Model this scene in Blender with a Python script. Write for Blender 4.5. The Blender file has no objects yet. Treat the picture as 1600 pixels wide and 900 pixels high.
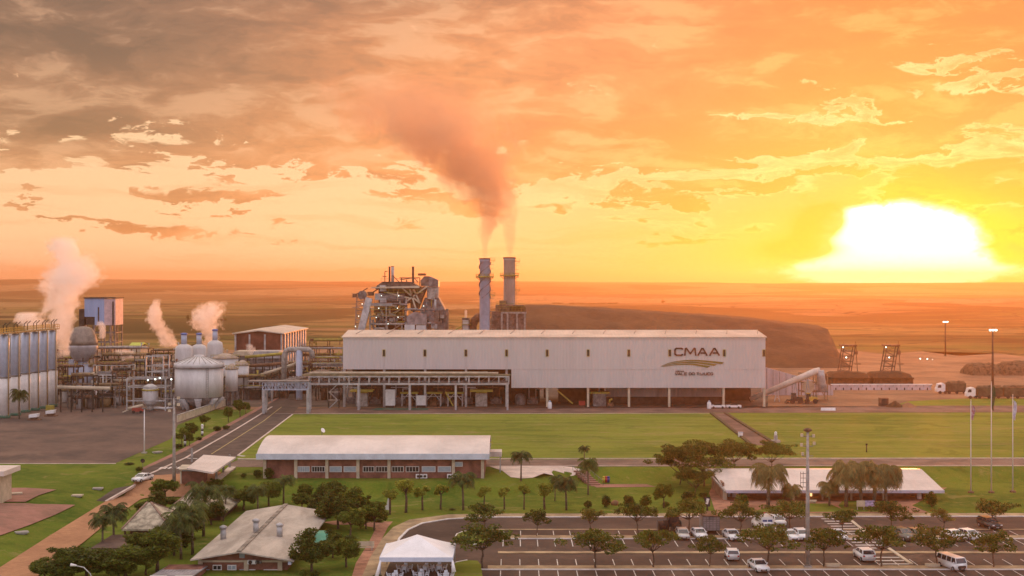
import bpy, bmesh, math, random
from math import sin, cos, pi, radians, sqrt, exp, atan2, tan
R = random.Random(7)
sc = bpy.context.scene
COL = sc.collection
# ---------------------------------------------------------------- camera
F = 2000.0; HOR = 442.0; CZ = 36.0; LOW = -2.1       # focal length in photo pixels, horizon row, camera height, lower terrace
cam = bpy.data.cameras.new('camera'); camo = bpy.data.objects.new('camera', cam); COL.objects.link(camo)
camo.location = (0, 0, CZ); camo.rotation_euler = (radians(90), 0, 0)
cam.sensor_width = 36; cam.lens = 36 * F / 1600; cam.shift_y = -(450 - HOR) / 1600
cam.clip_start = 1; cam.clip_end = 60000
sc.camera = camo
sc.view_settings.view_transform = 'Standard'; sc.view_settings.look = 'None'
sc.view_settings.exposure = 0.0; sc.view_settings.gamma = 1.0
sc.render.engine = 'CYCLES'
cy = sc.cycles
cy.use_denoising = True
try: cy.denoiser = 'OPENIMAGEDENOISE'
except Exception: pass
cy.max_bounces = 8; cy.diffuse_bounces = 3; cy.glossy_bounces = 2; cy.transparent_max_bounces = 24
cy.volume_bounces = 6; cy.volume_step_rate = 1.0; cy.volume_max_steps = 160
cy.sample_clamp_indirect = 6.0
# ---------------------------------------------------------------- node helper
class E:
    def __init__(s, nt, k): s.nt = nt; s.k = k
    def _m(s, op, *a, clamp=False):
        n = s.nt.nodes.new('ShaderNodeMath'); n.operation = op; n.use_clamp = clamp
        for i, v in enumerate((s,) + a):
            if isinstance(v, E): s.nt.links.new(v.k, n.inputs[i])
            else: n.inputs[i].default_value = v
        return E(s.nt, n.outputs[0])
    def __add__(s, o): return s._m('ADD', o)
    __radd__ = __add__
    def __mul__(s, o): return s._m('MULTIPLY', o)
    __rmul__ = __mul__
    def __sub__(s, o): return s._m('SUBTRACT', o)
    def __rsub__(s, o): return (s * -1.0) + o
    def __truediv__(s, o): return s._m('DIVIDE', o)
    def __pow__(s, o): return s._m('POWER', o)
    def max(s, o): return s._m('MAXIMUM', o)
    def min(s, o): return s._m('MINIMUM', o)
    def clamp(s): return s._m('ADD', 0.0, clamp=True)
    def exp(s): return s._m('EXPONENT')
    def sqrt(s): return s._m('SQRT')
    def sin(s): return s._m('SINE')
    def ss(s, a, b):
        n = s.nt.nodes.new('ShaderNodeMapRange'); n.interpolation_type = 'SMOOTHSTEP'
        s.nt.links.new(s.k, n.inputs[0]); n.inputs[1].default_value = a; n.inputs[2].default_value = b
        return E(s.nt, n.outputs[0])
def cmix(nt, fac, a, b, mode='MIX'):
    n = nt.nodes.new('ShaderNodeMix'); n.data_type = 'RGBA'; n.blend_type = mode
    for sock, v in ((n.inputs[0], fac), (n.inputs[6], a), (n.inputs[7], b)):
        if isinstance(v, E): nt.links.new(v.k, sock)
        elif isinstance(v, (int, float)): sock.default_value = v
        else: sock.default_value = (v[0], v[1], v[2], 1)
    return E(nt, n.outputs[2])
def combine(nt, x, y, z):
    n = nt.nodes.new('ShaderNodeCombineXYZ')
    for i, v in enumerate((x, y, z)):
        if isinstance(v, E): nt.links.new(v.k, n.inputs[i])
        else: n.inputs[i].default_value = v
    return E(nt, n.outputs[0])
def sep(nt, v):
    n = nt.nodes.new('ShaderNodeSeparateXYZ'); nt.links.new(v.k, n.inputs[0])
    return [E(nt, n.outputs[i]) for i in range(3)]
def noise(nt, v, scale, detail=4, rough=0.5, dist=0.0, lac=2.0):
    n = nt.nodes.new('ShaderNodeTexNoise'); n.inputs['Scale'].default_value = scale; n.inputs['Detail'].default_value = detail
    n.inputs['Roughness'].default_value = rough; n.inputs['Distortion'].default_value = dist; n.inputs['Lacunarity'].default_value = lac
    if v is not None: nt.links.new(v.k, n.inputs['Vector'])
    return E(nt, n.outputs[0])
# ---------------------------------------------------------------- sky
SUN_AZ = atan2(1400 - 800, F); SUN_EL = math.atan((HOR - 398) / F)
def build_world():
    w = bpy.data.worlds.new('World'); sc.world = w; w.use_nodes = True
    nt = w.node_tree; nt.nodes.clear()
    tc = nt.nodes.new('ShaderNodeTexCoord'); d = E(nt, tc.outputs['Generated'])
    x, y, z = sep(nt, d)
    az = x._m('ARCTAN2', y); el = z._m('ARCSINE')
    def ang(px, py): return math.atan((px - 800) / F), math.atan((HOR - py) / F * cos(math.atan((px - 800) / F)))
    def blob(px, py, sx, sy, rot=0.0, q=None):
        a, e = ang(px, py)
        u = ((q[0] if q else az) - a); v = ((q[1] if q else el) - e)
        if rot:
            u, v = u * cos(rot) + v * sin(rot), v * cos(rot) - u * sin(rot)
        u = u * (F / sx); v = v * (F / sy)
        return ((u * u + v * v) * -1.0).exp()
    right = az.ss(-0.15, 0.32)                 # towards the sun side
    # base vertical gradient
    low = cmix(nt, right, (1.06, 0.74, 0.45), (0.66, 0.22, 0.05))
    mid = cmix(nt, right, (0.97, 0.64, 0.36), (0.72, 0.25, 0.075))
    top = cmix(nt, right, (0.74, 0.30, 0.13), (0.96, 0.27, 0.045))
    c = cmix(nt, el.ss(0.0, 0.09), low, mid)
    c = cmix(nt, el.ss(0.085, 0.17), c, top)
    # cloud field: domain-warped noise in azimuth and elevation, flattened towards the horizon
    W1 = combine(nt, az * 5.0, el * 14.0, 0.0)
    warp = noise(nt, W1, 1.0, 5, 0.6); warp2 = noise(nt, combine(nt, az * 5.0, el * 14.0, 7.7), 1.0, 5, 0.6)
    U = az + (warp - 0.5) * 0.12; V = el + (warp2 - 0.5) * 0.05
    big = noise(nt, combine(nt, U * 4.2, V * 13.0, 2.0), 1.5, 12, 0.58, 0.1)
    n2 = noise(nt, combine(nt, U * 9.0, V * 46.0, 9.1), 1.2, 12, 0.60, 0.1)
    puff = noise(nt, combine(nt, U * 26.0, V * 52.0, 5.0), 1.3, 12, 0.64, 0.2)
    # big masses of cloud as in the photograph
    Q = (az + (warp - 0.5) * 0.10 + (big - 0.5) * 0.16 + (puff - 0.5) * 0.10, el + (warp2 - 0.5) * 0.035 + (n2 - 0.5) * 0.05 + (puff - 0.5) * 0.035)
    wb = lambda *k: blob(*(k if len(k) == 5 else k + (0.0,)), q=Q)
    deck = (wb(950, -30, 760, 185, -0.02) * 1.1 + wb(250, 70, 460, 110) * 0.85 + wb(120, 185, 300, 50) * 0.6
            + wb(1000, 215, 170, 48, -0.06) * 1.0 + wb(1250, 212, 130, 22) * 0.8 + wb(1500, 195, 170, 30, 0.14) * 1.0
            + wb(1110, 290, 130, 18, -0.02) * 1.0 + wb(700, 235, 200, 62) * 0.8 + wb(340, 312, 130, 9) * 0.8
            + wb(1500, 290, 150, 34, 0.1) * 0.8 + wb(560, 150, 200, 80) * 0.5 + wb(30, 308, 50, 9) * 0.8
            + wb(360, 232, 130, 24) * 0.7 + wb(60, 250, 90, 14) * 0.6 + wb(1320, 80, 330, 70) * 0.6 + wb(1255, 268, 90, 6) * 0.8
            + wb(120, 358, 190, 11) * 0.55 + wb(1080, 381, 80, 4) * 0.7 + wb(1050, 313, 60, 4) * 0.8 + wb(220, 365, 130, 6) * 0.4)
    gaps = (wb(235, 212, 75, 16) * 0.75 + wb(640, 60, 50, 24, 0.4) * 1.3 + wb(405, 100, 14, 34) * 0.9 + wb(1250, 180, 250, 10, -0.05) * 1.1 + wb(1530, 128, 150, 15, -0.2) * 0.9
            + wb(850, 222, 75, 26) * 1.1 + wb(1130, 258, 330, 10, 0.10) * 0.9 + wb(1540, 232, 150, 9, 0.05) * 1.1 + wb(1330, 238, 190, 8, 0.06) * 0.8
            + wb(500, 272, 260, 14) * 0.45 + wb(80, 130, 70, 18) * 0.3)
    f = deck * 1.12 + (big - 0.5) * 2.4 + (puff - 0.5) * 1.5 + (n2 - 0.5) * 1.7 - gaps * 0.75 - 0.02
    cover = f.ss(0.32, 0.50)
    lowk = el.ss(0.015, 0.06)
    rim = f.ss(0.14, 0.33) * (1.0 - f.ss(0.36, 0.50)) * lowk
    cream = cmix(nt, right, (1.0, 0.66, 0.38), (1.0, 0.66, 0.28))
    c = cmix(nt, rim * 0.55 * (1.0 - deck.ss(0.9, 1.3)), c, cream)
    fin = noise(nt, combine(nt, U * 40.0, V * 110.0, 21.0), 1.2, 10, 0.62, 0.2)
    c = cmix(nt, (gaps * 1.35).clamp() * (puff.ss(0.36, 0.66) * 0.6 + fin.ss(0.36, 0.62) * 0.4), c, cream)
    cc = cmix(nt, right, (0.66, 0.29, 0.14), (0.76, 0.165, 0.012))
    cc = cmix(nt, (blob(620, 120, 330, 200) * 0.8).clamp(), cc, (0.84, 0.27, 0.075))
    grey = (blob(20, 30, 480, 95, -0.1) * 1.15 + blob(70, 195, 260, 55) * 0.7 + blob(520, -25, 340, 55) * 0.7).clamp()
    cc = cmix(nt, grey * 0.97, cc, (0.20, 0.10, 0.055))
    cc = cmix(nt, (blob(1540, 195, 220, 34, 0.12) + blob(1120, 290, 160, 20) + blob(1000, 215, 230, 48) * 0.8).clamp() * 0.85, cc, (0.58, 0.14, 0.03))
    # relief inside the clouds: lit bellies and shaded hollows at two sizes, thick cores darker than thin edges
    rel = noise(nt, combine(nt, U * 8.0, V * 26.0, 4.0), 1.3, 12, 0.58, 0.2)
    rel2 = noise(nt, combine(nt, U * 20.0, V * 60.0, 14.0), 1.3, 12, 0.60, 0.2)
    rr_ = rel * 0.68 + rel2 * 0.32
    cc = cmix(nt, rr_.ss(0.49, 0.60) * 0.62, cc, cmix(nt, grey * 0.85, cmix(nt, right, (0.98, 0.52, 0.27), (1.0, 0.42, 0.10)), (0.56, 0.31, 0.18)))
    cc = cmix(nt, (1.0 - rr_.ss(0.40, 0.51)) * 0.66, cc, cmix(nt, grey, cmix(nt, right, (0.38, 0.155, 0.075), (0.66, 0.14, 0.01)), (0.085, 0.048, 0.03)))
    c = cmix(nt, cover * 0.97, c, cc)
    # faint streaks low down
    st = noise(nt, combine(nt, U * 4.0, V * 80.0, 1.3), 1.5, 8, 0.6)
    c = cmix(nt, st.ss(0.48, 0.66) * 0.34 * (1.0 - el.ss(0.07, 0.12)), c, cmix(nt, right, (0.80, 0.40, 0.19), (0.80, 0.27, 0.07)))
    # the sun, its glow and the cloud bits lit round it
    glow = blob(1405, 395, 260, 80)
    c = cmix(nt, (glow * 0.25).clamp(), c, (1.0, 0.44, 0.05))
    yel = (blob(1400, 412, 165, 38) * 1.4 + blob(1510, 335, 150, 32, -0.3) * 0.7 + blob(1580, 425, 110, 22) * 0.9) * puff.ss(0.26, 0.48)
    c = cmix(nt, yel.clamp() * 0.85, c, (1.0, 0.55, 0.0))
    brk = puff.ss(0.52, 0.62) * blob(1480, 320, 190, 50, -0.2)
    c = cmix(nt, (brk * 1.5).clamp() * 0.9, c, (0.85, 0.24, 0.01))
    core = blob(1405, 388, 92, 50) * 2.8 + blob(1400, 425, 160, 17) * 1.7 + blob(1355, 338, 50, 15) * 0.9 + blob(1450, 360, 50, 20) * 0.7
    core = core * (puff * 2.6 - 0.3)
    c = cmix(nt, core.ss(0.30, 1.05), c, (2.6, 2.3, 1.9))
    dk = blob(1270, 356, 34, 26, 0.8) + blob(1248, 390, 48, 13) + blob(1296, 340, 20, 20)
    c = cmix(nt, (dk * 2.2 * puff.ss(0.28, 0.5)).clamp() * 0.93, c, (0.62, 0.20, 0.02))
    # unseen sky overhead and behind: pale, with brightness added to lift the foreground
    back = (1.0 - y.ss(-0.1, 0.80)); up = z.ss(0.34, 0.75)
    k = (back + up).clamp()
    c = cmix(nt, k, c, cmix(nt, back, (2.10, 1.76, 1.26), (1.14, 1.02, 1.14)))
    sky = nt.nodes.new('ShaderNodeTexSky'); sky.sky_type = 'NISHITA'; sky.sun_disc = False
    sky.sun_elevation = SUN_EL; sky.sun_rotation = SUN_AZ; sky.altitude = 700; sky.dust_density = 2.0
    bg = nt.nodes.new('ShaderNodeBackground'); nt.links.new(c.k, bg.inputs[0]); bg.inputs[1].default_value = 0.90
    bg2 = nt.nodes.new('ShaderNodeBackground'); nt.links.new(sky.outputs[0], bg2.inputs[0]); bg2.inputs[1].default_value = 0.05
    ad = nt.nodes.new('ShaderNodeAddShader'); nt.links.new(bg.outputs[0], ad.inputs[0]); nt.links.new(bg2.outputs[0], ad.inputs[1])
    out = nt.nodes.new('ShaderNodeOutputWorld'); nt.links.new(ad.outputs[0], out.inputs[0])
    w.cycles.sampling_method = 'MANUAL'; w.cycles.sample_map_resolution = 512
build_world()
sun = bpy.data.lights.new('sun', 'SUN'); suno = bpy.data.objects.new('sun', sun); COL.objects.link(suno)
sun.energy = 4.2; sun.angle = radians(1.0); sun.color = (1.0, 0.30, 0.07)
suno.location = (300, 900, 120)
suno.rotation_euler = (radians(90) - SUN_EL * 1.0, 0, pi - SUN_AZ)
# the lamp shines along its -Z: turn it so that light travels from the sun's place towards the camera
from mathutils import Vector, Matrix, noise as mn
_d = Vector((sin(SUN_AZ) * cos(SUN_EL), cos(SUN_AZ) * cos(SUN_EL), sin(SUN_EL)))
suno.rotation_euler = _d.to_track_quat('Z', 'Y').to_euler()
# ---------------------------------------------------------------- ground height and pixel helpers
def sm(a, b, v):
    t = max(0.0, min(1.0, (v - a) / (b - a))); return t * t * (3 - 2 * t)
def lerp(a, b, t): return a + (b - a) * t
def bank(X):
    t = sm(0, 12, X)
    yb = lerp(776, 753, t); yt = lerp(753, 730, t)
    return (CZ - LOW) * F / (yb - HOR), CZ * F / (yt - HOR)
def hn(X, Y):
    a, b = bank(X)
    t = max(0.0, min(1.0, (Y - a) / (b - a)))
    return LOW * (1 - t) * sm(-80, -66, X)
def gp(x, y, off=0.0):
    z = 0.0
    for _ in range(14):
        Y = (CZ - z) * F / (y - HOR); X = (x - 800) / F * Y
        z = z * 0.5 + hn(X, Y) * 0.5
    return Vector((X, Y, z + off))
def low(x, y):           # a point on the lower terrace
    Y = (CZ - LOW) * F / (y - HOR); return Vector(((x - 800) / F * Y, Y, LOW))
def pt(x, y, Y): return Vector(((x - 800) / F * Y, Y, CZ - (y - HOR) / F * Y))
def Xp(x, Y): return (x - 800) / F * Y
def Zp(y, Y): return CZ - (y - HOR) / F * Y
def Yg(y, z=0.0): return (CZ - z) * F / (y - HOR)
# ---------------------------------------------------------------- mesh builder
class MB:
    def __init__(s): s.v = []; s.f = []; s.smooth = set()
    def add(s, vs, fs, smooth=False):
        o = len(s.v); s.v += [tuple(p) for p in vs]
        for f in fs:
            if smooth: s.smooth.add(len(s.f))
            s.f.append(tuple(i + o for i in f))
        return s
    def box(s, x0, x1, y0, y1, z0, z1):
        x0, x1 = min(x0, x1), max(x0, x1); y0, y1 = min(y0, y1), max(y0, y1); z0, z1 = min(z0, z1), max(z0, z1)
        return s.add([(x0,y0,z0),(x1,y0,z0),(x1,y1,z0),(x0,y1,z0),(x0,y0,z1),(x1,y0,z1),(x1,y1,z1),(x0,y1,z1)],
            [(0,3,2,1),(4,5,6,7),(0,1,5,4),(1,2,6,5),(2,3,7,6),(3,0,4,7)])
    def bar(s, a, b, w, h=None):        # square bar between two points
        a = Vector(a); b = Vector(b); h = h or w; d = (b - a).normalized()
        up = Vector((0,0,1)) if abs(d.z) < 0.95 else Vector((0,1,0))
        u = d.cross(up).normalized() * w / 2; v = u.cross(d).normalized() * h / 2
        vs = [a-u-v, a+u-v, a+u+v, a-u+v, b-u-v, b+u-v, b+u+v, b-u+v]
        return s.add(vs, [(0,1,2,3),(7,6,5,4),(0,4,5,1),(1,5,6,2),(2,6,7,3),(3,7,4,0)])
    def tube(s, pts, rad, n=10, cap=True):
        pts = [Vector(p) for p in pts]
        if not isinstance(rad, (list, tuple)): rad = [rad] * len(pts)
        vs = []; fs = []
        ref = None
        for i, p in enumerate(pts):
            d = (pts[min(i+1, len(pts)-1)] - pts[max(i-1, 0)]).normalized()
            if ref is None:
                ref = Vector((1,0,0)) if abs(d.x) < 0.9 else Vector((0,1,0))
            u = (ref - d * ref.dot(d)).normalized(); ref = u; w = d.cross(u)
            for k in range(n):
                a = 2*pi*k/n; vs.append(p + (u*cos(a) + w*sin(a)) * rad[i])
        for i in range(len(pts)-1):
            for k in range(n):
                k2 = (k+1) % n; fs.append((i*n+k, i*n+k2, (i+1)*n+k2, (i+1)*n+k))
        s.add(vs, fs, smooth=True)
        if cap:
            o = len(s.v) - len(vs)
            s.f.append(tuple(o + k for k in reversed(range(n)))); s.f.append(tuple(o + (len(pts)-1)*n + k for k in range(n)))
        return s
    def cyl(s, x, y, z0, z1, r, r2=None, n=20): return s.tube([(x,y,z0),(x,y,z1)], [r, r if r2 is None else r2], n)
    def lathe(s, prof, cx=0, cy=0, n=28):   # prof: (r, z) from bottom to top
        vs = []; fs = []
        for r, z in prof:
            for k in range(n):
                a = 2*pi*k/n; vs.append((cx + r*cos(a), cy + r*sin(a), z))
        for i in range(len(prof)-1):
            for k in range(n):
                k2 = (k+1) % n; fs.append((i*n+k, i*n+k2, (i+1)*n+k2, (i+1)*n+k))
        s.add(vs, fs, smooth=True); o = len(s.v) - len(vs)
        s.f.append(tuple(o + k for k in reversed(range(n)))); s.f.append(tuple(o + (len(prof)-1)*n + k for k in range(n)))
        return s
    def prism_xz(s, poly, y0, y1):      # outline in X,Z (counter-clockwise seen from -Y), thickness along Y
        n = len(poly)
        vs = [(x, y0, z) for x, z in poly] + [(x, y1, z) for x, z in poly]
        fs = [tuple(range(n)), tuple(reversed(range(n, 2*n)))] + [(i, i+n, (i+1) % n + n, (i+1) % n) for i in range(n)]
        return s.add(vs, fs)
    def prism_xy(s, poly, z0, z1):
        n = len(poly)
        vs = [(x, y, z0) for x, y in poly] + [(x, y, z1) for x, y in poly]
        fs = [tuple(reversed(range(n))), tuple(range(n, 2*n))] + [(i, (i+1) % n, (i+1) % n + n, i+n) for i in range(n)]
        return s.add(vs, fs)
    def prism_yz(s, poly, x0, x1):
        n = len(poly)
        vs = [(x0, y, z) for y, z in poly] + [(x1, y, z) for y, z in poly]
        fs = [tuple(reversed(range(n))), tuple(range(n, 2*n))] + [(i, (i+1) % n, (i+1) % n + n, i+n) for i in range(n)]
        return s.add(vs, fs)
    def ball(s, c, r, rz=None, n=10, m=7):
        rz = rz or r; prof = [(max(1e-3, r*sin(pi*i/m)), c[2] - rz*cos(pi*i/m)) for i in range(m+1)]
        return s.lathe(prof, c[0], c[1], n)
def link(name, data, parent=None, loc=(0,0,0), rz=0.0):
    o = bpy.data.objects.new(name, data); COL.objects.link(o); o.parent = parent; o.location = loc; o.rotation_euler = (0,0,rz); return o
def part(name, mb, m, parent=None, loc=(0,0,0), rz=0.0, fix=False):
    me = bpy.data.meshes.new(name); me.from_pydata(mb.v, [], mb.f)
    if mb.smooth:
        fl = [False] * len(mb.f)
        for i in mb.smooth: fl[i] = True
        me.polygons.foreach_set('use_smooth', fl)
    if fix:
        b = bmesh.new(); b.from_mesh(me); bmesh.ops.recalc_face_normals(b, faces=b.faces); b.to_mesh(me); b.free()
    me.materials.append(m); me.update()
    return link(name, me, parent, loc, rz)
def tag(o, label=None, cat=None, group=None, kind=None):
    if label: o['label'] = label
    if cat: o['category'] = cat
    if group: o['group'] = group
    if kind: o['kind'] = kind
    return o
def thing(name, label, cat, loc=(0,0,0), rz=0.0, group=None):
    return tag(link(name, None, None, loc, rz), label, cat, group)
def single(name, mb, m, label, cat, loc=(0,0,0), rz=0.0, group=None):
    return tag(part(name, mb, m, None, loc, rz), label, cat, group)
def kids(o): return [c for c in COL.objects if c.parent == o]
_tree = {}
def dup(root, loc, rz=0.0, label=None, group=None, scale=None):
    if root not in _tree: _tree[root] = [(c, kids(c)) for c in kids(root)]
    r = root.copy(); COL.objects.link(r); r.location = loc; r.rotation_euler = (0,0,rz)
    if scale: r.scale = scale if isinstance(scale, tuple) else (scale,)*3
    if label: r['label'] = label
    if group: r['group'] = group
    for c, gs in _tree[root]:
        d = c.copy(); COL.objects.link(d); d.parent = r
        for g in gs:
            e = g.copy(); COL.objects.link(e); e.parent = d
    return r
# ---------------------------------------------------------------- materials
MATS = {}
def mat(name, col, rough=0.8, var=0.18, scale=0.6, metal=0.0, bump=0.0, bscale=8.0, col2=None, aniso=None, spec=0.4, ribs=None, coord='Object', emit=None, detail=6):
    if name in MATS: return MATS[name]
    m = bpy.data.materials.new(name); m.use_nodes = True; nt = m.node_tree
    b = nt.nodes['Principled BSDF']; b.inputs['Roughness'].default_value = rough; b.inputs['Metallic'].default_value = metal
    b.inputs['Specular IOR Level'].default_value = spec
    tc = nt.nodes.new('ShaderNodeTexCoord'); v = E(nt, tc.outputs[coord])
    if aniso:
        mp = nt.nodes.new('ShaderNodeMapping'); mp.inputs['Scale'].default_value = aniso; nt.links.new(v.k, mp.inputs[0]); v = E(nt, mp.outputs[0])
    n = noise(nt, v, scale, detail, 0.6, 0.3)
    c2 = col2 or tuple(max(0.0, q * (1 - var * 2.2)) for q in col)
    c1 = col if col2 else tuple(q * (1 + var * 0.6) for q in col)
    c = cmix(nt, n.ss(0.3, 0.7), c2, c1)
    n2 = noise(nt, v, scale * 9, 3, 0.6)
    c = cmix(nt, var * 0.9, c, cmix(nt, n2.ss(0.3, 0.7), (0.35, 0.33, 0.3), (1.1, 1.1, 1.1)), 'MULTIPLY')
    nt.links.new(c.k, b.inputs['Base Color'])
    h = None
    if ribs:
        axis, freq, amp = ribs
        tc2 = nt.nodes.new('ShaderNodeTexCoord'); q = sep(nt, E(nt, tc2.outputs['Object']))['XYZ'.index(axis)]
        h = (q * (freq * 2 * pi)).sin() * amp
    if bump:
        hb = noise(nt, v, bscale, 5, 0.6) * bump
        h = hb if h is None else h + hb
    if h is not None:
        bp = nt.nodes.new('ShaderNodeBump'); bp.inputs['Strength'].default_value = 1.0; bp.inputs['Distance'].default_value = 1.0
        nt.links.new(h.k, bp.inputs['Height']); nt.links.new(bp.outputs[0], b.inputs['Normal'])
    if emit:
        b.inputs['Emission Color'].default_value = (*emit[0], 1); b.inputs['Emission Strength'].default_value = emit[1]
    MATS[name] = m; return m
def leafmat(name, dark, light, trans=0.35):
    m = bpy.data.materials.new(name); m.use_nodes = True; nt = m.node_tree
    b = nt.nodes['Principled BSDF']; b.inputs['Roughness'].default_value = 0.55; b.inputs['Specular IOR Level'].default_value = 0.3
    g = nt.nodes.new('ShaderNodeNewGeometry'); ri = E(nt, g.outputs['Random Per Island'])
    tc = nt.nodes.new('ShaderNodeTexCoord'); oi = nt.nodes.new('ShaderNodeObjectInfo')
    n = noise(nt, E(nt, tc.outputs['Object']), 1.1, 3, 0.6)
    t = (n.ss(0.38, 0.66) * 0.55 + ri * ri * 0.6 + (E(nt, oi.outputs['Random']) - 0.5) * 0.35).clamp()
    c = cmix(nt, t, dark, light); nt.links.new(c.k, b.inputs['Base Color'])
    tr = nt.nodes.new('ShaderNodeBsdfTranslucent'); nt.links.new(cmix(nt, 0.5, c, (light[0]*1.5, light[1]*1.3, light[2]*0.6)).k, tr.inputs[0])
    mx = nt.nodes.new('ShaderNodeMixShader'); mx.inputs[0].default_value = trans
    nt.links.new(b.outputs[0], mx.inputs[1]); nt.links.new(tr.outputs[0], mx.inputs[2])
    nt.links.new(mx.outputs[0], nt.nodes['Material Output'].inputs[0]); return m
def glass_mat(name, col, rough=0.08):
    m = bpy.data.materials.new(name); m.use_nodes = True; b = m.node_tree.nodes['Principled BSDF']
    nt = m.node_tree; tc = nt.nodes.new('ShaderNodeTexCoord')
    n = noise(nt, E(nt, tc.outputs['Object']), 1.5, 2)
    nt.links.new(cmix(nt, n, col, tuple(q * 1.6 for q in col)).k, b.inputs['Base Color'])
    b.inputs['Roughness'].default_value = rough; b.inputs['Specular IOR Level'].default_value = 0.8; return m
white = mat('white_paint', (0.78, 0.76, 0.74), 0.5, 0.08)
steel = mat('pale_steel', (0.46, 0.45, 0.44), 0.5, 0.18, 0.5, metal=0.25)
bluesteel = mat('blue_grey_cladding', (0.42, 0.47, 0.58), 0.5, 0.10, 0.3)
greysteel = mat('grey_steel', (0.24, 0.22, 0.21), 0.6, 0.3, 0.6, metal=0.2)
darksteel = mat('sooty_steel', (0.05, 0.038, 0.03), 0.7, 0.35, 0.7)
rust = mat('rusty_steel', (0.22, 0.11, 0.06), 0.8, 0.3, 0.9)
yellow = mat('yellow_paint', (0.42, 0.34, 0.06), 0.6, 0.2)
tankpaint = mat('tank_paint', (0.62, 0.60, 0.58), 0.5, 0.10, 0.35, aniso=(1, 1, 0.25))
brick = mat('red_brick', (0.27, 0.115, 0.08), 0.85, 0.22, 0.5, bump=0.01, bscale=6)
brickpale = mat('pale_brick', (0.36, 0.20, 0.13), 0.85, 0.2, 0.7)
creampost = mat('cream_concrete', (0.56, 0.47, 0.34), 0.8, 0.12)
concrete = mat('concrete', (0.40, 0.37, 0.33), 0.85, 0.2, 0.9)
roofwhite = mat('white_sheet_roof', (0.66, 0.57, 0.51), 0.5, 0.10, 0.12, ribs=('X', 0.9, 0.02))
roofgrey = mat('weathered_fibre_roof', (0.46, 0.40, 0.33), 0.8, 0.16, 0.35, bump=0.03, bscale=2, aniso=(1, 0.35, 1))
shadegreen = mat('green_paint', (0.05, 0.14, 0.09), 0.7, 0.15)
glassd = glass_mat('dark_glass', (0.02, 0.025, 0.03))
glassl = glass_mat('pale_glass', (0.25, 0.30, 0.34), 0.2)
tyre = mat('tyre_rubber', (0.02, 0.02, 0.02), 0.8, 0.1)
bark = mat('bark', (0.13, 0.085, 0.055), 0.9, 0.25, 2.0)
palmbark = mat('palm_bark', (0.20, 0.15, 0.105), 0.9, 0.25, 2.0)
# ================================================================ THE LAND
def far_h(X, Y):
    """gently rolling country beyond the plant, closed by a low ridge"""
    if Y < 560: return 0.0
    a = X / max(Y, 1)
    t = sm(560, 1500, Y)
    z = -9 * t
    z += t * (7.0 + 9.0 * sm(1500, 3000, Y)) * mn.noise(Vector((X / 1100.0, Y / 800.0, 0.3))) + t * 3.0 * mn.noise(Vector((X / 300.0, Y / 350.0, 5.3)))
    z += sm(1700, 2600, Y) * (1 - sm(2600, 3000, Y)) * (5 + 3 * mn.noise(Vector((X / 500.0, 1.0, 2.0)))) * sm(-0.2, 0.05, a)
    r = lerp(36 + 7500 * 5.5 / F, 36 + 7500 * 1.5 / F, sm(-0.32, -0.05, a)); r = lerp(r, 36 - 2, sm(0.0, 0.25, a))
    z += sm(4200, 7500, Y) * (r + 8)
    if Y > 6000: z += 2.5 * mn.noise(Vector((X / 260.0, 4.0, 2.0))) + 1.2 * mn.noise(Vector((X / 70.0, 8.0, 2.0)))
    if Y > 8200: z -= (Y - 8200) * 0.03
    return z
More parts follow.
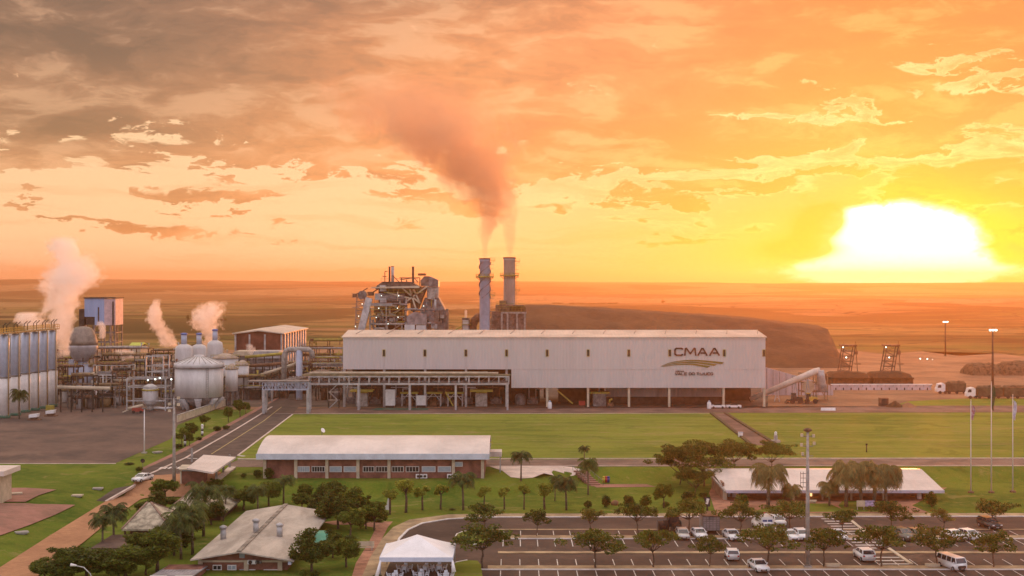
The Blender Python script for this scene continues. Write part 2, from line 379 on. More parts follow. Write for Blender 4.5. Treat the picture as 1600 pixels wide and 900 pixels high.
def ground_mat():
    m = bpy.data.materials.new('grass_and_fields'); m.use_nodes = True; nt = m.node_tree; b = nt.nodes['Principled BSDF']
    b.inputs['Roughness'].default_value = 0.95; b.inputs['Specular IOR Level'].default_value = 0.1
    g = nt.nodes.new('ShaderNodeNewGeometry'); p = E(nt, g.outputs['Position']); X, Y, Z = sep(nt, p)
    n1 = noise(nt, p, 0.045, 5, 0.6, 0.4); n2 = noise(nt, p, 0.5, 5, 0.65); n3 = noise(nt, p, 3.0, 3, 0.7)
    gr = cmix(nt, n1.ss(0.35, 0.65), (0.050, 0.100, 0.010), (0.135, 0.180, 0.020))
    gr = cmix(nt, n2.ss(0.35, 0.7) * 0.5, gr, (0.17, 0.17, 0.03))
    n4 = noise(nt, p, 0.16, 7, 0.7, 0.8); gr = cmix(nt, n4.ss(0.56, 0.64) * 0.6, gr, (0.24, 0.20, 0.07)); gr = cmix(nt, (1.0 - n4.ss(0.36, 0.44)) * 0.6, gr, (0.045, 0.085, 0.008))
    gr = cmix(nt, 0.45, gr, cmix(nt, n3, (0.45, 0.45, 0.4), (1.5, 1.5, 1.4)), 'MULTIPLY')
    # fields far off: bands of cane, stubble and red earth
    q = combine(nt, X * 0.0009, Y * 0.0022, 0.0)
    f1 = noise(nt, q, 1.2, 5, 0.6, 0.6); f2 = noise(nt, q, 3.6, 5, 0.6, 0.4); f3 = noise(nt, combine(nt, X * 0.006, Y * 0.012, 0.0), 1.5, 6, 0.7)
    fl = cmix(nt, f1.ss(0.42, 0.56), (0.025, 0.032, 0.008), (0.22, 0.145, 0.05))
    fl = cmix(nt, f2.ss(0.52, 0.60) * 0.8, fl, (0.085, 0.10, 0.02))
    fl = cmix(nt, (1.0 - f2.ss(0.36, 0.42)) * 0.7, fl, (0.27, 0.15, 0.07))
    fl = cmix(nt, (1.0 - f3.ss(0.38, 0.46)) * 0.75, fl, (0.025, 0.03, 0.012))
    vo = nt.nodes.new('ShaderNodeTexVoronoi'); vo.inputs['Scale'].default_value = 1.0
    nt.links.new((combine(nt, X * 0.0022 + f1 * 0.8, Y * 0.0016, 0.0)).k, vo.inputs['Vector']); vr, vg, vb = sep(nt, E(nt, vo.outputs['Color']))
    fl = cmix(nt, vr.ss(0.55, 0.60) * 0.85, fl, (0.02, 0.032, 0.008)); fl = cmix(nt, vg.ss(0.60, 0.65) * 0.8, fl, (0.34, 0.21, 0.09))
    vd = nt.nodes.new('ShaderNodeTexVoronoi'); vd.feature = 'DISTANCE_TO_EDGE'; nt.links.new((combine(nt, X * 0.0022 + f1 * 0.8, Y * 0.0016, 0.0)).k, vd.inputs['Vector'])
    fl = cmix(nt, (1.0 - E(nt, vd.outputs['Distance']).ss(0.012, 0.03)) * f3.ss(0.42, 0.5), fl, (0.015, 0.02, 0.008))
    c = cmix(nt, Y.ss(470, 560), gr, fl)
    nt.links.new(c.k, b.inputs['Base Color'])
    bp = nt.nodes.new('ShaderNodeBump'); bp.inputs['Distance'].default_value = 0.25; bp.inputs['Strength'].default_value = 0.6
    nt.links.new(n3.k, bp.inputs['Height']); nt.links.new(bp.outputs[0], b.inputs['Normal'])
    return m
def build_ground():
    ys = [-500, -200, 0, 60, 100]
    y = 140
    while y < 256: ys.append(y); y += 1.2
    while y < 11500: ys.append(y); y *= 1.026
    nc = 200; vs = []; fs = []
    for j, y in enumerate(ys):
        hw = max(300, 0.8 * abs(y) + 200) if y > 0 else 500
        for i in range(nc + 1):
            t = i / nc * 2 - 1
            X = t * hw * (1 if y > 300 else 1)
            z = hn(X, y) if y < 400 else far_h(X, y)
            if y < 150: z = hn(X, 150)
            vs.append((X, y, z))
    for j in range(len(ys) - 1):
        for i in range(nc):
            a = j * (nc + 1) + i; fs.append((a, a + 1, a + nc + 2, a + nc + 1))
    mb = MB(); mb.add(vs, fs, True)
    o = part('ground', mb, ground_mat()); tag(o, kind='structure')
build_ground()
def sheet(name, px, m, off, tess=False, lowp=False, kind='structure'):
    """flat ground sheet from an outline given as ground points; draped on the near terrain when tess"""
    P = [(low(*p) if lowp else gp(*p)) for p in px]
    b = bmesh.new(); vs = [b.verts.new((p.x, p.y, p.z)) for p in P]
    f = b.faces.new(vs)
    bmesh.ops.triangulate(b, faces=[f])
    if tess:
        for _ in range(6):
            lg = [e for e in b.edges if e.calc_length() > 3.0]
            if not lg: break
            bmesh.ops.subdivide_edges(b, edges=lg, cuts=1); bmesh.ops.triangulate(b, faces=b.faces[:])
        for v in b.verts: v.co.z = hn(v.co.x, v.co.y)
    for v in b.verts: v.co.z += off
    bmesh.ops.recalc_face_normals(b, faces=b.faces)
    if sum(f.normal.z for f in b.faces) < 0: bmesh.ops.reverse_faces(b, faces=b.faces)
    me = bpy.data.meshes.new(name); b.to_mesh(me); b.free(); me.materials.append(m)
    o = link(name, me); tag(o, kind=kind); return o
def ribbon(mb, pts, w, off, thick=None):
    """strip of width w along ground points; with thick a raised kerb"""
    n = len(pts); L = []; Rr = []
    for i, p in enumerate(pts):
        d = (pts[min(i+1, n-1)] - pts[max(i-1, 0)]); d.z = 0; d.normalize(); s = Vector((-d.y, d.x, 0)) * w / 2
        L.append(p + s); Rr.append(p - s)
    if thick is None:
        vs = [(q.x, q.y, q.z + off) for q in L] + [(q.x, q.y, q.z + off) for q in Rr]
        mb.add(vs, [(i + n, i + 1 + n, i + 1, i) for i in range(n - 1)])
    else:
        vs = []
        for q in (L, Rr):
            for z in (-0.3, thick): vs += [(p.x, p.y, p.z + off + z) for p in q]
        # order: L low, L top, R low, R top
        fs = []
        for i in range(n - 1):
            Ll, Lt, Rl, Rt = i, i + n, i + 2*n, i + 3*n
            fs += [(Rt, Rt+1, Lt+1, Lt), (Ll, Lt, Lt+1, Ll+1), (Rl, Rl+1, Rt+1, Rt)]
        fs += [(0, 2*n, 3*n, n), (n-1, 2*n-1, 4*n-1, 3*n-1)]
        mb.add(vs, fs)
def dens(P, step=4.0):
    out = []
    for a, b in zip(P, P[1:]):
        k = max(1, int((b - a).length / step))
        for i in range(k): out.append(a.lerp(b, i / k))
    out.append(P[-1])
    for p in out: p.z = hn(p.x, p.y)
    return out
asphalt = mat('asphalt', (0.095, 0.066, 0.052), 0.9, 0.22, 0.25, coord='Object', bump=0.02, bscale=4)
asphalt2 = mat('parking_asphalt', (0.085, 0.052, 0.036), 0.9, 0.25, 0.12, bump=0.02, bscale=4)
yardm = mat('yard_asphalt', (0.155, 0.095, 0.07), 0.9, 0.35, 0.07, col2=(0.06, 0.042, 0.036), bump=0.03, bscale=2, detail=8)
dirt = mat('orange_dirt', (0.46, 0.235, 0.115), 0.95, 0.25, 0.12, col2=(0.33, 0.16, 0.08), bump=0.05, bscale=1.5, detail=8)
def stain(m, dark, light, sc):
    nt = m.node_tree; b = nt.nodes['Principled BSDF']; src = b.inputs['Base Color'].links[0].from_socket; c = E(nt, src)
    g = nt.nodes.new('ShaderNodeNewGeometry'); p = E(nt, g.outputs['Position'])
    a = noise(nt, p, sc, 7, 0.7, 1.2); d = noise(nt, p, sc * 5, 5, 0.7, 0.8)
    c = cmix(nt, a.ss(0.54, 0.66) * 0.55, c, dark); c = cmix(nt, (1.0 - a.ss(0.34, 0.44)) * 0.5, c, light); c = cmix(nt, d.ss(0.62, 0.70) * 0.5, c, dark)
    nt.links.new(c.k, b.inputs['Base Color'])
stain(asphalt2, (0.04, 0.025, 0.018), (0.15, 0.095, 0.065), 0.09); stain(yardm, (0.05, 0.035, 0.03), (0.19, 0.12, 0.085), 0.035); stain(asphalt, (0.05, 0.036, 0.03), (0.13, 0.09, 0.07), 0.15)
pinkdirt = mat('pink_dirt', (0.36, 0.17, 0.125), 0.95, 0.25, 0.1, col2=(0.20, 0.11, 0.075), bump=0.05, bscale=1.5)
sand = mat('sandy_earth', (0.34, 0.18, 0.09), 0.95, 0.25, 0.05, col2=(0.17, 0.09, 0.045), detail=8)
redearth = mat('packed_earth_road', (0.20, 0.12, 0.085), 0.95, 0.25, 0.1, detail=8)
pavers = mat('red_pavers', (0.40, 0.19, 0.115), 0.9, 0.2, 0.5, bump=0.01, bscale=8)
beigepav = mat('beige_pavers', (0.42, 0.30, 0.17), 0.9, 0.2, 0.4)
palecon = mat('pale_concrete_path', (0.62, 0.50, 0.42), 0.85, 0.12, 0.4)
kerbm = mat('whitewashed_kerb', (0.72, 0.68, 0.64), 0.7, 0.12, 0.8)
paintw = mat('road_paint', (0.68, 0.64, 0.58), 0.7, 0.15, 1.2)
painty = mat('yellow_road_paint', (0.50, 0.38, 0.14), 0.7, 0.15, 1.2)
def lawn_mat():
    m = bpy.data.materials.new('mown_lawn'); m.use_nodes = True; nt = m.node_tree; b = nt.nodes['Principled BSDF']
    b.inputs['Roughness'].default_value = 0.95; b.inputs['Specular IOR Level'].default_value = 0.1
    g = nt.nodes.new('ShaderNodeNewGeometry'); p = E(nt, g.outputs['Position']); X, Y, Z = sep(nt, p)
    n1 = noise(nt, combine(nt, X * 0.02, Y * 0.045, 0.0), 1.0, 6, 0.6, 0.3); n2 = noise(nt, p, 0.7, 6, 0.7)
    c = cmix(nt, n1.ss(0.36, 0.64), (0.105, 0.145, 0.016), (0.17, 0.20, 0.026))
    st = noise(nt, combine(nt, X * 0.004, Y * 0.30, 0.0), 1.0, 3, 0.6)
    c = cmix(nt, st.ss(0.4, 0.62) * 0.45, c, (0.215, 0.235, 0.04))
    c = cmix(nt, n1.ss(0.60, 0.72) * 0.6, c, (0.25, 0.20, 0.07))
    n5 = noise(nt, combine(nt, X * 0.06, Y * 0.10, 3.0), 1.0, 8, 0.7, 0.8); c = cmix(nt, n5.ss(0.52, 0.60) * 0.55, c, (0.075, 0.115, 0.012)); c = cmix(nt, (1.0 - n5.ss(0.36, 0.43)) * 0.6, c, (0.24, 0.20, 0.07))
    n6 = noise(nt, combine(nt, X * 0.012, Y * 0.11, 9.0), 1.0, 5, 0.6, 1.5); c = cmix(nt, (n6.ss(0.485, 0.5) * (1.0 - n6.ss(0.5, 0.515))) * 0.55, c, (0.26, 0.19, 0.09))
    c = cmix(nt, 0.5, c, cmix(nt, n2, (0.5, 0.5, 0.45), (1.45, 1.45, 1.4)), 'MULTIPLY')
    nt.links.new(c.k, b.inputs['Base Color'])
    bp = nt.nodes.new('ShaderNodeBump'); bp.inputs['Distance'].default_value = 0.2; bp.inputs['Strength'].default_value = 0.5
    nt.links.new(n2.k, bp.inputs['Height']); nt.links.new(bp.outputs[0], b.inputs['Normal'])
    return m
lawnm = lawn_mat()
# plant ground, main yard road, lawns
sheet('plant_yard_ground', [(-700, 640), (430, 640), (2200, 640), (2200, 566), (1620, 560), (1560, 552), (1500, 556), (1440, 549), (1380, 553), (1310, 545), (1240, 551), (800, 549), (430, 545), (300, 549), (180, 544), (-700, 548)], sand, 0.01)
sheet('factory_ground', [(-700, 636), (440, 636), (1200, 636), (1200, 585), (700, 560), (430, 551), (250, 553), (120, 549), (-700, 556)], mat('oily_yard', (0.13, 0.095, 0.07), 0.95, 0.3, 0.08), 0.02)
sheet('service_road', [(430, 646.5), (2300, 643), (2300, 634.5), (1400, 634.5), (1200, 637), (430, 638)], redearth, 0.03)
sheet('far_grass', [(1395, 634), (2300, 633), (2300, 624), (1500, 623), (1420, 627)], lawnm, 0.035)
sheet('lawn', [(366, 718), (457, 648), (1111, 646), (1194, 690), (1194, 718.5)], lawnm, 0.04)
sheet('lawn', [(1133, 646), (2300, 643.5), (2300, 716.5), (1255, 717), (1194, 688)], lawnm, 0.04)
sheet('path', [(1111, 646), (1133, 646), (1212, 696), (1180, 696)], redearth, 0.05)
sheet('yard', [(-600, 724), (180, 724), (267, 686), (278, 664), (352, 634), (-600, 634)], yardm, 0.04)
sheet('road', [(150, 783), (222, 735), (287, 706), (400, 643), (450, 610), (487, 610), (457, 648), (372, 712), (352, 725), (340, 738), (288, 741), (236, 744), (165, 784.5)], asphalt, 0.05)
sheet('road', [(352, 727), (372, 719), (2300, 716), (2300, 727), (372, 730)], mat('brown_road', (0.20, 0.135, 0.10), 0.9, 0.2, 0.2), 0.045)
sheet('dirt_road', [(-260, 1030), (0, 888), (75, 840), (165, 784.6), (236, 744), (288, 741), (345, 738), (345, 752), (290, 766), (262, 766), (240, 770), (220, 781), (175, 812), (130, 849), (59, 902), (-90, 1030)], dirt, 0.15, tess=True)
sheet('sidewalk', [(222, 735), (287, 706), (400, 643), (440, 620), (436, 620), (392, 643), (280, 704), (214, 735)], pinkdirt, 0.058)
sheet('bare_earth', [(-300, 765), (40, 763), (88, 766), (60, 775), (40, 785), (-300, 786)], pinkdirt, 0.12, tess=True)
sheet('bare_earth', [(-300, 790), (60, 789), (118, 790), (85, 806), (45, 822), (0, 838), (-300, 850)], pinkdirt, 0.14, tess=True)
sheet('path', [(765, 729), (800, 728.5), (880, 729), (912, 735), (850, 740), (832, 747), (815, 748), (798, 746), (785, 736)], palecon, 0.06, tess=True)
sheet('path', [(905, 735), (918, 736), (940, 757), (1010, 757), (1025, 761), (932, 762)], pinkdirt, 0.06, tess=True)
# lower terrace: car park
sheet('parking_lot', [(618, 860), (624, 842), (638, 828), (660, 818), (700, 811.5), (760, 808.5), (2200, 806.5), (2200, 1060), (560, 1060), (570, 905), (600, 875)], asphalt2, 0.02, lowp=True)
sheet('sidewalk', [(2200, 806.5), (760, 808.5), (700, 811.5), (660, 818), (638, 828), (624, 842), (618, 860), (600, 900), (545, 1060), (520, 1060), (566, 900), (578, 872), (597, 842), (614, 824), (640, 812), (700, 804), (790, 802.5), (2200, 801.5)], beigepav, 0.025, lowp=True)
sheet('sidewalk', [(597, 842), (578, 872), (566, 900), (552, 935), (540, 935), (556, 880), (575, 850), (588, 824), (600, 815), (614, 815), (606, 824)], pavers, 0.03, lowp=True)
sheet('path', [(505, 816), (530, 813), (600, 817), (592, 826), (560, 820), (520, 820)], pavers, 0.031, lowp=True)
sheet('forecourt', [(1118, 801.5), (1108, 770), (1112, 762), (1480, 762), (1425, 790), (1452, 801.5)], pavers, 0.03, lowp=True)
sheet('lawn', [(1170, 800), (1190, 796), (1228, 787), (1295, 787), (1326, 800)], lawnm, 0.04, lowp=True)
sheet('lawn', [(1320, 800), (1310, 790), (1316, 783), (1380, 783), (1402, 800)], lawnm, 0.04, lowp=True)
isl = [(711, 840), (714, 835), (724, 831), (745, 829.5), (760, 829.5), (762, 838), (762, 848), (745, 851), (728, 852), (716, 847)]
sheet('traffic_island', isl, lawnm, 0.10, lowp=True)
isl2 = [(705, 902), (706, 888), (712, 880), (730, 876.5), (746, 877), (752, 884), (754, 902), (754, 960), (700, 960)]
sheet('traffic_island', isl2, lawnm, 0.10, lowp=True)
def median(y0, y1, x0=762):
    sheet('median', [(x0, y0), (2200, y0), (2200, y1), (x0, y1)], beigepav, 0.10, lowp=True)
median(827.3, 828.9); median(837.2, 841.8); median(862.2, 865.6, 778); median(884.5, 889.5)
median(934, 940)
k = MB()
for seg in ([(716, 847), (728, 852), (745, 851)], [(711, 840), (714, 835), (724, 831), (745, 829.5)], [(711, 840), (716, 847)]): ribbon(k, [low(*p) for p in seg], 0.18, 0.0, 0.13)
for seg in ([(618, 860), (624, 842), (638, 828), (660, 818), (700, 811.5), (760, 808.5)],): ribbon(k, [low(*p) for p in seg], 0.35, 0.0, 0.14)
ribbon(k, [low(760, 808.5), low(2200, 806.5)], 0.35, 0.0, 0.14)
ribbon(k, [low(762, 842.3), low(2200, 842.3)], 0.3, 0.0, 0.14); ribbon(k, [low(752, 890.5), low(2200, 890.5)], 0.3, 0.0, 0.14)
ribbon(k, [low(705, 884), low(712, 879.5), low(730, 876)], 0.2, 0.0, 0.14)
tag(part('kerb', k, kerbm), kind='structure')
k = MB()
ribbon(k, [gp(165, 784), gp(210, 756.5), gp(232, 742), gp(290, 716), gp(362, 675), gp(400, 652), gp(425, 636)], 0.45, 0.06, 0.08)
ribbon(k, [gp(372, 712), gp(457, 648)], 0.4, 0.06, 0.08)
ribbon(k, [gp(372, 717.8), gp(2300, 715.8)], 0.45, 0.05, 0.12)
ribbon(k, [gp(760, 728.6), gp(2300, 727.6)], 0.25, 0.05, 0.06)
ribbon(k, [gp(-600, 724.6), gp(181, 724.6)], 0.35, 0.04, 0.06)
ribbon(k, [gp(430, 646.8), gp(1111, 646)], 0.3, 0.04, 0.04)
tag(part('kerb', k, palecon), kind='structure')
k = MB(); ribbon(k, [gp(330, 710), gp(412, 658), gp(440, 636)], 0.22, 0.056)
tag(part('road_marking', k, painty), kind='structure')
k = MB()
# zebra by the gate and stop lines
for i in range(6):
    x = 249 + i * 7; a = gp(x, 733 - i * 0.1); b = gp(x + 5, 730 - i * 0.1); ribbon(k, [a, b], 0.5, 0.056)
ribbon(k, [gp(292, 716), gp(308, 717)], 0.6, 0.056)
ribbon(k, [gp(372, 712), gp(382, 713.2)], 0.8, 0.056); ribbon(k, [gp(371, 716.5), gp(381, 717)], 0.5, 0.06)
# bay lines
def bays(y0, y1, x0, dx, n, skip=()):
    for i in range(n):
        p = low(x0 + i * dx, (y0 + y1) / 2); a = low(800, y0).y; b = low(800, y1).y
        if (x0 + i * dx) in skip: continue
        k.box(p.x - 0.06, p.x + 0.06, b, a, LOW + 0.024, LOW + 0.028)
bays(829.5, 836.8, 762, 25.7, 60)
bays(843.2, 854, 786, 27.0, 56)
bays(874, 883.5, 783, 29.3, 54)
bays(891.5, 905, 782, 30.1, 52)
# zebra crossing in the car park
A0 = low(1281, 809); A1 = low(1318, 809); B0 = low(1378, 884); B1 = low(1425, 884)
n = 17
for i in range(n):
    t = (i + 0.5) / n
    y = lerp(A0.y, B0.y, t)
    if 836 < 442 + (CZ - LOW) * F / y < 843 or 861 < 442 + (CZ - LOW) * F / y < 867: continue
    x0 = lerp(A0.x, B0.x, t); x1 = lerp(A1.x, B1.x, t)
    k.box(x0, x1, y - 0.26, y + 0.26, LOW + 0.024, LOW + 0.029)
tag(part('road_marking', k, paintw), kind='structure')
k = MB()
ribbon(k, [low(1330, 814), low(1352, 832)], 0.5, 0.03, 0.12); ribbon(k, [low(1388, 857), low(1424, 882)], 0.5, 0.03, 0.12)
tag(part('kerb', k, creampost), kind='structure')
k = MB()
ribbon(k, [gp(1111, 646), gp(1153, 679), gp(1175, 697)], 0.8, 0.05, 0.35); ribbon(k, [gp(1133, 646), gp(1212, 695)], 0.8, 0.05, 0.35)
tag(single('path_edging', k, mat('dark_hedge_edging', (0.10, 0.075, 0.03), 0.9, 0.3, 2.0), 'two low dark edgings along the diagonal path across the lawn', 'edging'))
# staircase on the bank
t = thing('stairway', 'pinkish stairs going down the grass bank at the end of the pale path', 'stairs')
k = MB()
a = gp(905, 736, 0.05); b = gp(932, 759, 0.05)
for i in range(9):
    p = a.lerp(b, i / 8); k.box(p.x - 1.1, p.x + 1.1, p.y - 0.6, p.y + 0.6, p.z - 0.6, p.z + 0.04)
part('tread', k, pinkdirt, t)
k = MB()
for s in (-1.25, 1.25):
    k.bar((a.x + s, a.y, a.z + 0.9), (b.x + s, b.y, b.z + 0.9), 0.07)
    for i in range(5):
        p = a.lerp(b, i / 4); k.bar((p.x + s, p.y, p.z), (p.x + s, p.y, p.z + 0.9), 0.06)
part('handrail', k, greysteel, t)
# ================================================================ THE AIR
def haze():
    k = MB().box(-9500, 9500, -520, 12000, -140, 130)
    m = bpy.data.materials.new('evening_haze'); m.use_nodes = True; nt = m.node_tree; nt.nodes.clear()
    v = nt.nodes.new('ShaderNodeVolumePrincipled'); v.inputs['Color'].default_value = (0.86, 0.54, 0.33, 1); v.inputs['Density'].default_value = HAZE
    v.inputs['Anisotropy'].default_value = 0.70
    o = nt.nodes.new('ShaderNodeOutputMaterial'); nt.links.new(v.outputs[0], o.inputs['Volume'])
    tag(part('haze', k, m), kind='stuff')
HAZE = 0.00015
# ================================================================ SUGAR WAREHOUSE WITH THE COMPANY NAME
def corr(name, col, freq=1.6, amp=0.03, var=0.1, axis='X', rough=0.5, sc=0.12):
    return mat(name, col, rough, var, sc, ribs=(axis, freq, amp), aniso=(1, 1, 0.15))
cladw = corr('grey_white_corrugated', (0.55, 0.50, 0.48), 1.1, 0.03, 0.035)
roofwarm = corr('roof_sheet', (0.62, 0.50, 0.40), 1.0, 0.03, 0.12)
lampm = mat('lamp_glow', (0.9, 0.95, 0.9), 0.5, 0.0, emit=((0.85, 1.0, 0.9), 5.0))
def warehouse():
    Y = 371.0
    X0, X1, XM = Xp(536, Y), Xp(1196, Y), Xp(799, Y)
    zt, za, zb = Zp(527, Y), Zp(577, Y), Zp(606, Y)
    t = thing('warehouse', 'long grey white corrugated factory hall on columns carrying the big company name', 'factory hall', ((X0+X1)/2, Y, 0))
    ox, oy = (X0+X1)/2, Y
    a0, a1, am = X0 - ox, X1 - ox, XM - ox
    D = 30.0
    k = MB()
    k.prism_xz([(a0, za), (am, za), (am, zb), (a1, zb), (a1, zt), (a0, zt)], 0, 0.25)       # front cladding
    k.prism_yz([(0.25, zb), (D, zb), (D, zt - 1.4), (D / 2, zt + 0.9), (0.25, zt)], a1 - 0.25, a1)
    k.prism_yz([(0.25, za), (D, za), (D, zt - 1.4), (D / 2, zt + 0.9), (0.25, zt)], a0, a0 + 0.25)
    part('wall', k, cladw, t)
    k = MB().prism_yz([(-0.35, zt - 0.1), (D / 2, zt + 1.35), (D + 0.4, zt - 0.1), (D + 0.4, zt + 0.12), (D / 2, zt + 1.6), (-0.35, zt + 0.12)], a0 - 0.4, a1 + 0.4)
    rf = part('roof', k, roofwarm, t)
    for i in range(14): part('safety_line', MB().tube([(a0 + 3 + i * 9.1, D/2 - 9, zt + 0.8), (a0 + 4.5 + i * 9.1, D/2 - 1, zt + 1.75)], 0.07, 5), greysteel, rf)
    # dark louvre slots with their cream frames
    for x in (600, 664, 728, 791.5, 855, 919, 982.5, 1046.5, 1131.5, 1193.5):
        X = Xp(x, Y) - ox
        k = MB().box(X - 0.42, X + 0.42, -0.18, 0.05, Zp(557, Y), Zp(546, Y)); w = part('window', k, yellow, t)
        part('louvre', MB().box(X - 0.28, X + 0.28, -0.24, -0.185, Zp(556.3, Y), Zp(546.7, Y)), darksteel, w)
    # column seams and legs
    k = MB()
    for x in (600, 664, 728, 791.5): 
        X = Xp(x, Y) - ox; k.box(X - 0.12, X + 0.12, -0.09, -0.003, za, Zp(557.5, Y))
    k.box(am, a1, -0.10, -0.003, Zp(576.8, Y), Zp(576.2, Y)); k.box(a0, a1, -0.16, -0.003, zt - 0.45, zt - 0.12)
    part('cladding_seam', k, cladw, t)
    for x in (537.5, 600, 664, 728, 791.5, 855, 919, 983, 1046, 1131, 1194.5):
        X = Xp(x, Y) - ox; top = za if x < 799 else zb
        k = MB().box(X - 0.32, X + 0.32, 0.3, 0.95, -0.2, top + 0.4); part('column', k, creampost if x > 800 else steel, t)
    k = MB()
    for x in (600, 664, 728, 791.5, 855, 919, 983, 1046, 1131, 1194.5):
        X = Xp(x, Y) - ox; k.box(X - 0.3, X + 0.3, D - 1, D - 0.4, -0.2, zt - 1.5)
    k.box(a0, am, 0.5, 0.9, za + 0.2, za + 0.8); k.box(am, a1, 0.5, 0.9, zb + 0.2, zb + 0.8)
    part('frame', k, greysteel, t)
    # inner ground-floor walls, set back
    Xa = Xp(950, Y) - ox; Xb = Xp(1140, Y) - ox
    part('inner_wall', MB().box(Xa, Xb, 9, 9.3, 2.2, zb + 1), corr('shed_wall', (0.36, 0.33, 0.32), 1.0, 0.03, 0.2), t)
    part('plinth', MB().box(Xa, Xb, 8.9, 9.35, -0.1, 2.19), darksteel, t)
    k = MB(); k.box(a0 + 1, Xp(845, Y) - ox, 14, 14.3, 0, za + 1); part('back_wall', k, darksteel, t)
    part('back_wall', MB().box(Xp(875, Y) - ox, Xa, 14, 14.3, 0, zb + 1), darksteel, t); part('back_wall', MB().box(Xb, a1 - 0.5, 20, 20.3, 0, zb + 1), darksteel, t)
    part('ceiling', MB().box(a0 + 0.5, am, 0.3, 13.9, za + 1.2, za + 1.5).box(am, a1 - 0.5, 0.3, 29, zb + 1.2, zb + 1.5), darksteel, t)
    # lettering
    brown = mat('brown_lettering', (0.13, 0.045, 0.02), 0.6, 0.1)
    olive = mat('olive_swoosh', (0.22, 0.16, 0.03), 0.6, 0.1)
    def L(px, py): return (Xp(px, Y) - ox, Zp(py, Y))
    def strokes(mb, segs, w, y0=-0.26, y1=-0.005):
        for pl in segs:
            for a, b in zip(pl, pl[1:]):
                a2 = Vector((a[0], (y0+y1)/2, a[1])); b2 = Vector((b[0], (y0+y1)/2, b[1]))
                d = (b2 - a2).normalized(); n = Vector((-d.z, 0, d.x)) * w / 2; e = d * w * 0.30
                q = [a2 - e - n, b2 + e - n, b2 + e + n, a2 - e + n]
                mb.add([(p.x, y0, p.z) for p in q] + [(p.x, y1, p.z) for p in q], [(0,1,2,3),(7,6,5,4),(0,4,5,1),(1,5,6,2),(2,6,7,3),(3,7,4,0)])
    def glyph(ch, x0, x1, yt, yb):
        def q(u, v): return L(lerp(x0, x1, u), lerp(yt, yb, v))
        G = {'C': [[(1, .12), (1, .08), (.85, 0), (.2, 0), (.04, .14), (0, .3), (0, .7), (.04, .86), (.2, 1), (.85, 1), (1, .92), (1, .88)]],
             'M': [[(0, 1), (.06, .05), (.14, 0), (.5, .78), (.86, 0), (.94, .05), (1, 1)]],
             'A': [[(0, 1), (.43, .04), (.57, .04), (1, 1)], [(.36, .68), (.86, .68)]],
             'V': [[(0, 0), (.45, 1), (.55, 1), (1, 0)]], 'L': [[(0, 0), (0, 1), (1, 1)]], 'E': [[(1, 0), (0, 0), (0, 1), (1, 1)], [(0, .5), (.9, .5)]],
             'D': [[(0, 0), (0, 1), (.75, 1), (1, .8), (1, .2), (.75, 0), (0, 0)]], 'O': [[(.15, 0), (0, .2), (0, .8), (.15, 1), (.85, 1), (1, .8), (1, .2), (.85, 0), (.15, 0)]],
             'T': [[(0, 0), (1, 0)], [(.5, 0), (.5, 1)]], 'I': [[(.5, 0), (.5, 1)]], 'J': [[(.8, 0), (.8, .8), (.6, 1), (.1, 1), (0, .8)]],
             'U': [[(0, 0), (0, .85), (.15, 1), (.85, 1), (1, .85), (1, 0)]], 'S': [[(1, 0), (.1, 0), (0, .15), (0, .4), (.1, .5), (.9, .5), (1, .6), (1, .85), (.9, 1), (0, 1)]],
             'N': [[(0, 1), (0, 0), (1, 1), (1, 0)]]}[ch]
        return [[q(u, v) for u, v in pl] for pl in G]
    lg = thing('lettering', 'large brown company initials CMAA mounted high on the right of the hall front', 'sign', (ox, oy, 0))
    for ch, x0, x1 in (('C', 1054.5, 1066), ('M', 1070, 1087), ('A', 1090.5, 1104.5), ('A', 1109, 1123.5)):
        k = MB(); strokes(k, glyph(ch, x0, x1, 544.2, 555), 0.43); part('letter', k, brown, lg)
    lg2 = thing('lettering', 'small brown words VALE DO TIJUCO with tiny USINA above, below the swoosh', 'sign', (ox, oy, 0))
    x = 1055.0
    for ch in 'VALE DO TIJUCO':
        if ch == ' ': x += 2.2; continue
        w = 1.0 if ch == 'I' else 3.6
        k = MB(); strokes(k, glyph(ch, x, x + w, 582.2, 585.8), 0.15); part('letter', k, brown, lg2); x += w + 1.25
    x = 1056.0
    for ch in 'USINA':
        w = 0.8 if ch == 'I' else 2.0
        k = MB(); strokes(k, glyph(ch, x, x + w, 579.2, 580.8), 0.09); part('letter', k, brown, lg2); x += w + 1.0
    sw = thing('swoosh_emblem', 'olive swoosh of sweeping leaf blades between the two lines of lettering', 'emblem', (ox, oy, 0))
    def blade(top, bot, y0):
        poly = [L(*p) for p in bot] + [L(*p) for p in reversed(top)]
        k = MB(); n = len(top)
        vs = [(p[0], y0, p[1]) for p in [L(*q) for q in top]] + [(p[0], y0, p[1]) for p in [L(*q) for q in bot]] + \
             [(p[0], -0.005, p[1]) for p in [L(*q) for q in top]] + [(p[0], -0.005, p[1]) for p in [L(*q) for q in bot]]
        fs = []
        for i in range(n - 1): fs += [(i + n, i + n + 1, i + 1, i), (i, i + 1, i + 1 + 2*n, i + 2*n), (i + n + 1, i + n, i + 3*n, i + 3*n + 1)]
        fs += [(n - 1, 2*n - 1, 4*n - 1, 3*n - 1)]
        k.add(vs, fs); return k
    def curve(P, n=12):
        out = []
        for i in range(n + 1):
            t = i / n * (len(P) - 1); j = min(int(t), len(P) - 2); u = t - j
            p0 = P[max(j-1, 0)]; p1 = P[j]; p2 = P[j+1]; p3 = P[min(j+2, len(P)-1)]
            out.append(tuple(0.5 * ((2*p1[c]) + (-p0[c]+p2[c])*u + (2*p0[c]-5*p1[c]+4*p2[c]-p3[c])*u*u + (-p0[c]+3*p1[c]-3*p2[c]+p3[c])*u**3) for c in (0, 1)))
        return out
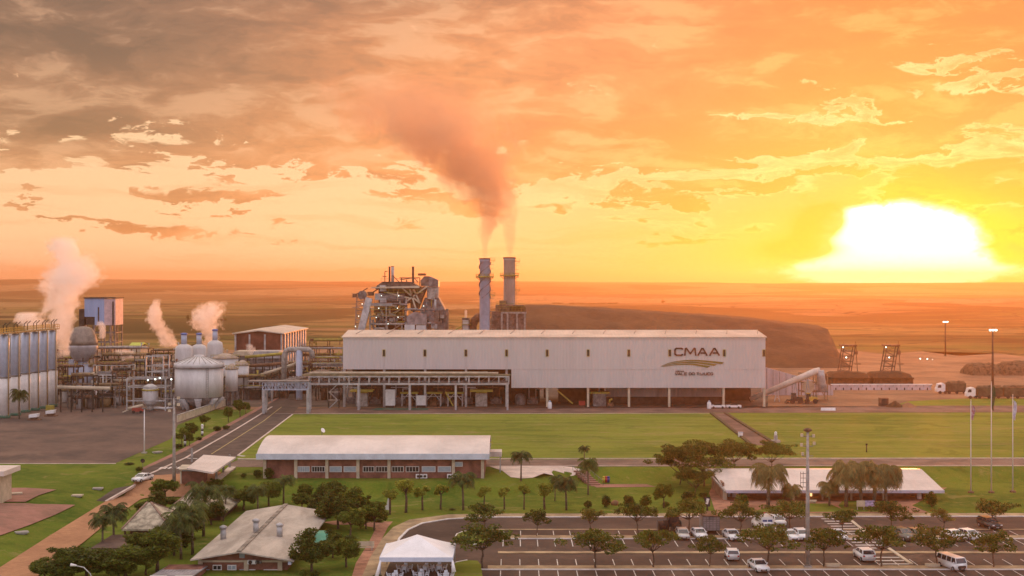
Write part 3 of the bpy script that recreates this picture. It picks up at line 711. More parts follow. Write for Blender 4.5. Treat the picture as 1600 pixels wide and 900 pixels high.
    part('blade', blade(curve([(1032, 572.5), (1050, 565.5), (1080, 562), (1110, 563.8), (1131, 566)]), curve([(1032, 572.8), (1050, 566.6), (1080, 564), (1108, 566.3), (1128, 568.8)]), -0.20), olive, sw)
    part('blade', blade(curve([(1034, 572.6), (1052, 567.3), (1080, 565), (1105, 567.2), (1120, 569.2)]), curve([(1034, 572.8), (1052, 568.6), (1080, 566.9), (1100, 569.2), (1116, 571.6)]), -0.18), olive, sw)
    part('blade', blade(curve([(1036, 572.6), (1056, 569.2), (1080, 567.8), (1096, 570.0), (1110, 572)]), curve([(1036, 572.9), (1056, 570.4), (1078, 570), (1094, 572.4), (1105, 574.8)]), -0.16), olive, sw)
    # external pipe and lattice bridge standing in front of the hall
warehouse()
def lattice(mb, a, b, h, n, w=0.16, diag=True, vert=True):
    a = Vector(a); b = Vector(b); u = Vector((0, 0, h))
    mb.bar(a, b, w * 1.5); mb.bar(a + u, b + u, w * 1.5)
    for i in range(n + 1):
        p = a.lerp(b, i / n)
        if vert: mb.bar(p, p + u, w)
        if diag and i < n:
            q = a.lerp(b, (i + 1) / n)
            if i % 2: mb.bar(p + u, q, w * 0.8)
            else: mb.bar(p, q + u, w * 0.8)
def pipe_bridges():
    Y = 362.0
    t = thing('pipe_bridge', 'long pale steel lattice bridge carrying pipes across the front of the hall', 'pipe bridge', (Xp(483, Y), Y, 0))
    x0 = 0; x1 = Xp(795, Y) - Xp(483, Y); zb, zt = Zp(600, Y), Zp(588, Y)
    k = MB(); lattice(k, (x0, 0, zb), (x1, 0, zb), zt - zb, 20, 0.36, diag=False); lattice(k, (x0, 3, zb), (x1, 3, zb), zt - zb, 20, 0.3, diag=False)
    for i in range(20):
        p = lerp(x0, x1, i / 20); q = lerp(x0, x1, (i + 1) / 20)
        k.bar((p, 0, zb), (q, 3, zb), 0.15); k.bar((p, 3, zb + .1), (q, 3, zt), 0.12)
    part('truss', k, steel, t)
    k = MB(); k.box(x0 - 2, x1 + 0.5, -0.3, 3.3, zt + 0.15, zt + 0.45); part('walkway', k, mat('olive_walkway', (0.22, 0.18, 0.09), 0.8, 0.3), t)
    k = MB(); k.tube([(x0, 1, zt + 0.9), (x1 - 6, 1, zt + 0.9)], 0.35, 8); k.tube([(x0 + 6, 2.2, zt + 0.8), (x1 - 3, 2.2, zt + 0.8)], 0.25, 8); part('pipe', k, creampost, t)
    k = MB()
    for i in range(3): k.tube([(x0, 0.8 + i * 0.7, zb + 0.6), (x1, 0.8 + i * 0.7, zb + 0.6)], 0.22, 6)
    part('pipe', k, greysteel, t)
    for x in (483, 560, 640, 712, 793):
        X = Xp(x, Y) - Xp(483, Y); part('leg', MB().box(X - 0.28, X + 0.28, -0.2, 0.2, -0.1, zb), steel, t); part('leg', MB().box(X - 0.2, X + 0.2, 2.8, 3.2, -0.1, zb), steel, t)
    Y = 352.0
    t = thing('pipe_bridge', 'lower cross braced steel bridge spanning the plant road beside the round tanks', 'pipe bridge', (Xp(410, Y), Y, 0))
    x1 = Xp(482, Y) - Xp(410, Y); zb, zt = Zp(609, Y), Zp(598, Y)
    k = MB()
    for yy in (0, 3.5): lattice(k, (0, yy, zb), (x1, yy, zb), zt - zb, 14, 0.16)
    part('truss', k, bluesteel, t)
    k = MB().box(-4, x1, -0.4, 3.9, zt + 0.15, zt + 0.5); part('walkway', k, greysteel, t)
    for X in (0.3, x1 - 0.2): part('leg', MB().box(X - 0.35, X + 0.35, -0.2, 0.4, -0.1, zb), steel, t); part('leg', MB().box(X - 0.3, X + 0.3, 3.2, 3.8, -0.1, zb), steel, t)
    for j, (x, Yl) in enumerate(((417, 372), (425, 388), (433, 404), (440, 420))):
        X = Xp(x, Yl) - Xp(410, Y); part('leg', MB().box(X - 0.25, X + 0.25, Yl - Y - 0.25, Yl - Y + 0.25, 0, zb).box(X - 0.2, X + 4.5, Yl - Y - 0.2, Yl - Y + 0.2, zb - 0.8, zb - 0.4), concrete, t)
    k = MB()
    for i in range(4): k.tube([(-1 + i * 1.1, 2, zb + 0.5), (5 + i * 1.1, 72, zb + 0.5)], 0.28, 6)
    part('pipe', k, greysteel, t)
pipe_bridges()
# ---------------------------------------------------------------- machinery under the hall
def under_hall():
    Y = 373.0
    def st(name, lab, cat, grp=None, x=0, yy=Y): return thing(name, lab, cat, (Xp(x, yy), yy, 0), 0, grp)
    # loading booths with yellow roofs
    for x, lab in ((565, 'cream loading booth under a yellow roof, nearest the hall corner'), (752, 'cream loading booth under a yellow roof, near the right end of the lattice bridge')):
        t = st('loading_booth', lab, 'booth', 'loading booths under the hall', x)
        part('cabin', MB().box(-1.7, 1.7, 0, 3, 0, 3.8), concrete, t)
        part('roof', MB().box(-3.3, 3.3, -0.8, 4, 4.3, 4.7).box(-1.6, 1.6, 0.2, 2.8, 3.81, 4.29), yellow, t)
    for x, lab, w, h, z0 in ((609.5, 'tall white container box standing under the hall', 2.7, 4.5, 0.6), (657.8, 'short white container box standing under the hall', 2.7, 2.7, 0.7)):
        t = st('white_container', lab, 'container', None, x, 369)
        part('body', MB().box(-w/2, w/2, 0, 2, z0, z0 + h), white, t)
        part('base_frame', MB().box(-w/2 + .1, w/2 - .1, 0.1, 1.9, 0, z0), darksteel, t)
    for x, lab in ((639, 'steel platform with a braced gantry left of the short white container'), (677, 'steel platform with a braced gantry right of the short white container'), (711, 'steel platform with a braced gantry left of the right yellow roofed booth')):
        t = st('gantry_platform', lab, 'platform', 'gantry platforms under the hall', x)
        part('deck', MB().box(-2.6, 2.6, 0, 3, 3.7, 4.0), yellow, t)
        k = MB()
        for s in (-2.1, 2.1):
            k.bar((s, 0.2, 0), (s, 0.2, 3.7), 0.3); k.bar((s, 2.8, 0), (s, 2.8, 3.7), 0.3); k.bar((s, 0.2, 1.6), (s * 0.1, 0.2, 3.7), 0.2); k.bar((s, 0.1, 3.5), (s, 2.9, 3.5), 0.2)
        k.bar((-2.1, 0.2, 2.9), (2.1, 0.2, 2.9), 0.2)
        part('leg_frame', k, steel, t)
        part('machine', MB().box(-1.0, 1.0, 0.8, 2.4, 0, 1.7).cyl(0.4, 1.6, 1.7, 2.6, 0.5, n=10), rust, t)
    for x0, x1, z0, z1, lab in ((696, 708, 4.2, 0.1, 'yellow steel stair coming down under the hall beside the gantries'), (871, 895, 4.6, 0.8, 'pale yellow sloping chute between the hall columns')):
        t = st('stair', lab, 'stair', None, x0)
        k = MB(); w = Xp(x1, Y) - Xp(x0, Y); k.bar((0, 0.2, z0), (w, 0.2, z1), 0.5, 0.35); k.bar((0, 1.4, z0), (w, 1.4, z1), 0.2, 0.3)
        part('stringer', k, yellow, t)
        k = MB()
        for i in range(8): p = (i + .5) / 8; k.box(w * p - .2, w * p + .2, 0.4, 1.3, lerp(z0, z1, p) - .06, lerp(z0, z1, p))
        part('tread', k, steel, t)
    tag(single('tank', MB().lathe([(1.5, 0), (1.6, .4), (1.6, 2.4), (1.2, 3.1), (.3, 3.4)], 0, 0, 16), greysteel, 'squat grey round tank in the open bay right of the lattice bridge', 'tank', (Xp(813, 378), 378, 0)))
    t = st('crate_box', 'red box shaped machine on the ground under the hall', 'machine', None, 909.5)
    part('body', MB().box(-0.9, 0.9, 0, 1.6, 0.3, 1.5), mat('red_paint', (0.42, 0.05, 0.03), 0.6, 0.15), t); part('base', MB().box(-1, 1, -.1, 1.7, 0, .29), darksteel, t)
    t = st('machine', 'dark square hopper with a flat top under the hall left of the grey wall', 'hopper', None, 937)
    part('body', MB().box(-1.9, 1.9, 0.5, 4, 0, 3.6), greysteel, t); part('top', MB().box(-2.9, 2.9, 0.2, 4.3, 3.7, 4.1), yellow, t); part('pipe', MB().cyl(0, 2, 4.1, 6.2, 0.25, n=8), steel, t)
    t = st('machine', 'orange machine with a small hood beside the dark square hopper', 'machine', None, 954)
    part('body', MB().box(-0.8, 0.8, 0, 1.4, 0, 1.0), rust, t); part('hood', MB().tube([(-.2, .7, 1), (-.2, .7, 1.8), (.6, .7, 2.1)], 0.3, 8), yellow, t)
    for x, lab in ((859, 'white lidded drum standing at the foot of a hall column'), (1108, 'white lidded drum standing before the grey wall at the right')):
        t = st('drum', lab, 'drum', None, x, 366)
        part('body', MB().lathe([(.55, 0), (.6, .2), (.6, 1.6), (.45, 1.9)], 0, 0, 12), white, t); part('lid', MB().lathe([(.35, 1.91), (.35, 2.2), (.1, 2.4)], 0, 0, 12), glassl, t)
    for x, lab in ((1122, 'left of two small pickup trucks parked under the right end of the hall'), (1147, 'right of two small pickup trucks parked under the right end of the hall')):
        t = st('pickup_truck', lab, 'pickup', 'pickups under the hall', x, 366)
        part('body', MB().box(-2.1, 2.1, 0, 1.6, 0.4, 1.0), white, t)
        part('cab', MB().prism_xz([(-1.0, 1.0), (1.1, 1.0), (.7, 1.55), (-.8, 1.55)], 0.1, 1.5), glassd, t)
        for s in (-1.3, 1.3): part('wheel', MB().tube([(s, -.05, .35), (s, .2, .35)], .35, 10), tyre, t)
    # clutter in the dark left bays
    for i, (x, lab) in enumerate(((548, 'leftmost'), (586, 'second'), (624, 'third'), (690, 'fourth'), (730, 'fifth'), (775, 'sixth'), (832, 'seventh'))):
        t = st('pump_unit', lab + ' of the dark pump units standing in a row inside the hall bays', 'pump', 'pump units inside the hall', x, 380)
        r = R.random
        part('body', MB().box(-1.6, 1.6, 0, 2, 0, 1.2 + r()).tube([(-1.8, 1, 1.6), (1.8, 1, 1.6)], 0.5, 8), greysteel, t)
        k = MB(); k.tube([(-1, .4, 1.5), (-1, .4, 6.5)], .22, 8); k.tube([(1, .4, 1.5), (1, .4, 4.5), (3, .4, 4.5)], .2, 8); k.bar((-2.5, 0, 5), (2.5, 0, 5), .25)
        part('pipe', k, rust if i % 2 else steel, t)
    sheet('green_floor_patch', [(578, 641), (590, 637.5), (672, 637.5), (668, 641)], shadegreen, 0.045)
    # steel stair tower at the hall's left corner
    t = st('stair_tower', 'narrow stair tower with lamps at the left corner of the long hall', 'stair tower', None, 521, 368)
    k = MB()
    for z in range(4):
        k.bar((-1.2 + (z % 2) * 2.4, 0, z * 2.3), (1.2 - (z % 2) * 2.4, 0, z * 2.3 + 2.3), .3); k.box(-1.6, 1.6, 0, 1.6, z * 2.3 + 2.2, z * 2.3 + 2.3)
    part('flight', k, steel, t)
    k = MB()
    for sx in (-1.5, 1.5):
        for sy in (0, 1.6): k.bar((sx, sy, 0), (sx, sy, 10), .16)
    part('frame', k, darksteel, t)
under_hall()
def lamp(x, y, Y, lab, r=0.28):
    t = thing('floodlight', lab, 'lamp', pt(x, y, Y), 0, 'small lit floodlights on the steelwork')
    part('bulb', MB().ball((0, -0.25, 0), r, n=8, m=5), lampm, t); part('bracket', MB().bar((0, -.25, r*.9), (0, 1.2, r*.9), .09), darksteel, t)
# ================================================================ BOILER HOUSE
def boiler():
    Y = 440.0
    def b(x, y): return (Xp(x, Y) - ox, Zp(y, Y))
    ox = Xp(625, Y)
    t = thing('boiler_house', 'tall tangled steel boiler house with dark drum, pipes and gangways behind the hall', 'boiler house', (ox, Y, 0))
    def rect(mb, x0, y0, x1, y1, d0=0, d1=12):
        a = b(x0, y1); c = b(x1, y0); mb.box(a[0], c[0], d0, d1, a[1], c[1]); return mb
    def poly(mb, pts, d0, d1):
        P = [b(*p) for p in pts]
        ar = sum(P[i][0]*P[(i+1) % len(P)][1] - P[(i+1) % len(P)][0]*P[i][1] for i in range(len(P)))
        if ar < 0: P.reverse()
        mb.prism_xz(P, d0, d1); return mb
    # furnace block
    k = MB(); rect(k, 590, 452, 642, 474, 3, 14); rect(k, 583, 480, 632, 522, 9, 16); part('furnace', k, darksteel, t)
    k = MB(); poly(k, [(585, 452), (588, 446), (597, 440), (640, 440), (650, 446), (655, 452)], 2, 12); part('drum', k, mat('warm_dark_steel', (0.20, 0.15, 0.12), 0.7, 0.3), t)
    k = MB(); poly(k, [(578, 450.5), (582, 448.5), (655, 446.5), (655, 450)], -1, 12); part('canopy', k, creampost, t)
    k = MB(); k.tube([(b(594, 465)[0], 1.6, b(594, 465)[1]), (b(632, 465)[0], 1.6, b(632, 465)[1])], 1.4, 12); part('header', k, greysteel, t)
    # pale frame in front
    k = MB()
    rect(k, 577, 473.5, 636, 478.5, 0, .9)
    for x in (578, 603.5, 633.5): rect(k, x - 1.1, 478.6, x + 1.1, 524, 0, .9)
    rect(k, 579, 493.6, 633, 495.2, .1, .8); rect(k, 579, 505, 633, 506.6, .1, .8); rect(k, 633, 465, 635.4, 524, 1, 1.9)
    part('frame', k, steel, t)
    k = MB()
    def bar(x0, y0, x1, y1, d=0.4, w=0.35): a = b(x0, y0); c = b(x1, y1); k.bar((a[0], d, a[1]), (c[0], d, c[1]), w)
    bar(580, 481, 604, 494); bar(604, 494, 630, 481, .9); bar(588, 493, 612, 506); bar(604, 506, 632, 494, .9); bar(580, 506, 590, 516); bar(612, 516, 628, 506)
    part('brace', k, creampost, t)
    k = MB()
    for P in ([(580, 500), (580, 506), (605, 506.5), (605, 520)], [(607, 506), (628, 506), (628, 520)], [(583, 520), (588, 513), (600, 513), (600, 520)], [(609, 482), (609, 492), (616, 492), (616, 503)], [(595, 483), (598, 490), (598, 503)]):
        k.tube([(b(*p)[0], -.5, b(*p)[1]) for p in P], .42, 8)
    part('pipe', k, concrete, t)
    k = MB()
    for x, y in ((590, 488), (600, 487), (615, 486), (623, 489), (590, 500), (622, 500), (611, 498), (597, 511), (620, 512)):
        a = b(x, y); k.box(a[0] - 1.1, a[0] + 1.1, 4, 6, a[1] - .9, a[1] + .9)
        k.tube([(a[0] - 2, 3.5, a[1] - 1.2), (a[0] + 2, 3.5, a[1] - 1.2)], .3, 6)
    part('valve_gear', k, rust, t)
    rb = random.Random(5); ms = [rust, steel, greysteel, yellow, creampost, darksteel]
    for i in range(34):
        x0 = rb.uniform(580, 692); y0 = rb.uniform(452, 516); L_ = rb.uniform(6, 26); k = MB(); d = rb.uniform(-1.6, 1.8); a = b(x0, y0)
        if rb.random() < .5: c = b(min(x0 + L_, 698), y0)
        else: c = b(x0, min(y0 + L_, 523))
        P = [(a[0], d, a[1]), (c[0], d, c[1])]
        if rb.random() < .5: P.append((c[0] + rb.uniform(-2, 2), d + 2.5, c[1] - rb.uniform(0, 2)))
        k.tube(P, rb.uniform(.12, .4), 7); part('pipe', k, rb.choice(ms), t)
    for i in range(16):
        a = b(rb.uniform(584, 690), rb.uniform(455, 515)); r = rb.uniform(.5, 1.5); h = rb.uniform(.8, 2.6)
        part('machine_box', MB().box(a[0] - r, a[0] + r, -.2 + rb.uniform(0, 1.5), 3, a[1], a[1] + h), rb.choice([steel, concrete, greysteel, rust, steel]), t)
    # gangways with railings
    for x0, x1, y, d in ((578, 634, 493, -0.9), (586, 640, 474, -1.2), (600, 660, 457, 1.0), (595, 652, 440, 2), (641, 664, 494, -.5), (578, 633, 483, -.7), (641, 664, 507, -.5)):
        k = MB(); a = b(x0, y); c = b(x1, y); k.box(a[0], c[0], d - 1.2, d, a[1] - .12, a[1])
        n = max(2, int((c[0] - a[0]) / 1.6))
        for i in range(n + 1): q = lerp(a[0], c[0], i / n); k.bar((q, d - 1.15, a[1]), (q, d - 1.15, a[1] + 1.1), .07)
        k.bar((a[0], d - 1.15, a[1] + 1.1), (c[0], d - 1.15, a[1] + 1.1), .08); k.bar((a[0], d - 1.15, a[1] + .55), (c[0], d - 1.15, a[1] + .55), .06)
        part('gangway', k, yellow if int(y) % 2 else greysteel, t)
    # stacks on top
    for x0, x1, y0 in ((604.5, 607.5, 417), (608.6, 613.2, 416.5), (641.5, 645, 417)):
        a = b((x0 + x1) / 2, 442); r = (Xp(x1, Y) - Xp(x0, Y)) / 2
        s = part('vent_stack', MB().cyl(a[0], 6, a[1], b(0, y0)[1], r, n=12), steel if x0 == 608.6 else darksteel, t)
        part('rim', MB().cyl(a[0], 6, b(0, y0)[1], b(0, y0)[1] + .2, r * 1.15, n=12), rust, s)
    k = MB()
    for x0, y0, x1, y1 in ((600, 424, 600, 442), (596, 432, 603, 432), (600, 424, 604, 424), (623, 434, 655, 434), (626, 434, 626, 446), (655, 434, 655, 446), (624, 437, 646, 434), (646, 434, 652, 441), (612, 430, 622, 440), (634, 437, 634, 446), (659, 428, 664, 428), (652, 429, 663, 429)):
        a = b(x0, y0); c = b(x1, y1); k.bar((a[0], 3, a[1]), (c[0], 3, c[1]), .28)
    a = b(596, 432)
    part('top_pipework', k, rust, t)
    k = MB(); rect(k, 652, 427, 664, 430.5, 3, 6); part('top_hood', k, rust, t)
    # gas duct tower right
    k = MB(); poly(k, [(656, 438), (662, 431.5), (669, 431.5), (669, 447), (657, 447)], 3, 11); part('duct_head', k, mat('warm_dark_steel', (0,0,0)), t)
    k = MB(); poly(k, [(669, 431.5), (684, 438), (684, 448), (669, 448)], 3, 12); part('duct_block', k, greysteel, t)
    k = MB(); poly(k, [(666, 448.2), (684, 448.2), (683, 465), (666, 465)], 3.5, 11); part('duct', k, concrete, t)
    k = MB(); poly(k, [(663, 465.3), (684.5, 465.3), (695, 485), (656, 485)], 2.5, 12.5); part('duct_hopper', k, greysteel, t)
    k = MB(); poly(k, [(656, 485.4), (698, 485.4), (698, 524), (688, 524), (686, 500), (672, 500), (670, 524), (656, 524)], 2, 13); part('economiser', k, greysteel, t)
    k = MB(); rect(k, 696, 483, 700, 524, 1, 5); rect(k, 678, 486, 690, 522, .8, 1.9); part('pilaster', k, mat('warm_dark_steel', (0,0,0)), t)
    k = MB(); poly(k, [(640, 450), (667, 447), (651, 486), (641, 486)], 1.5, 8); part('chute', k, rust, t)
    k = MB()
    for x0, y0, x1, y1 in ((604, 457, 640, 466), (628, 450, 655, 473), (636, 470, 668, 447), (640, 452, 650, 484), (646, 452, 656, 474)):
        a = b(x0, y0); c = b(x1, y1); k.bar((a[0], 0.6, a[1]), (c[0], 0.6, c[1]), .5)
    part('sloping_brace', k, creampost, t)
    k = MB(); poly(k, [(636, 494), (648, 487), (667, 492), (667, 507), (636, 507)], -2, 5); part('gable_box', k, mat('dull_lilac_steel', (0.30, 0.26, 0.25), 0.7, 0.2), t)
    k = MB(); rect(k, 633, 507.2, 649, 524, -2.5, 3); rect(k, 651, 508, 666, 524, -2.4, 3); part('white_cabin', k, tankpaint, t)
    k = MB(); poly(k, [(640, 519), (648, 514), (648, 524), (640, 524)], -3, -2.55); part('cabin_hood', k, steel, t)
    # bagasse feed conveyor and head on the left
    k = MB(); a = b(563, 526); c = b(577, 466); k.bar((a[0], -2, a[1]), (c[0], 0, c[1]), 2.3, 2.0); part('feed_conveyor', k, steel, t)
    k = MB(); a = b(566, 461); k.tube([(a[0], -1, a[1]), (a[0], 3, a[1])], 1.5, 14); part('conveyor_head', k, greysteel, t)
    k = MB()
    P = [b(554, 524), b(557, 464)]; 
    for s in (0, 2.6):
        for d in (0, 2.6): k.bar((P[0][0] + s, d, P[0][1]), (P[1][0] + s, d, P[1][1]), .2)
    for i in range(8):
        y = 464 + i * 7; a = b(557 - i * .4, y); k.bar((a[0], 0, a[1]), (a[0] + 2.6, 0, a[1]), .16); k.bar((a[0], 0, a[1]), (a[0] + 2.4, 0, a[1] - 1.5), .13); k.bar((a[0], 2.6, a[1]), (a[0] + 2.6, 2.6, a[1]), .16)
    for y, w in ((464, 26), (480, 12)):
        a = b(550, y); c = b(550 + w, y); k.box(a[0], c[0], -.6, 3.2, a[1] - .15, a[1]); k.bar((a[0], -.6, a[1] + 1.1), (c[0], -.6, a[1] + 1.1), .09)
    part('lattice_mast', k, greysteel, t)
    k = MB(); rect(k, 551, 459, 557, 464, -.2, 2.6); rect(k, 574, 456, 583, 462, 0, 3); part('drive_unit', k, rust, t)
    k = MB()
    for x0, y0, x1, y1 in ((566, 455, 574, 450), (583, 456, 590, 452), (557, 459, 566, 456)):
        a = b(x0, y0); c = b(x1, y1); k.bar((a[0], 1, a[1]), (c[0], 1, c[1]), .35)
    part('linkage', k, rust, t)
    k = MB(); rect(k, 560, 521, 696, 523, 2, 3); 
    for x in (586, 610, 640, 660, 690): a = b(x, 521); k.box(a[0] - .5, a[0] + .5, 2, 3, 0, a[1])
    part('base_frame', k, darksteel, t)
    i = 0
    for x, y, lab in ((596, 462, 'upper left on the dark drum'), (623, 462, 'upper right on the dark drum'), (592, 481.5, 'top left inside the pale frame'), (621, 481.5, 'top right inside the pale frame'), (588, 496, 'middle left inside the pale frame'), (622, 495.5, 'middle right inside the pale frame'), (606.5, 506, 'low centre of the pale frame'), (662, 478, 'on the grey hopper flare'), (566, 475, 'high on the left conveyor'), (560.5, 494, 'middle of the left conveyor'), (555.5, 510, 'foot of the left conveyor')):
        lamp(x, y, 437.5, 'lit floodlight of the boiler house, ' + lab, 0.12)
boiler()
# ---------------------------------------------------------------- chimneys
def ring(mb, x, y, z, r0, r1, h=0.15, n=20):
    mb.lathe([(r0, z), (r1, z), (r1, z + h), (r0, z + h)], x, y, n)
def chimney(px, w, ytop, Y, lab, m, plats, strakes, m2=None):
    r = w / 2 * Y / F; X = Xp(px, Y); H = Zp(ytop, Y)
    t = thing('chimney', lab, 'chimney', (X, Y, 0), 0, 'twin boiler chimneys')
    part('shaft', MB().lathe([(r * 1.06, 0), (r * 1.03, 10), (r, H - .6), (r * 1.06, H - .55), (r * 1.06, H)], 0, 0, 28), m, t)
    part('rim', MB().lathe([(r * .85, H + .01), (r * 1.1, H + .01), (r * 1.1, H + .5), (r * .85, H + .5)], 0, 0, 24), darksteel, t)
    for j in range(3 if strakes else 0):
        k = MB(); vs = []
        z0 = strakes[0]; z1 = strakes[1]; n = 60; turns = 1.35
        for i in range(n + 1):
            a = 2*pi*(j / 3 + turns * i / n); z = lerp(z0, z1, i / n)
            vs += [(r * .98 * cos(a), r * .98 * sin(a), z), (r * 1.2 * cos(a), r * 1.2 * sin(a), z), (r * 1.2 * cos(a), r * 1.2 * sin(a), z + .12), (r * .98 * cos(a), r * .98 * sin(a), z + .12)]
        fs = []
        for i in range(n):
            q = i * 4
            for c in range(4): fs.append((q + c, q + (c + 1) % 4, q + 4 + (c + 1) % 4, q + 4 + c))
        k.add(vs, fs); part('helical_strake', k, greysteel, t)
    for y, full in plats:
        z = Zp(y, Y); k = MB()
        n = 16
        if full:
            ring(k, 0, 0, z, r * 1.0, r + 1.5, .45)
            for i in range(n):
                a = 2*pi*i/n; q = (cos(a) * (r + 1.4), sin(a) * (r + 1.4)); a2 = 2*pi*(i+1)/n; q2 = (cos(a2) * (r + 1.4), sin(a2) * (r + 1.4))
                k.bar((*q, z), (*q, z + 1.2), .14); k.bar((*q, z + 1.2), (*q2, z + 1.2), .14); k.bar((*q, z + .6), (*q2, z + .6), .1)
                k.bar((cos(a) * r, sin(a) * r, z - 1.1), (*q, z), .1)
        else:
            k.box(r * .9, r + 1.9, -1, 1, z, z + .15)
            for sx in (r + .1, r + 1.85):
                for sy in (-.95, .95): k.bar((sx, sy, z), (sx, sy, z + 1.2), .1)
            for zz in (.6, 1.2):
                k.bar((r, -.95, z + zz), (r + 1.85, -.95, z + zz), .08); k.bar((r + 1.85, -.95, z + zz), (r + 1.85, .95, z + zz), .08)
            k.bar((r, 0, z - 1.2), (r + 1.8, 0, z), .12)
        part('platform', k, yellow, t)
    k = MB(); xl = r + .35
    for s in (-.3, .3): k.bar((xl, s - .6, 2), (xl, s - .6, H - .5), .09)
    z = 2
    while z < H - .6: k.bar((xl, -.9, z), (xl, -.3, z), .06); z += .8
    z = 6
    while z < H - 1: k.lathe([(.75, z), (.8, z), (.8, z + .1), (.75, z + .1)], xl + .35, -.6, 8); z += 1.6
    part('ladder', k, greysteel, t)
chimney(757.5, 16, 405.5, 480, 'blue grey chimney with spiral strakes, left of the pair behind the hall', bluesteel, ((407, False), (433.5, True), (462, False)), (Zp(466, 480), Zp(410, 480)))
chimney(796, 18, 404, 505, 'brown grey chimney without strakes, right of the pair behind the hall', mat('chimney_steel', (0.58, 0.50, 0.44), 0.6, 0.16, 0.15, aniso=(1, 1, 0.3)), ((409, False), (431.5, True), (454.5, False)), None)
def precipitator():
    Y = 492.0; ox = Xp(794, Y)
    def b(x, y): return (Xp(x, Y) - ox, Zp(y, Y))
    t = thing('dust_filter', 'brown boxy dust filter with pale columns at the foot of the right chimney', 'dust filter', (ox, Y, 0))
    k = MB(); P = [b(768, 478), b(822, 540)]; k.box(P[0][0], P[1][0], 1.0, 12, 0, b(0, 487)[1]); k.box(b(774, 0)[0], b(818, 0)[0], 2, 11, b(0, 487)[1], b(0, 477)[1])
    k.box(b(780, 0)[0], b(790, 0)[0], 2, 11, b(0, 477)[1], b(0, 470)[1])
    part('casing', k, mat('warm_dark_steel', (0,0,0)), t)
    k = MB()
    for x in (784, 793, 808, 820): a = b(x, 0); k.box(a[0] - .35, a[0] + .35, .2, .9, 0, b(0, 488)[1])
    k.box(b(783, 0)[0], b(823, 0)[0], .1, .95, b(0, 490)[1], b(0, 487.5)[1])
    part('column', k, concrete, t)
    k = MB()
    for z in (486, 479, 475):
        a = b(776, z); c = b(820 if z > 476 else 790, z); k.bar((a[0], .4, a[1] + 1.1), (c[0], .4, a[1] + 1.1), .1); k.box(a[0], c[0], .3, 1.4, a[1] - .1, a[1])
        n = 9
        for i in range(n + 1): q = lerp(a[0], c[0], i / n); k.bar((q, .4, a[1]), (q, .4, a[1] + 1.1), .08)
    part('railing', k, yellow, t)
    k = MB()
    for i in range(5): a = b(800 + i * 4.5, 0); k.prism_xz([(a[0] - .9, b(0, 487)[1]), (a[0] + .9, b(0, 487)[1]), (a[0] + .9, b(0, 480)[1]), (a[0], b(0, 477)[1]), (a[0] - .9, b(0, 480)[1])], 1.2, 1.95)
    part('hood', k, rust, t)
    t = thing('flue_duct', 'curved brown duct with a small steaming stack left of the chimneys', 'duct', (Xp(735, 485), 485, 0))
    o = Xp(735, 485); Y = 485
    def c(x, y): return (Xp(x, Y) - o, Zp(y, Y))
    k = MB(); k.tube([(c(738, 530)[0], 2, 0), (c(738, 512)[0], 2, c(738, 512)[1]), (c(741, 501)[0], 2, c(741, 501)[1]), (c(747, 496)[0], 2, c(747, 496)[1]), (c(756, 495)[0], 2, c(756, 495)[1])], 1.6, 12); part('duct', k, rust, t)
    k = MB().box(c(722, 0)[0], c(734, 0)[0], 0, 4, 0, c(0, 497)[1]); part('fan_house', k, greysteel, t)
    k = MB().box(c(723, 0)[0], c(732, 0)[0], -.6, -.01, 0, c(0, 500)[1]); part('white_panel', k, tankpaint, t)
    k = MB()
    for y in (496, 507): k.box(c(718, 0)[0], c(736, 0)[0], -1.5, 0, c(0, y)[1], c(0, y)[1] + .15); k.bar((c(718, 0)[0], -1.4, c(0, y)[1] + 1.1), (c(736, 0)[0], -1.4, c(0, y)[1] + 1.1), .1)
    k.bar((c(712, 0)[0], -1, c(0, 515)[1]), (c(722, 0)[0], -1, c(0, 510)[1]), .5)
    part('platform', k, yellow, t)
precipitator()
# ---------------------------------------------------------------- bagasse mound
def mound():
    # height field: crest along x following the outline seen, slopes to both sides
    Yc = 640.0
    prof = [(770, 476), (800, 475.5), (815, 474.5), (840, 474), (900, 477), (1000, 483.5), (1100, 489.5), (1180, 496), (1250, 504), (1275, 507), (1284, 509), (1290, 524), (1300, 552), (1306, 580), (1310, 592)]
    def crest(px):
        if px <= prof[0][0]: return Zp(prof[0][1], Yc)
        for (a, ya), (b, yb) in zip(prof, prof[1:]):
            if a <= px <= b: return Zp(lerp(ya, yb, (px - a) / (b - a)), Yc)
        return -1
    nx, ny = 150, 46; vs = []; fs = []
    for j in range(ny + 1):
        Y = lerp(536, 740, j / ny)
        for i in range(nx + 1):
            px = lerp(700, 1316, i / nx); X = Xp(px, lerp(Y, Yc, .35))
            c = max(-1.5, crest(px)) * sm(700, 800, px)
            toe = 540; t = (Y - toe) / (Yc - 35 - toe)
            u = max(0, min(1, t)) ** 0.75 if t < 1 else 1.0
            if Y > Yc + 15: u = max(0, 1 - (Y - Yc - 15) / 70)
            n = mn.fractal(Vector((X / 22, Y / 16, 0)), 0.8, 2.1, 5) * 1.1 + 0.8 * mn.noise(Vector((X / 6, Y / 9, 3)))
            z = c * u - 0.6 + (n * min(1, max(0, u * 3)) * (1 if abs(Y - Yc) > 35 else .35))
            vs.append((X, Y, min(z, c + .3) if Y > 580 else z))
    for j in range(ny):
        for i in range(nx): a = j * (nx + 1) + i; fs.append((a, a + 1, a + nx + 2, a + nx + 1))
    k = MB(); k.add(vs, fs, True)
    m = mat('bagasse', (0.125, 0.062, 0.022), 0.95, 0.3, 0.035, col2=(0.055, 0.028, 0.011), bump=0.5, bscale=0.6, detail=9)
    single('bagasse_mound', k, m, 'huge flat topped brown mound of cane fibre behind the hall', 'mound')
mound()
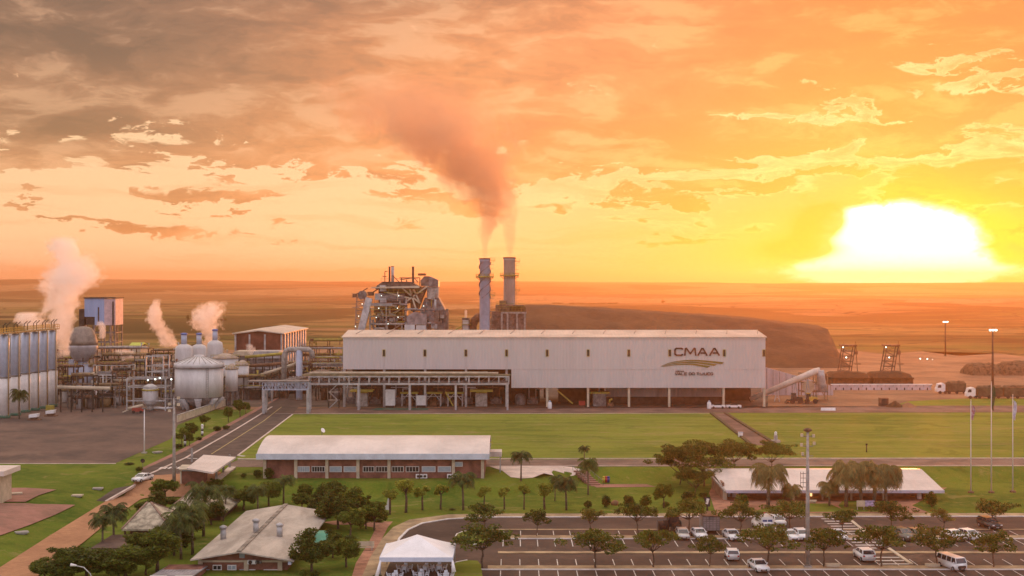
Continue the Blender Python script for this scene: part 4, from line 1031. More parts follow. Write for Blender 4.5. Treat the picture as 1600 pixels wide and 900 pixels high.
# ================================================================ RIGHT SIDE: CONVEYOR, BINS, TOWERS
def right_side():
    Y = 388.0; o = Xp(1180, Y)
    def c(x, y): return (Xp(x, Y) - o, Zp(y, Y))
    t = thing('tube_conveyor', 'pale inclined tube conveyor rising to a drop chute beside the hall end', 'conveyor', (o, Y, 0))
    a = c(1172, 624); b = c(1274, 580.5)
    k = MB(); k.tube([(a[0], 0, a[1]), (b[0], 0, b[1]), (c(1281, 579)[0], 0, c(1281, 579)[1])], [.75, 1.05, 1.0], 12); part('tube', k, mat('cream_tube', (0.62, 0.54, 0.46), 0.5, 0.1), t)
    k = MB(); k.tube([(c(1281, 579)[0], 0, c(1281, 579)[1]), (c(1283, 590)[0], 0, c(1283, 590)[1]), (c(1285, 612)[0], 0, c(1285, 612)[1])], [1.3, 1.2, 1.5], 10); part('chute', k, steel, t)
    for x in (1214, 1243, 1262):
        yb = lerp(624, 580.5, (x - 1172) / 102) + 4; q = c(x, yb); k = MB()
        k.bar((q[0] - .8, 0, 0), (q[0], 0, q[1]), .25); k.bar((q[0] + .8, 0, 0), (q[0], 0, q[1]), .25); k.bar((q[0] - .5, 0, q[1] * .4), (q[0] + .5, 0, q[1] * .4), .18); part('trestle', k, steel, t)
    t = thing('transfer_frame', 'open steel transfer frame with gangways under the conveyor head', 'steel frame', (Xp(1275, 392), 392, 0))
    k = MB()
    for x in (-4.5, 0, 3.5):
        for d in (0, 3.5): k.bar((x, d, 0), (x, d, 8.2), .3)
    for z in (2.6, 5.4, 8.2):
        for d in (0, 3.5): k.bar((-4.5, d, z), (3.5, d, z), .26)
    k.bar((-4.5, 0, 0), (0, 0, 5.4), .18); k.bar((0, 0, 5.4), (3.5, 0, 0), .18); k.bar((-4.5, 0, 8.2), (0, 0, 2.6), .18)
    part('frame', k, mat('ochre_steel', (0.34, 0.22, 0.12), 0.7, 0.2), t)
    k = MB().box(-4.5, 3.5, .2, 3.3, 2.7, 2.85).box(-4.5, 3.5, .2, 3.3, 5.5, 5.65); part('deck', k, rust, t)
    part('chute_wheel', MB().tube([(-2.4, -.4, 4.2), (-2.4, 0, 4.2)], 1.9, 18).tube([(-2.4, -.7, 4.2), (-2.4, -.41, 4.2)], .5, 10), creampost, t)
    # sloping pale side wall
    Y = 410.0; o = Xp(1197, Y)
    def c(x, y): return (Xp(x, Y) - o, Zp(y, Y))
    wallm = corr('pale_panel', (0.60, 0.50, 0.50), 0.6, 0.05, 0.12)
    t = thing('panel_wall', 'pale panelled wall whose top slopes down from the hall end to the right', 'wall', (o, Y, 0))
    k = MB(); P = [c(1190, 640), c(1302, 640), c(1302, 604), c(1290, 600), c(1190, 572)]; P[0] = (P[0][0], 0); P[1] = (P[1][0], 0); k.prism_xz(P, 0, .5); part('panel', k, wallm, t)
    k = MB()
    for x in range(1198, 1302, 10):
        top = lerp(572, 600, (x - 1190) / 100); q = c(x, top); k.box(q[0] - .1, q[0] + .1, -.15, -.003, 0, q[1] - .1)
    part('post', k, concrete, t)
    Y = 430.0; o = Xp(1300, Y)
    def c(x, y): return (Xp(x, Y) - o, Zp(y, Y))
    t = thing('panel_wall', 'long low whitish panel wall with slots along its foot below the brown bins', 'wall', (o, Y, 0))
    zt = Zp(601.5, Y); x1 = c(1455, 0)[0]
    k = MB().box(0, x1, 0, .4, 0, zt); part('panel', k, wallm, t)
    k = MB().box(-.3, x1 + .3, -.25, .65, zt, zt + .3); part('coping', k, white, t)
    k = MB()
    for i in range(13): q = x1 * (i + .5) / 13; k.box(q - .18, q + .18, -.1, -.003, 0, .8); 
    part('slot', k, darksteel, t)
    k = MB()
    for i in range(14): q = x1 * i / 13; k.box(q - .12, q + .12, -.18, -.003, 1.2, zt - .02)
    part('post', k, concrete, t)
    # two brown heaped bins with lattice stackers
    Y = 450.0
    pile = MATS['bagasse']
    for i, (x0, x1, tx, lab) in enumerate(((1300, 1360, 1325, 'left'), (1366, 1427, 1392, 'right'))):
        o = Xp((x0 + x1) / 2, Y); hw = (Xp(x1, Y) - Xp(x0, Y)) / 2; z1 = Zp(583, Y)
        t = thing('storage_bin', lab + ' of two brown heaped bins with dark lower walls under the lattice stackers', 'bin', (o, Y, 0), 0, 'heaped storage bins')
        part('lower_wall', MB().box(-hw, hw, 0, 12, 0, Zp(592.5, Y)), mat('dark_timber', (0.11, 0.06, 0.03), 0.9, 0.3), t)
        z0 = Zp(592.5, Y) + .01
        k = MB(); n = 18
        prof = []
        vs = []; fs = []
        for a in range(n + 1):
            u = a / n * 2 - 1
            for b_ in range(9):
                v = b_ / 8 * 2 - 1
                ed = max(abs(u), abs(v)) ** 5
                z = lerp(z1 + .3 * mn.noise(Vector((u * 3 + i * 5, v * 2, 0))) + .25 * (1 - abs(u)), z0 + .4, ed ** 1.8)
                vs.append((u * hw * 1.03, 6 + v * 6.4, z))
        for a in range(n):
            for b_ in range(8): q = a * 9 + b_; fs.append((q, q + 9, q + 10, q + 1))
        k.add(vs, fs, True); k.box(-hw * 1.03, hw * 1.03, -.4, 12.4, z0, z0 + .5)
        part('heap', k, pile, t)
        ot = Xp(tx, 458); t = thing('lattice_stacker', lab + ' of two steel lattice stacker towers rising over the brown bins', 'stacker tower', (ot, 458, 0), 0, 'lattice stacker towers')
        za = Zp(584, 458) - 1; zb = Zp(541, 458)
        k = MB()
        for sx in (-1, 1):
            for d in (0, 3): k.bar((sx * 2.0 - 1.2, d, za), (sx * 2.0 + .6, d, zb), .32)
        nn = 6
        for q in range(nn):
            z = lerp(za, zb, q / nn); z2 = lerp(za, zb, (q + 1) / nn); xa = lerp(-1.2, .6, q / nn); xb = lerp(-1.2, .6, (q + 1) / nn)
            for d in (0, 3):
                (k.bar((-2 + xa, d, z), (2 + xb, d, z2), .13) if q % 2 else k.bar((2 + xa, d, z), (-2 + xb, d, z2), .13)); k.bar((-2 + xb, d, z2), (2 + xb, d, z2), .2)
        part('mast', k, mat('brown_steel', (0.10, 0.07, 0.045), 0.7, 0.2), t)
        k = MB().box(-2.4, 3.2, -.5, 3.5, zb, zb + .5); k.bar((2.7, 0, zb + .4), (2.7, 0, zb + 1.8), .12); k.bar((-1.5, 0, zb + .4), (-1.5, 0, zb + 1.6), .12)
        part('head_gear', k, rust, t); part('winch', MB().box(2.6, 3.5, 0, 2, zb - 3, zb - 1.6), rust, t); part('side_platform', MB().box(2.6, 4.6, 0, 2, zb - 6.5, zb - 6.2), rust, t)
        k = MB(); k.bar((3.6, .5, za), (3.0, .5, zb), .2); part('guide_rail', k, darksteel, t)
        lamp(tx - 3, 558.5, 456, 'lit floodlight halfway up the ' + lab + ' lattice stacker tower', .22)
        lamp(tx - 8, 542.5, 456, 'lit floodlight at the top of the ' + lab + ' lattice stacker tower', .2)
    # tall floodlight masts
    for x, y0, yb, w, lab in ((1477, 503, 556, .5, 'farther tall floodlight mast standing in the orange haze'), (1551, 516, 612, .6, 'nearer tall floodlight mast behind the cane trucks')):
        Yb = Yg(yb); Yb = min(Yb, 640); t = thing('floodlight_mast', lab, 'light mast', (Xp(x, Yb), Yb, 0), 0, 'tall floodlight masts')
        H = Zp(y0, Yb); part('pole', MB().cyl(0, 0, -.3, H, .45, .22, 10), darksteel, t)
        part('lamp_ring', MB().box(-1.3, 1.3, -.3, .3, H + .01, H + .2), greysteel, t)
        for s in (-.95, 0, .95): part('lamp', MB().box(s - .3, s + .3, -.55, -.31, H - .2, H + .3), lampm, t)
    # cane trucks
    cane = mat('cane_load', (0.16, 0.10, 0.05), 0.95, 0.35, 0.8, bump=0.3, bscale=3)
    for (xc, x1, yb, lab) in ((1466, 1512, 618, 'white cab cane truck, the left and partly hidden one behind'), (1513, 1610, 623, 'white cab cane truck with a long dark trailer nearest the far grass')):
        Y = Yg(yb) if yb > 620 else Yg(yb) + 6
        o = Xp(xc, Y); t = thing('cane_truck', lab, 'truck', (o, Y, 0), 0, 'cane trucks queueing at the right')
        L = Xp(x1, Y) - o
        k = MB(); k.prism_xz([(-.3, .7), (2.3, .7), (2.3, 3.0), (1.6, 3.5), (.2, 3.2), (-.1, 2.0), (-.35, 1.7)], 0, 2.4); cb = part('cab', k, white, t)
        part('windscreen', MB().prism_xz([(-.22, 1.95), (1.0, 2.0), (1.0, 2.9), (.08, 2.9)], -.03, -.003), glassd, cb)
        part('chassis', MB().box(.2, L, .5, 2.0, .55, .85), darksteel, t)
        n = max(1, int(L / 9)); 
        for i in range(n):
            a = 3.2 + (L - 3.2) * i / n; b = 3.2 + (L - 3.2) * (i + 1) / n - .5
            part('trailer', MB().box(a, b, 0, 2.5, .9, 3.4), mat('trailer_sides', (0.09, 0.085, 0.05), 0.8, 0.25), t)
            k = MB(); vs = []; fs = []
            for p in range(21):
                for q in range(6): 
                    u = p / 20; v = q / 5; vs.append((lerp(a, b, u), lerp(0, 2.5, v), 3.41 + (.7 * sin(pi * v) + .25 * mn.noise(Vector((u * 9 + i, v * 3, o)))) * (1 if 0 < p < 20 else .2) + (0 if 0 < q < 5 else .05)))
            for p in range(20):
                for q in range(5): z = p * 6 + q; fs.append((z, z + 6, z + 7, z + 1))
            k.add(vs, fs, True); part('load', k, cane, t)
        xs = [.6, 2.3] + [lerp(3.6, L - 1, j / max(1, 3 * n - 1)) for j in range(3 * n)]
        for xx in xs: part('wheel', MB().tube([(xx, -.05, .5), (xx, .3, .5)], .5, 12), tyre, t)
    # big trucks / heaps of cane farther back
    Y = 505
    for x0, x1, y0, lab in ((1508, 1560, 566, 'left'), (1556, 1640, 563, 'right')):
        o = Xp((x0 + x1) / 2, Y); hw = (Xp(x1, Y) - Xp(x0, Y)) / 2; H = Zp(y0, Y)
        vs = []; fs = []
        for a in range(25):
            for b_ in range(11):
                u = a / 24 * 2 - 1; v = b_ / 10 * 2 - 1; ed = max(abs(u) ** 6, abs(v) ** 3)
                z = H * (1 - ed) * (1 + .10 * mn.noise(Vector((u * 3, v * 2, x0)))) + .5 * mn.noise(Vector((u * 11, v * 6, x0))) * (1 - ed)
                vs.append((u * hw, v * 8, z - .3))
        for a in range(24):
            for b_ in range(10): q = a * 11 + b_; fs.append((q, q + 11, q + 12, q + 1))
        k = MB(); k.add(vs, fs, True); single('cane_heap', k, cane, lab + ' dark steep sided cane heap behind the trucks', 'heap', (o, Y, 0), 0, 'cane heaps')
    # wheel loaders at the conveyor
    lm = mat('loader_yellow', (0.50, 0.34, 0.06), 0.6, 0.15)
    for x, lab, fl in ((1243, 'dark wheel loader parked left of the yellow one under the conveyor', darksteel), (1266, 'yellow wheel loader parked on the sandy ground below the conveyor', lm)):
        Y = Yg(631); t = thing('wheel_loader', lab, 'wheel loader', (Xp(x, Y), Y, 0), 0, 'wheel loaders')
        part('body', MB().prism_xz([(-.3, .8), (2.2, .8), (2.2, 1.9), (-.3, 2.1)], 0, 1.8), fl, t)
        part('cab', MB().box(-1.0, .2, .2, 1.6, 1.2, 3.0), glassd, t); part('cab_roof', MB().box(-1.1, .3, .1, 1.7, 3.01, 3.15), fl, t)
        part('arm', MB().bar((-1.0, .9, 1.2), (-2.2, .9, .8), .35), fl, t); part('bucket', MB().prism_xz([(-3.0, .2), (-2.1, .2), (-2.1, 1.3), (-2.5, .6)], -.2, 2.0), darksteel, t)
        for wx in (-.9, 1.5): part('wheel', MB().tube([(wx, -.25, .75), (wx, .25, .75)], .75, 14), tyre, t)
    Y = Yg(635); t = thing('container', 'small dark box container standing on the sandy ground', 'container', (Xp(1382, Y), Y, 0))
    part('body', MB().box(-1.2, 1.2, 0, 2, .1, 2.4), rust, t); part('base', MB().box(-1.25, 1.25, -.05, 2.05, 0, .09), darksteel, t); part('door', MB().box(-.9, .9, -.06, -.003, .3, 2.2), darksteel, t)
    Y = Yg(636)
    for x, lab, s in ((1398, 'small brown heap beside the dark container', 1.0), (1418, 'low sandy heap right of the brown one', .8)):
        k = MB(); vs = []; fs = []
        for a in range(13):
            for b_ in range(9):
                u = a / 12 * 2 - 1; v = b_ / 8 * 2 - 1; r = min(1, sqrt(u*u + v*v)); vs.append((u * 2.6, v * 2, (1 - r) ** .7 * 1.9 * s * (1 + .3 * mn.noise(Vector((u * 4, v * 4, x)))) - .05))
        for a in range(12):
            for b_ in range(8): q = a * 9 + b_; fs.append((q, q + 9, q + 10, q + 1))
        k.add(vs, fs, True); single('earth_heap', k, pile if s == 1 else sand, lab, 'heap', (Xp(x, Y), Y, 0))
    # distant line of small lit lamps
    for i, (x, y) in enumerate(((1438, 561.5), (1449, 562), (1457, 563.5), (1467, 564))):
        Yl = 600; t = thing('yard_lamp', ('first', 'second', 'third', 'fourth')[i] + ' from the left of four distant lit yard lamps in the haze', 'lamp', (Xp(x, Yl), Yl, 0), 0, 'distant lit yard lamps')
        H = Zp(y, Yl); part('pole', MB().cyl(0, 0, 0 - 1, H, .12, n=6), darksteel, t); part('bulb', MB().ball((0, 0, H + .3), .26, n=8, m=5), lampm, t)
right_side()
# ================================================================ LEFT PLANT: TANKS, VESSELS, PIPEWORK
def ground_pos(x, y, Y=None):
    Y = Y or Yg(y); return (Xp(x, Y), Y, 0)
def column_tanks():
    data = [(7.5, 654), (24, 650), (40, 645), (54.5, 642), (68.5, 639), (82, 636)]
    names = ['nearest the left edge', 'second from the left', 'third from the left', 'third from the right', 'second from the right', 'at the right end']
    P = []
    for (x, y), nm in zip(data, names):
        Y = Yg(y) + 1.3; X = Xp(x, Y); P.append((X, Y))
        t = thing('column_tank', 'tall slim two tone column tank ' + nm + ' of the row of six', 'tank', (X, Y, 0), 0, 'row of six column tanks')
        part('lower_shell', MB().lathe([(1.38, .8), (1.38, 10.6), (1.25, 10.9)], 0, 0, 24), mat('white_tank_paint', (0.84, 0.81, 0.77), 0.45, 0.08, 0.4), t)
        part('upper_shell', MB().lathe([(1.22, 10.91), (1.2, 21.4), (.9, 22.1), (.2, 22.3)], 0, 0, 24), mat('light_blue_tank', (0.56, 0.64, 0.78), 0.35, 0.08, 0.4, metal=.2), t)
        part('green_base', MB().lathe([(1.45, -.1), (1.45, .79)], 0, 0, 20), shadegreen, t)
        part('flange', MB().lathe([(1.4, 10.65), (1.55, 10.65), (1.55, 11.05), (1.23, 11.05)], 0, 0, 20), greysteel, t)
        part('edge_pipe', MB().tube([(1.35, -.9, .8), (1.35, -.9, 22.2), (.6, -.6, 22.8)], .16, 6), mat('amber_pipe', (0.50, 0.34, 0.16), 0.5, 0.15), t)
    (xa, ya), (xb, yb) = P[0], P[-1]
    t = thing('top_gangway', 'orange railed gangway running along the tops of the six column tanks', 'gangway', (xa, ya, 22.4))
    d = Vector((xb - xa, yb - ya, 0)); n = d.normalized(); s = Vector((n.y, -n.x, 0))
    k = MB(); a = Vector((0, 0, .2)) - n * 6; b = d + Vector((0, 0, .2)) + n * 1.5
    k.bar(a + s * 0, b + s * 0, 3.0, .25); part('deck', k, mat('amber_deck', (0.42, 0.24, 0.08), 0.7, 0.2), t)
    k = MB()
    for q in (-1.45, 1.45):
        for z in (.7, 1.3): k.bar(a + s * q + Vector((0, 0, z)), b + s * q + Vector((0, 0, z)), .14)
        m = 26
        for i in range(m + 1): p = a.lerp(b, i / m) + s * q; k.bar(p, p + Vector((0, 0, 1.3)), .1)
    part('railing', k, mat('amber_paint', (0.55, 0.33, 0.07), 0.6, 0.15), t)
    for i, (X, Y) in enumerate(P):
        for q in (-.9, 1.2):
            k = MB(); c = Vector((X - xa, Y - ya, 0)) + n * q; k.tube([c + Vector((0, 0, .3)), c + Vector((0, 0, 2.2)), c + Vector((.9, 0, 3.0))], .12, 6); part('vent_pipe', k, darksteel, t)
    # second, shorter row behind
    for i, x in enumerate((12, 44, 76)):
        Y = 392; t = thing('column_tank', ('left', 'middle', 'right')[i] + ' pale tank standing just behind the row of six', 'tank', (Xp(x - 4, Y), Y, 0), 0, 'tanks behind the row of six')
        part('shell', MB().lathe([(2.6, 0), (2.6, 19), (1.8, 20.5), (.3, 21)], 0, 0, 24), concrete, t); part('ring', MB().lathe([(2.62, 9), (2.8, 9), (2.8, 9.3), (2.62, 9.3)], 0, 0, 24), greysteel, t)
column_tanks()
def vessels():
    # round evaporator bulb on its pedestal
    Y = 425.0; X = Xp(129, Y); r = 23 * Y / F
    t = thing('bulb_vessel', 'big round bulb shaped vessel, brown top and grey belly, on a steel pedestal', 'vessel', (X, Y, 0))
    z = lambda y: Zp(y, Y)
    part('upper_dome', MB().lathe([(r, z(539)), (r * .97, z(532)), (r * .88, z(524)), (r * .74, z(517)), (r * .60, z(513)), (r * .40, z(510.8)), (r * .1, z(510))], 0, 0, 32), mat('brown_grey_dome', (0.27, 0.23, 0.19), 0.6, 0.2, .4), t)
    part('belly', MB().lathe([(r * .34, z(565)), (r * .55, z(562)), (r * .78, z(556)), (r * .93, z(549)), (r * .99, z(543)), (r * 1.0, z(539.05))], 0, 0, 32), mat('grey_belly', (0.36, 0.35, 0.36), 0.5, 0.15, .4), t)
    part('neck', MB().lathe([(r * .75, z(604)), (r * .75, z(576)), (r * .4, z(569)), (r * .33, z(565.1))], 0, 0, 24), bluesteel, t)
    part('downpipe', MB().box(-r * .62 - .1, -r * .62 + 1.3, -r * .9, -r * .6, z(590), z(561)), bluesteel, t)
    for a in range(4): q = pi/4 + a * pi/2; part('leg', MB().bar((cos(q) * r * .7, sin(q) * r * .7, 0), (cos(q) * r * .7, sin(q) * r * .7, z(600)), .4), darksteel, t)
    # box tower
    Y = 470.0; X = Xp(155, Y); z = lambda y: Zp(y, Y); x = lambda v: Xp(v, Y) - X
    t = thing('tower_house', 'square blue and pink clad tower house standing on tall steel legs', 'tower', (X, Y, 0))
    ta = corr('blue_cladding', (0.30, 0.40, 0.62), 0.8, .04, .1)
    k = MB(); k.box(x(132), x(163), 0, 9, z(495), z(466)); k.box(x(148), x(163), .02, 8.9, z(508), z(495.05)); part('wall', k, ta, t)
    part('side_wall', MB().box(x(163) + .01, x(180.5), -.1, 9.2, z(508), z(467)), mat('pink_cladding', (0.60, 0.42, 0.42), 0.6, 0.1), t)
    part('roof', MB().box(x(131), x(181.5), -.5, 9.6, z(466.2), z(464.6)), darksteel, t)
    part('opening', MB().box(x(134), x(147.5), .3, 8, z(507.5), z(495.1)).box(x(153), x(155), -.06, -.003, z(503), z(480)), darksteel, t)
    part('downpipe', MB().box(x(176), x(178), -.5, -.12, z(509), z(471)), darksteel, t)
    k = MB()
    for xx in (134, 147, 163, 172, 179.5):
        for d in (.3, 8.6): k.bar((x(xx), d, 0), (x(xx), d, z(508)), .45)
    for yy in (520, 535):
        for d in (.3, 8.6): k.bar((x(134), d, z(yy)), (x(179.5), d, z(yy)), .3)
        k.bar((x(134), .3, z(yy)), (x(134), 8.6, z(yy)), .3); k.bar((x(179.5), .3, z(yy)), (x(179.5), 8.6, z(yy)), .3)
    k.bar((x(163), .3, z(540)), (x(179), .3, z(520)), .2); k.bar((x(134), .3, z(535)), (x(150), .3, z(509)), .2)
    part('leg_frame', k, greysteel, t)
    part('side_stair', MB().box(x(122), x(130), 1, 5, z(520), z(483)), darksteel, t)
    # the large hopper tank
    Y = Yg(640); X = Xp(311, Y); r = 37 * Y / F; z = lambda y: Zp(y, Y) 
    t = thing('hopper_tank', 'large round grey tank with a ribbed cone roof on a ring of flared legs', 'tank', (X, Y, 0))
    part('shell', MB().lathe([(r, z(619)), (r, z(573))], 0, 0, 48), tankpaint, t)
    rf = part('roof', MB().lathe([(r * 1.03, z(572.9)), (r * 1.03, z(567)), (r * .3, z(557)), (r * .2, z(556.5)), (r * .19, z(554.5)), (.1, z(554))], 0, 0, 48), tankpaint, t)
    k = MB()
    for i in range(24): a = 2*pi*i/24; k.bar((cos(a) * r * 1.02, sin(a) * r * 1.02, z(566.7)), (cos(a) * r * .28, sin(a) * r * .28, z(556.6)), .16)
    part('rib', k, concrete, rf)
    part('rim', MB().lathe([(r * 1.0, z(573.8)), (r * 1.07, z(573.8)), (r * 1.07, z(572.6)), (r * 1.0, z(572.6))], 0, 0, 48), greysteel, t)
    part('cone', MB().lathe([(r * .25, z(640)), (r * .98, z(619.2))], 0, 0, 32), greysteel, t)
    for i in range(8):
        a = 2*pi*(i + .25)/8; c = (cos(a) * r * .93, sin(a) * r * .93); c2 = (cos(a) * r * .62, sin(a) * r * .62)
        part('leg', MB().tube([(c2[0], c2[1], 0), (c2[0], c2[1], z(636)), (c[0], c[1], z(619.3))], [.55, .6, 1.1], 10), steel, t)
    k = MB(); 
    for s in (-.3, .3): k.bar((r * .55 + s, -r * .86, 0), (r * .55 + s, -r * .86, z(573)), .08)
    q = 0
    while q < z(573): k.bar((r * .55 - .3, -r * .86, q), (r * .55 + .3, -r * .86, q), .05); q += .5
    part('ladder', k, greysteel, t)
    # domed silos behind with blue necks
    for xx, rr, yt, Y, lab in ((287.5, 13.5, 521, 400, 'left'), (311, 12, 521, 408, 'middle'), (336, 12, 515, 430, 'right')):
        X = Xp(xx, Y); r = rr * Y / F; z = lambda y: Zp(y, Y)
        t = thing('domed_silo', lab + ' of three domed silos with blue necks behind the large ribbed tank', 'silo', (X, Y, 0), 0, 'domed silos with blue necks')
        dy = yt - 521
        part('shell', MB().lathe([(r, 0), (r, z(545 + dy)), (r * .9, z(541 + dy)), (r * .36, z(537.5 + dy))], 0, 0, 28), tankpaint, t)
        part('neck', MB().lathe([(r * .34, z(537.4 + dy)), (r * .33, z(523 + dy))], 0, 0, 16), bluesteel, t)
        part('cap', MB().lathe([(r * .4, z(522.9 + dy)), (r * .4, z(521 + dy)), (r * .2, z(520 + dy))], 0, 0, 16), mat('blue_cap', (0.10, 0.16, 0.40), .5, .1), t)
    # smaller tanks right of it
    for xx, w, yt, yb, Y, lab in ((362, 19, 577, 611, 376, 'grey tank with a railed top just right of the large ribbed tank'), (379, 20, 571, 603, 396, 'wide pale tank behind and right of the railed tank'), (352, 40, 560, 600, 420, 'broad low brown topped tank behind the railed tank')):
        X = Xp(xx, Y); r = w / 2 * Y / F; z = lambda y: Zp(y, Y)
        t = thing('storage_tank', lab, 'tank', (X, Y, 0))
        part('shell', MB().lathe([(r, z(yb)), (r, z(yt))], 0, 0, 32), tankpaint, t)
        part('roof', MB().lathe([(r * 1.05, z(yt) + .01), (r * 1.05, z(yt) + .3), (r * .3, z(yt) + 1.6), (.1, z(yt) + 1.7)], 0, 0, 32), mat('tan_roof', (0.46, 0.36, 0.28), .7, .15), t)
        k = MB()
        for i in range(14):
            a = 2*pi*i/14; b = 2*pi*(i+1)/14; q = lambda a: (cos(a) * r * 1.12, sin(a) * r * 1.12)
            k.bar((*q(a), z(yt)), (*q(a), z(yt) + 1.1), .08); k.bar((*q(a), z(yt) + 1.1), (*q(b), z(yt) + 1.1), .08)
        part('railing', k, yellow, t)
        for i in range(6): a = 2*pi*i/6; part('leg', MB().box(cos(a) * r * .85 - .25, cos(a) * r * .85 + .25, sin(a) * r * .85 - .25, sin(a) * r * .85 + .25, 0, z(yb)), greysteel, t)
    # horizontal drum in the white frame
    Y = Yg(641); X = Xp(235, Y); z = lambda y: Zp(y, Y); x = lambda v: Xp(v, Y) - X
    t = thing('drum_vessel', 'squat grey drum vessel with a domed pale face inside the white pipe frame', 'vessel', (X, Y, 0))
    r = 12 * Y / F
    part('shell', MB().lathe([(r * .5, z(634)), (r, z(628)), (r, z(609)), (r * .8, z(603)), (r * .3, z(600))], 0, 0, 24), tankpaint, t)
    part('skirt', MB().lathe([(r * .45, 0), (r * .48, z(634.1))], 0, 0, 16), concrete, t); part('collar', MB().lathe([(r * 1.1, z(610)), (r * 1.1, z(608)), (r * .95, z(607.9))], 0, 0, 24), yellow, t)
    t = thing('steel_frame', 'white tubular pipe frame of two tiers around the squat drum vessel', 'steel frame', (X, Y, 0))
    k = MB()
    for d in (-2.2, 4):
        for xx in (202, 262): k.bar((x(xx), d, 0), (x(xx), d, z(591)), .38)
        for yy in (591, 604, 625): k.bar((x(202), d, z(yy)), (x(262), d, z(yy)), .34)
        for xx in (231.5, 258.5): k.bar((x(xx), d, z(591)), (x(xx), d, z(556)), .34)
        for yy in (556, 571, 580): k.bar((x(231.5), d, z(yy)), (x(258.5), d, z(yy)), .28)
    for xx in (202, 262):
        for yy in (591, 604): k.bar((x(xx), -2.2, z(yy)), (x(xx), 4, z(yy)), .28)
    part('frame', k, steel, t)
    for i, (a, b) in enumerate(((231.5, 594), (243, 592.5), (250, 590.5), (268, 592.5))): lamp(a, b, Y - 3, ('first', 'second', 'third', 'fourth')[i] + ' lit floodlight from the left along the white pipe frame', .2)
    # brick hall behind
    Y = 450.0; X0 = Xp(365, Y); x = lambda v, Y=450.0: Xp(v, Y); z = lambda y: Zp(y, Y)
    t = thing('brick_hall', 'brick red hall with a pale gently pitched roof and white ribbed side bays', 'factory hall', (Xp(424, Y), Y, 0)); o = Xp(424, Y)
    xa, xb, xc = x(367) - o, x(441) - o, x(441) - o + 14
    D = 52
    zr = z(522); zt = z(517.5)
    part('front_wall', MB().prism_xz([(xa, 0), (xb, 0), (xb, zr), ((xa + xb) / 2, zt), (xa, zr)], 0, .4), mat('maroon_wall', (0.21, 0.075, 0.045), .85, .25, .2), t)
    # the right side recedes from the camera, so the roof runs back and away
    part('side_wall', MB().prism_yz([(0.41, 0), (D, 0), (D, zr), (.41, zr)], xb - .3, xb), mat('maroon_wall', (0, 0, 0)), t)
    k = MB(); zz = .25
    k.prism_xz([(xa - .8, zr), ((xa + xb) / 2, zt + .1), (xb + .8, zr), (xb + .8, zr + .35), ((xa + xb) / 2, zt + .5), (xa - .8, zr + .35)], -1, D + 1); part('roof', k, mat('pale_hall_roof', (0.60, 0.50, 0.40), .6, .12, .1), t)
    for v in (368, 390, 414, 440): part('post', MB().box(x(v) - o - .3, x(v) - o + .3, -.25, -.003, 0, zr - .1), steel, t)
    for i in range(9): yy = 3 + i * 5.6; part('side_post', MB().box(xb + .01, xb + .5, yy, yy + 1.2, 0, zr - .1), white, t)
    # low roofs in front of it
    for x0, x1, yt, yb, Y, lab, mm in ((362, 402, 549, 556, 432, 'low cream roof in front of the brick hall', creampost), (392, 440, 549, 560, 424, 'pale rounded shed roof right before the brick hall', steel)):
        X = Xp((x0 + x1) / 2, Y); hw = (Xp(x1, Y) - Xp(x0, Y)) / 2; z0 = Zp(yb, Y); z1 = Zp(yt, Y)
        t = thing('plant_shed', lab, 'shed', (X, Y, 0))
        part('roof', MB().prism_xz([(-hw, z0), (hw, z0), (hw * .8, z1), (-hw * .8, z1)], 0, 9), mm, t); part('wall', MB().box(-hw * .9, hw * .9, .5, 8.5, 0, z0 - .01), greysteel, t)
vessels()
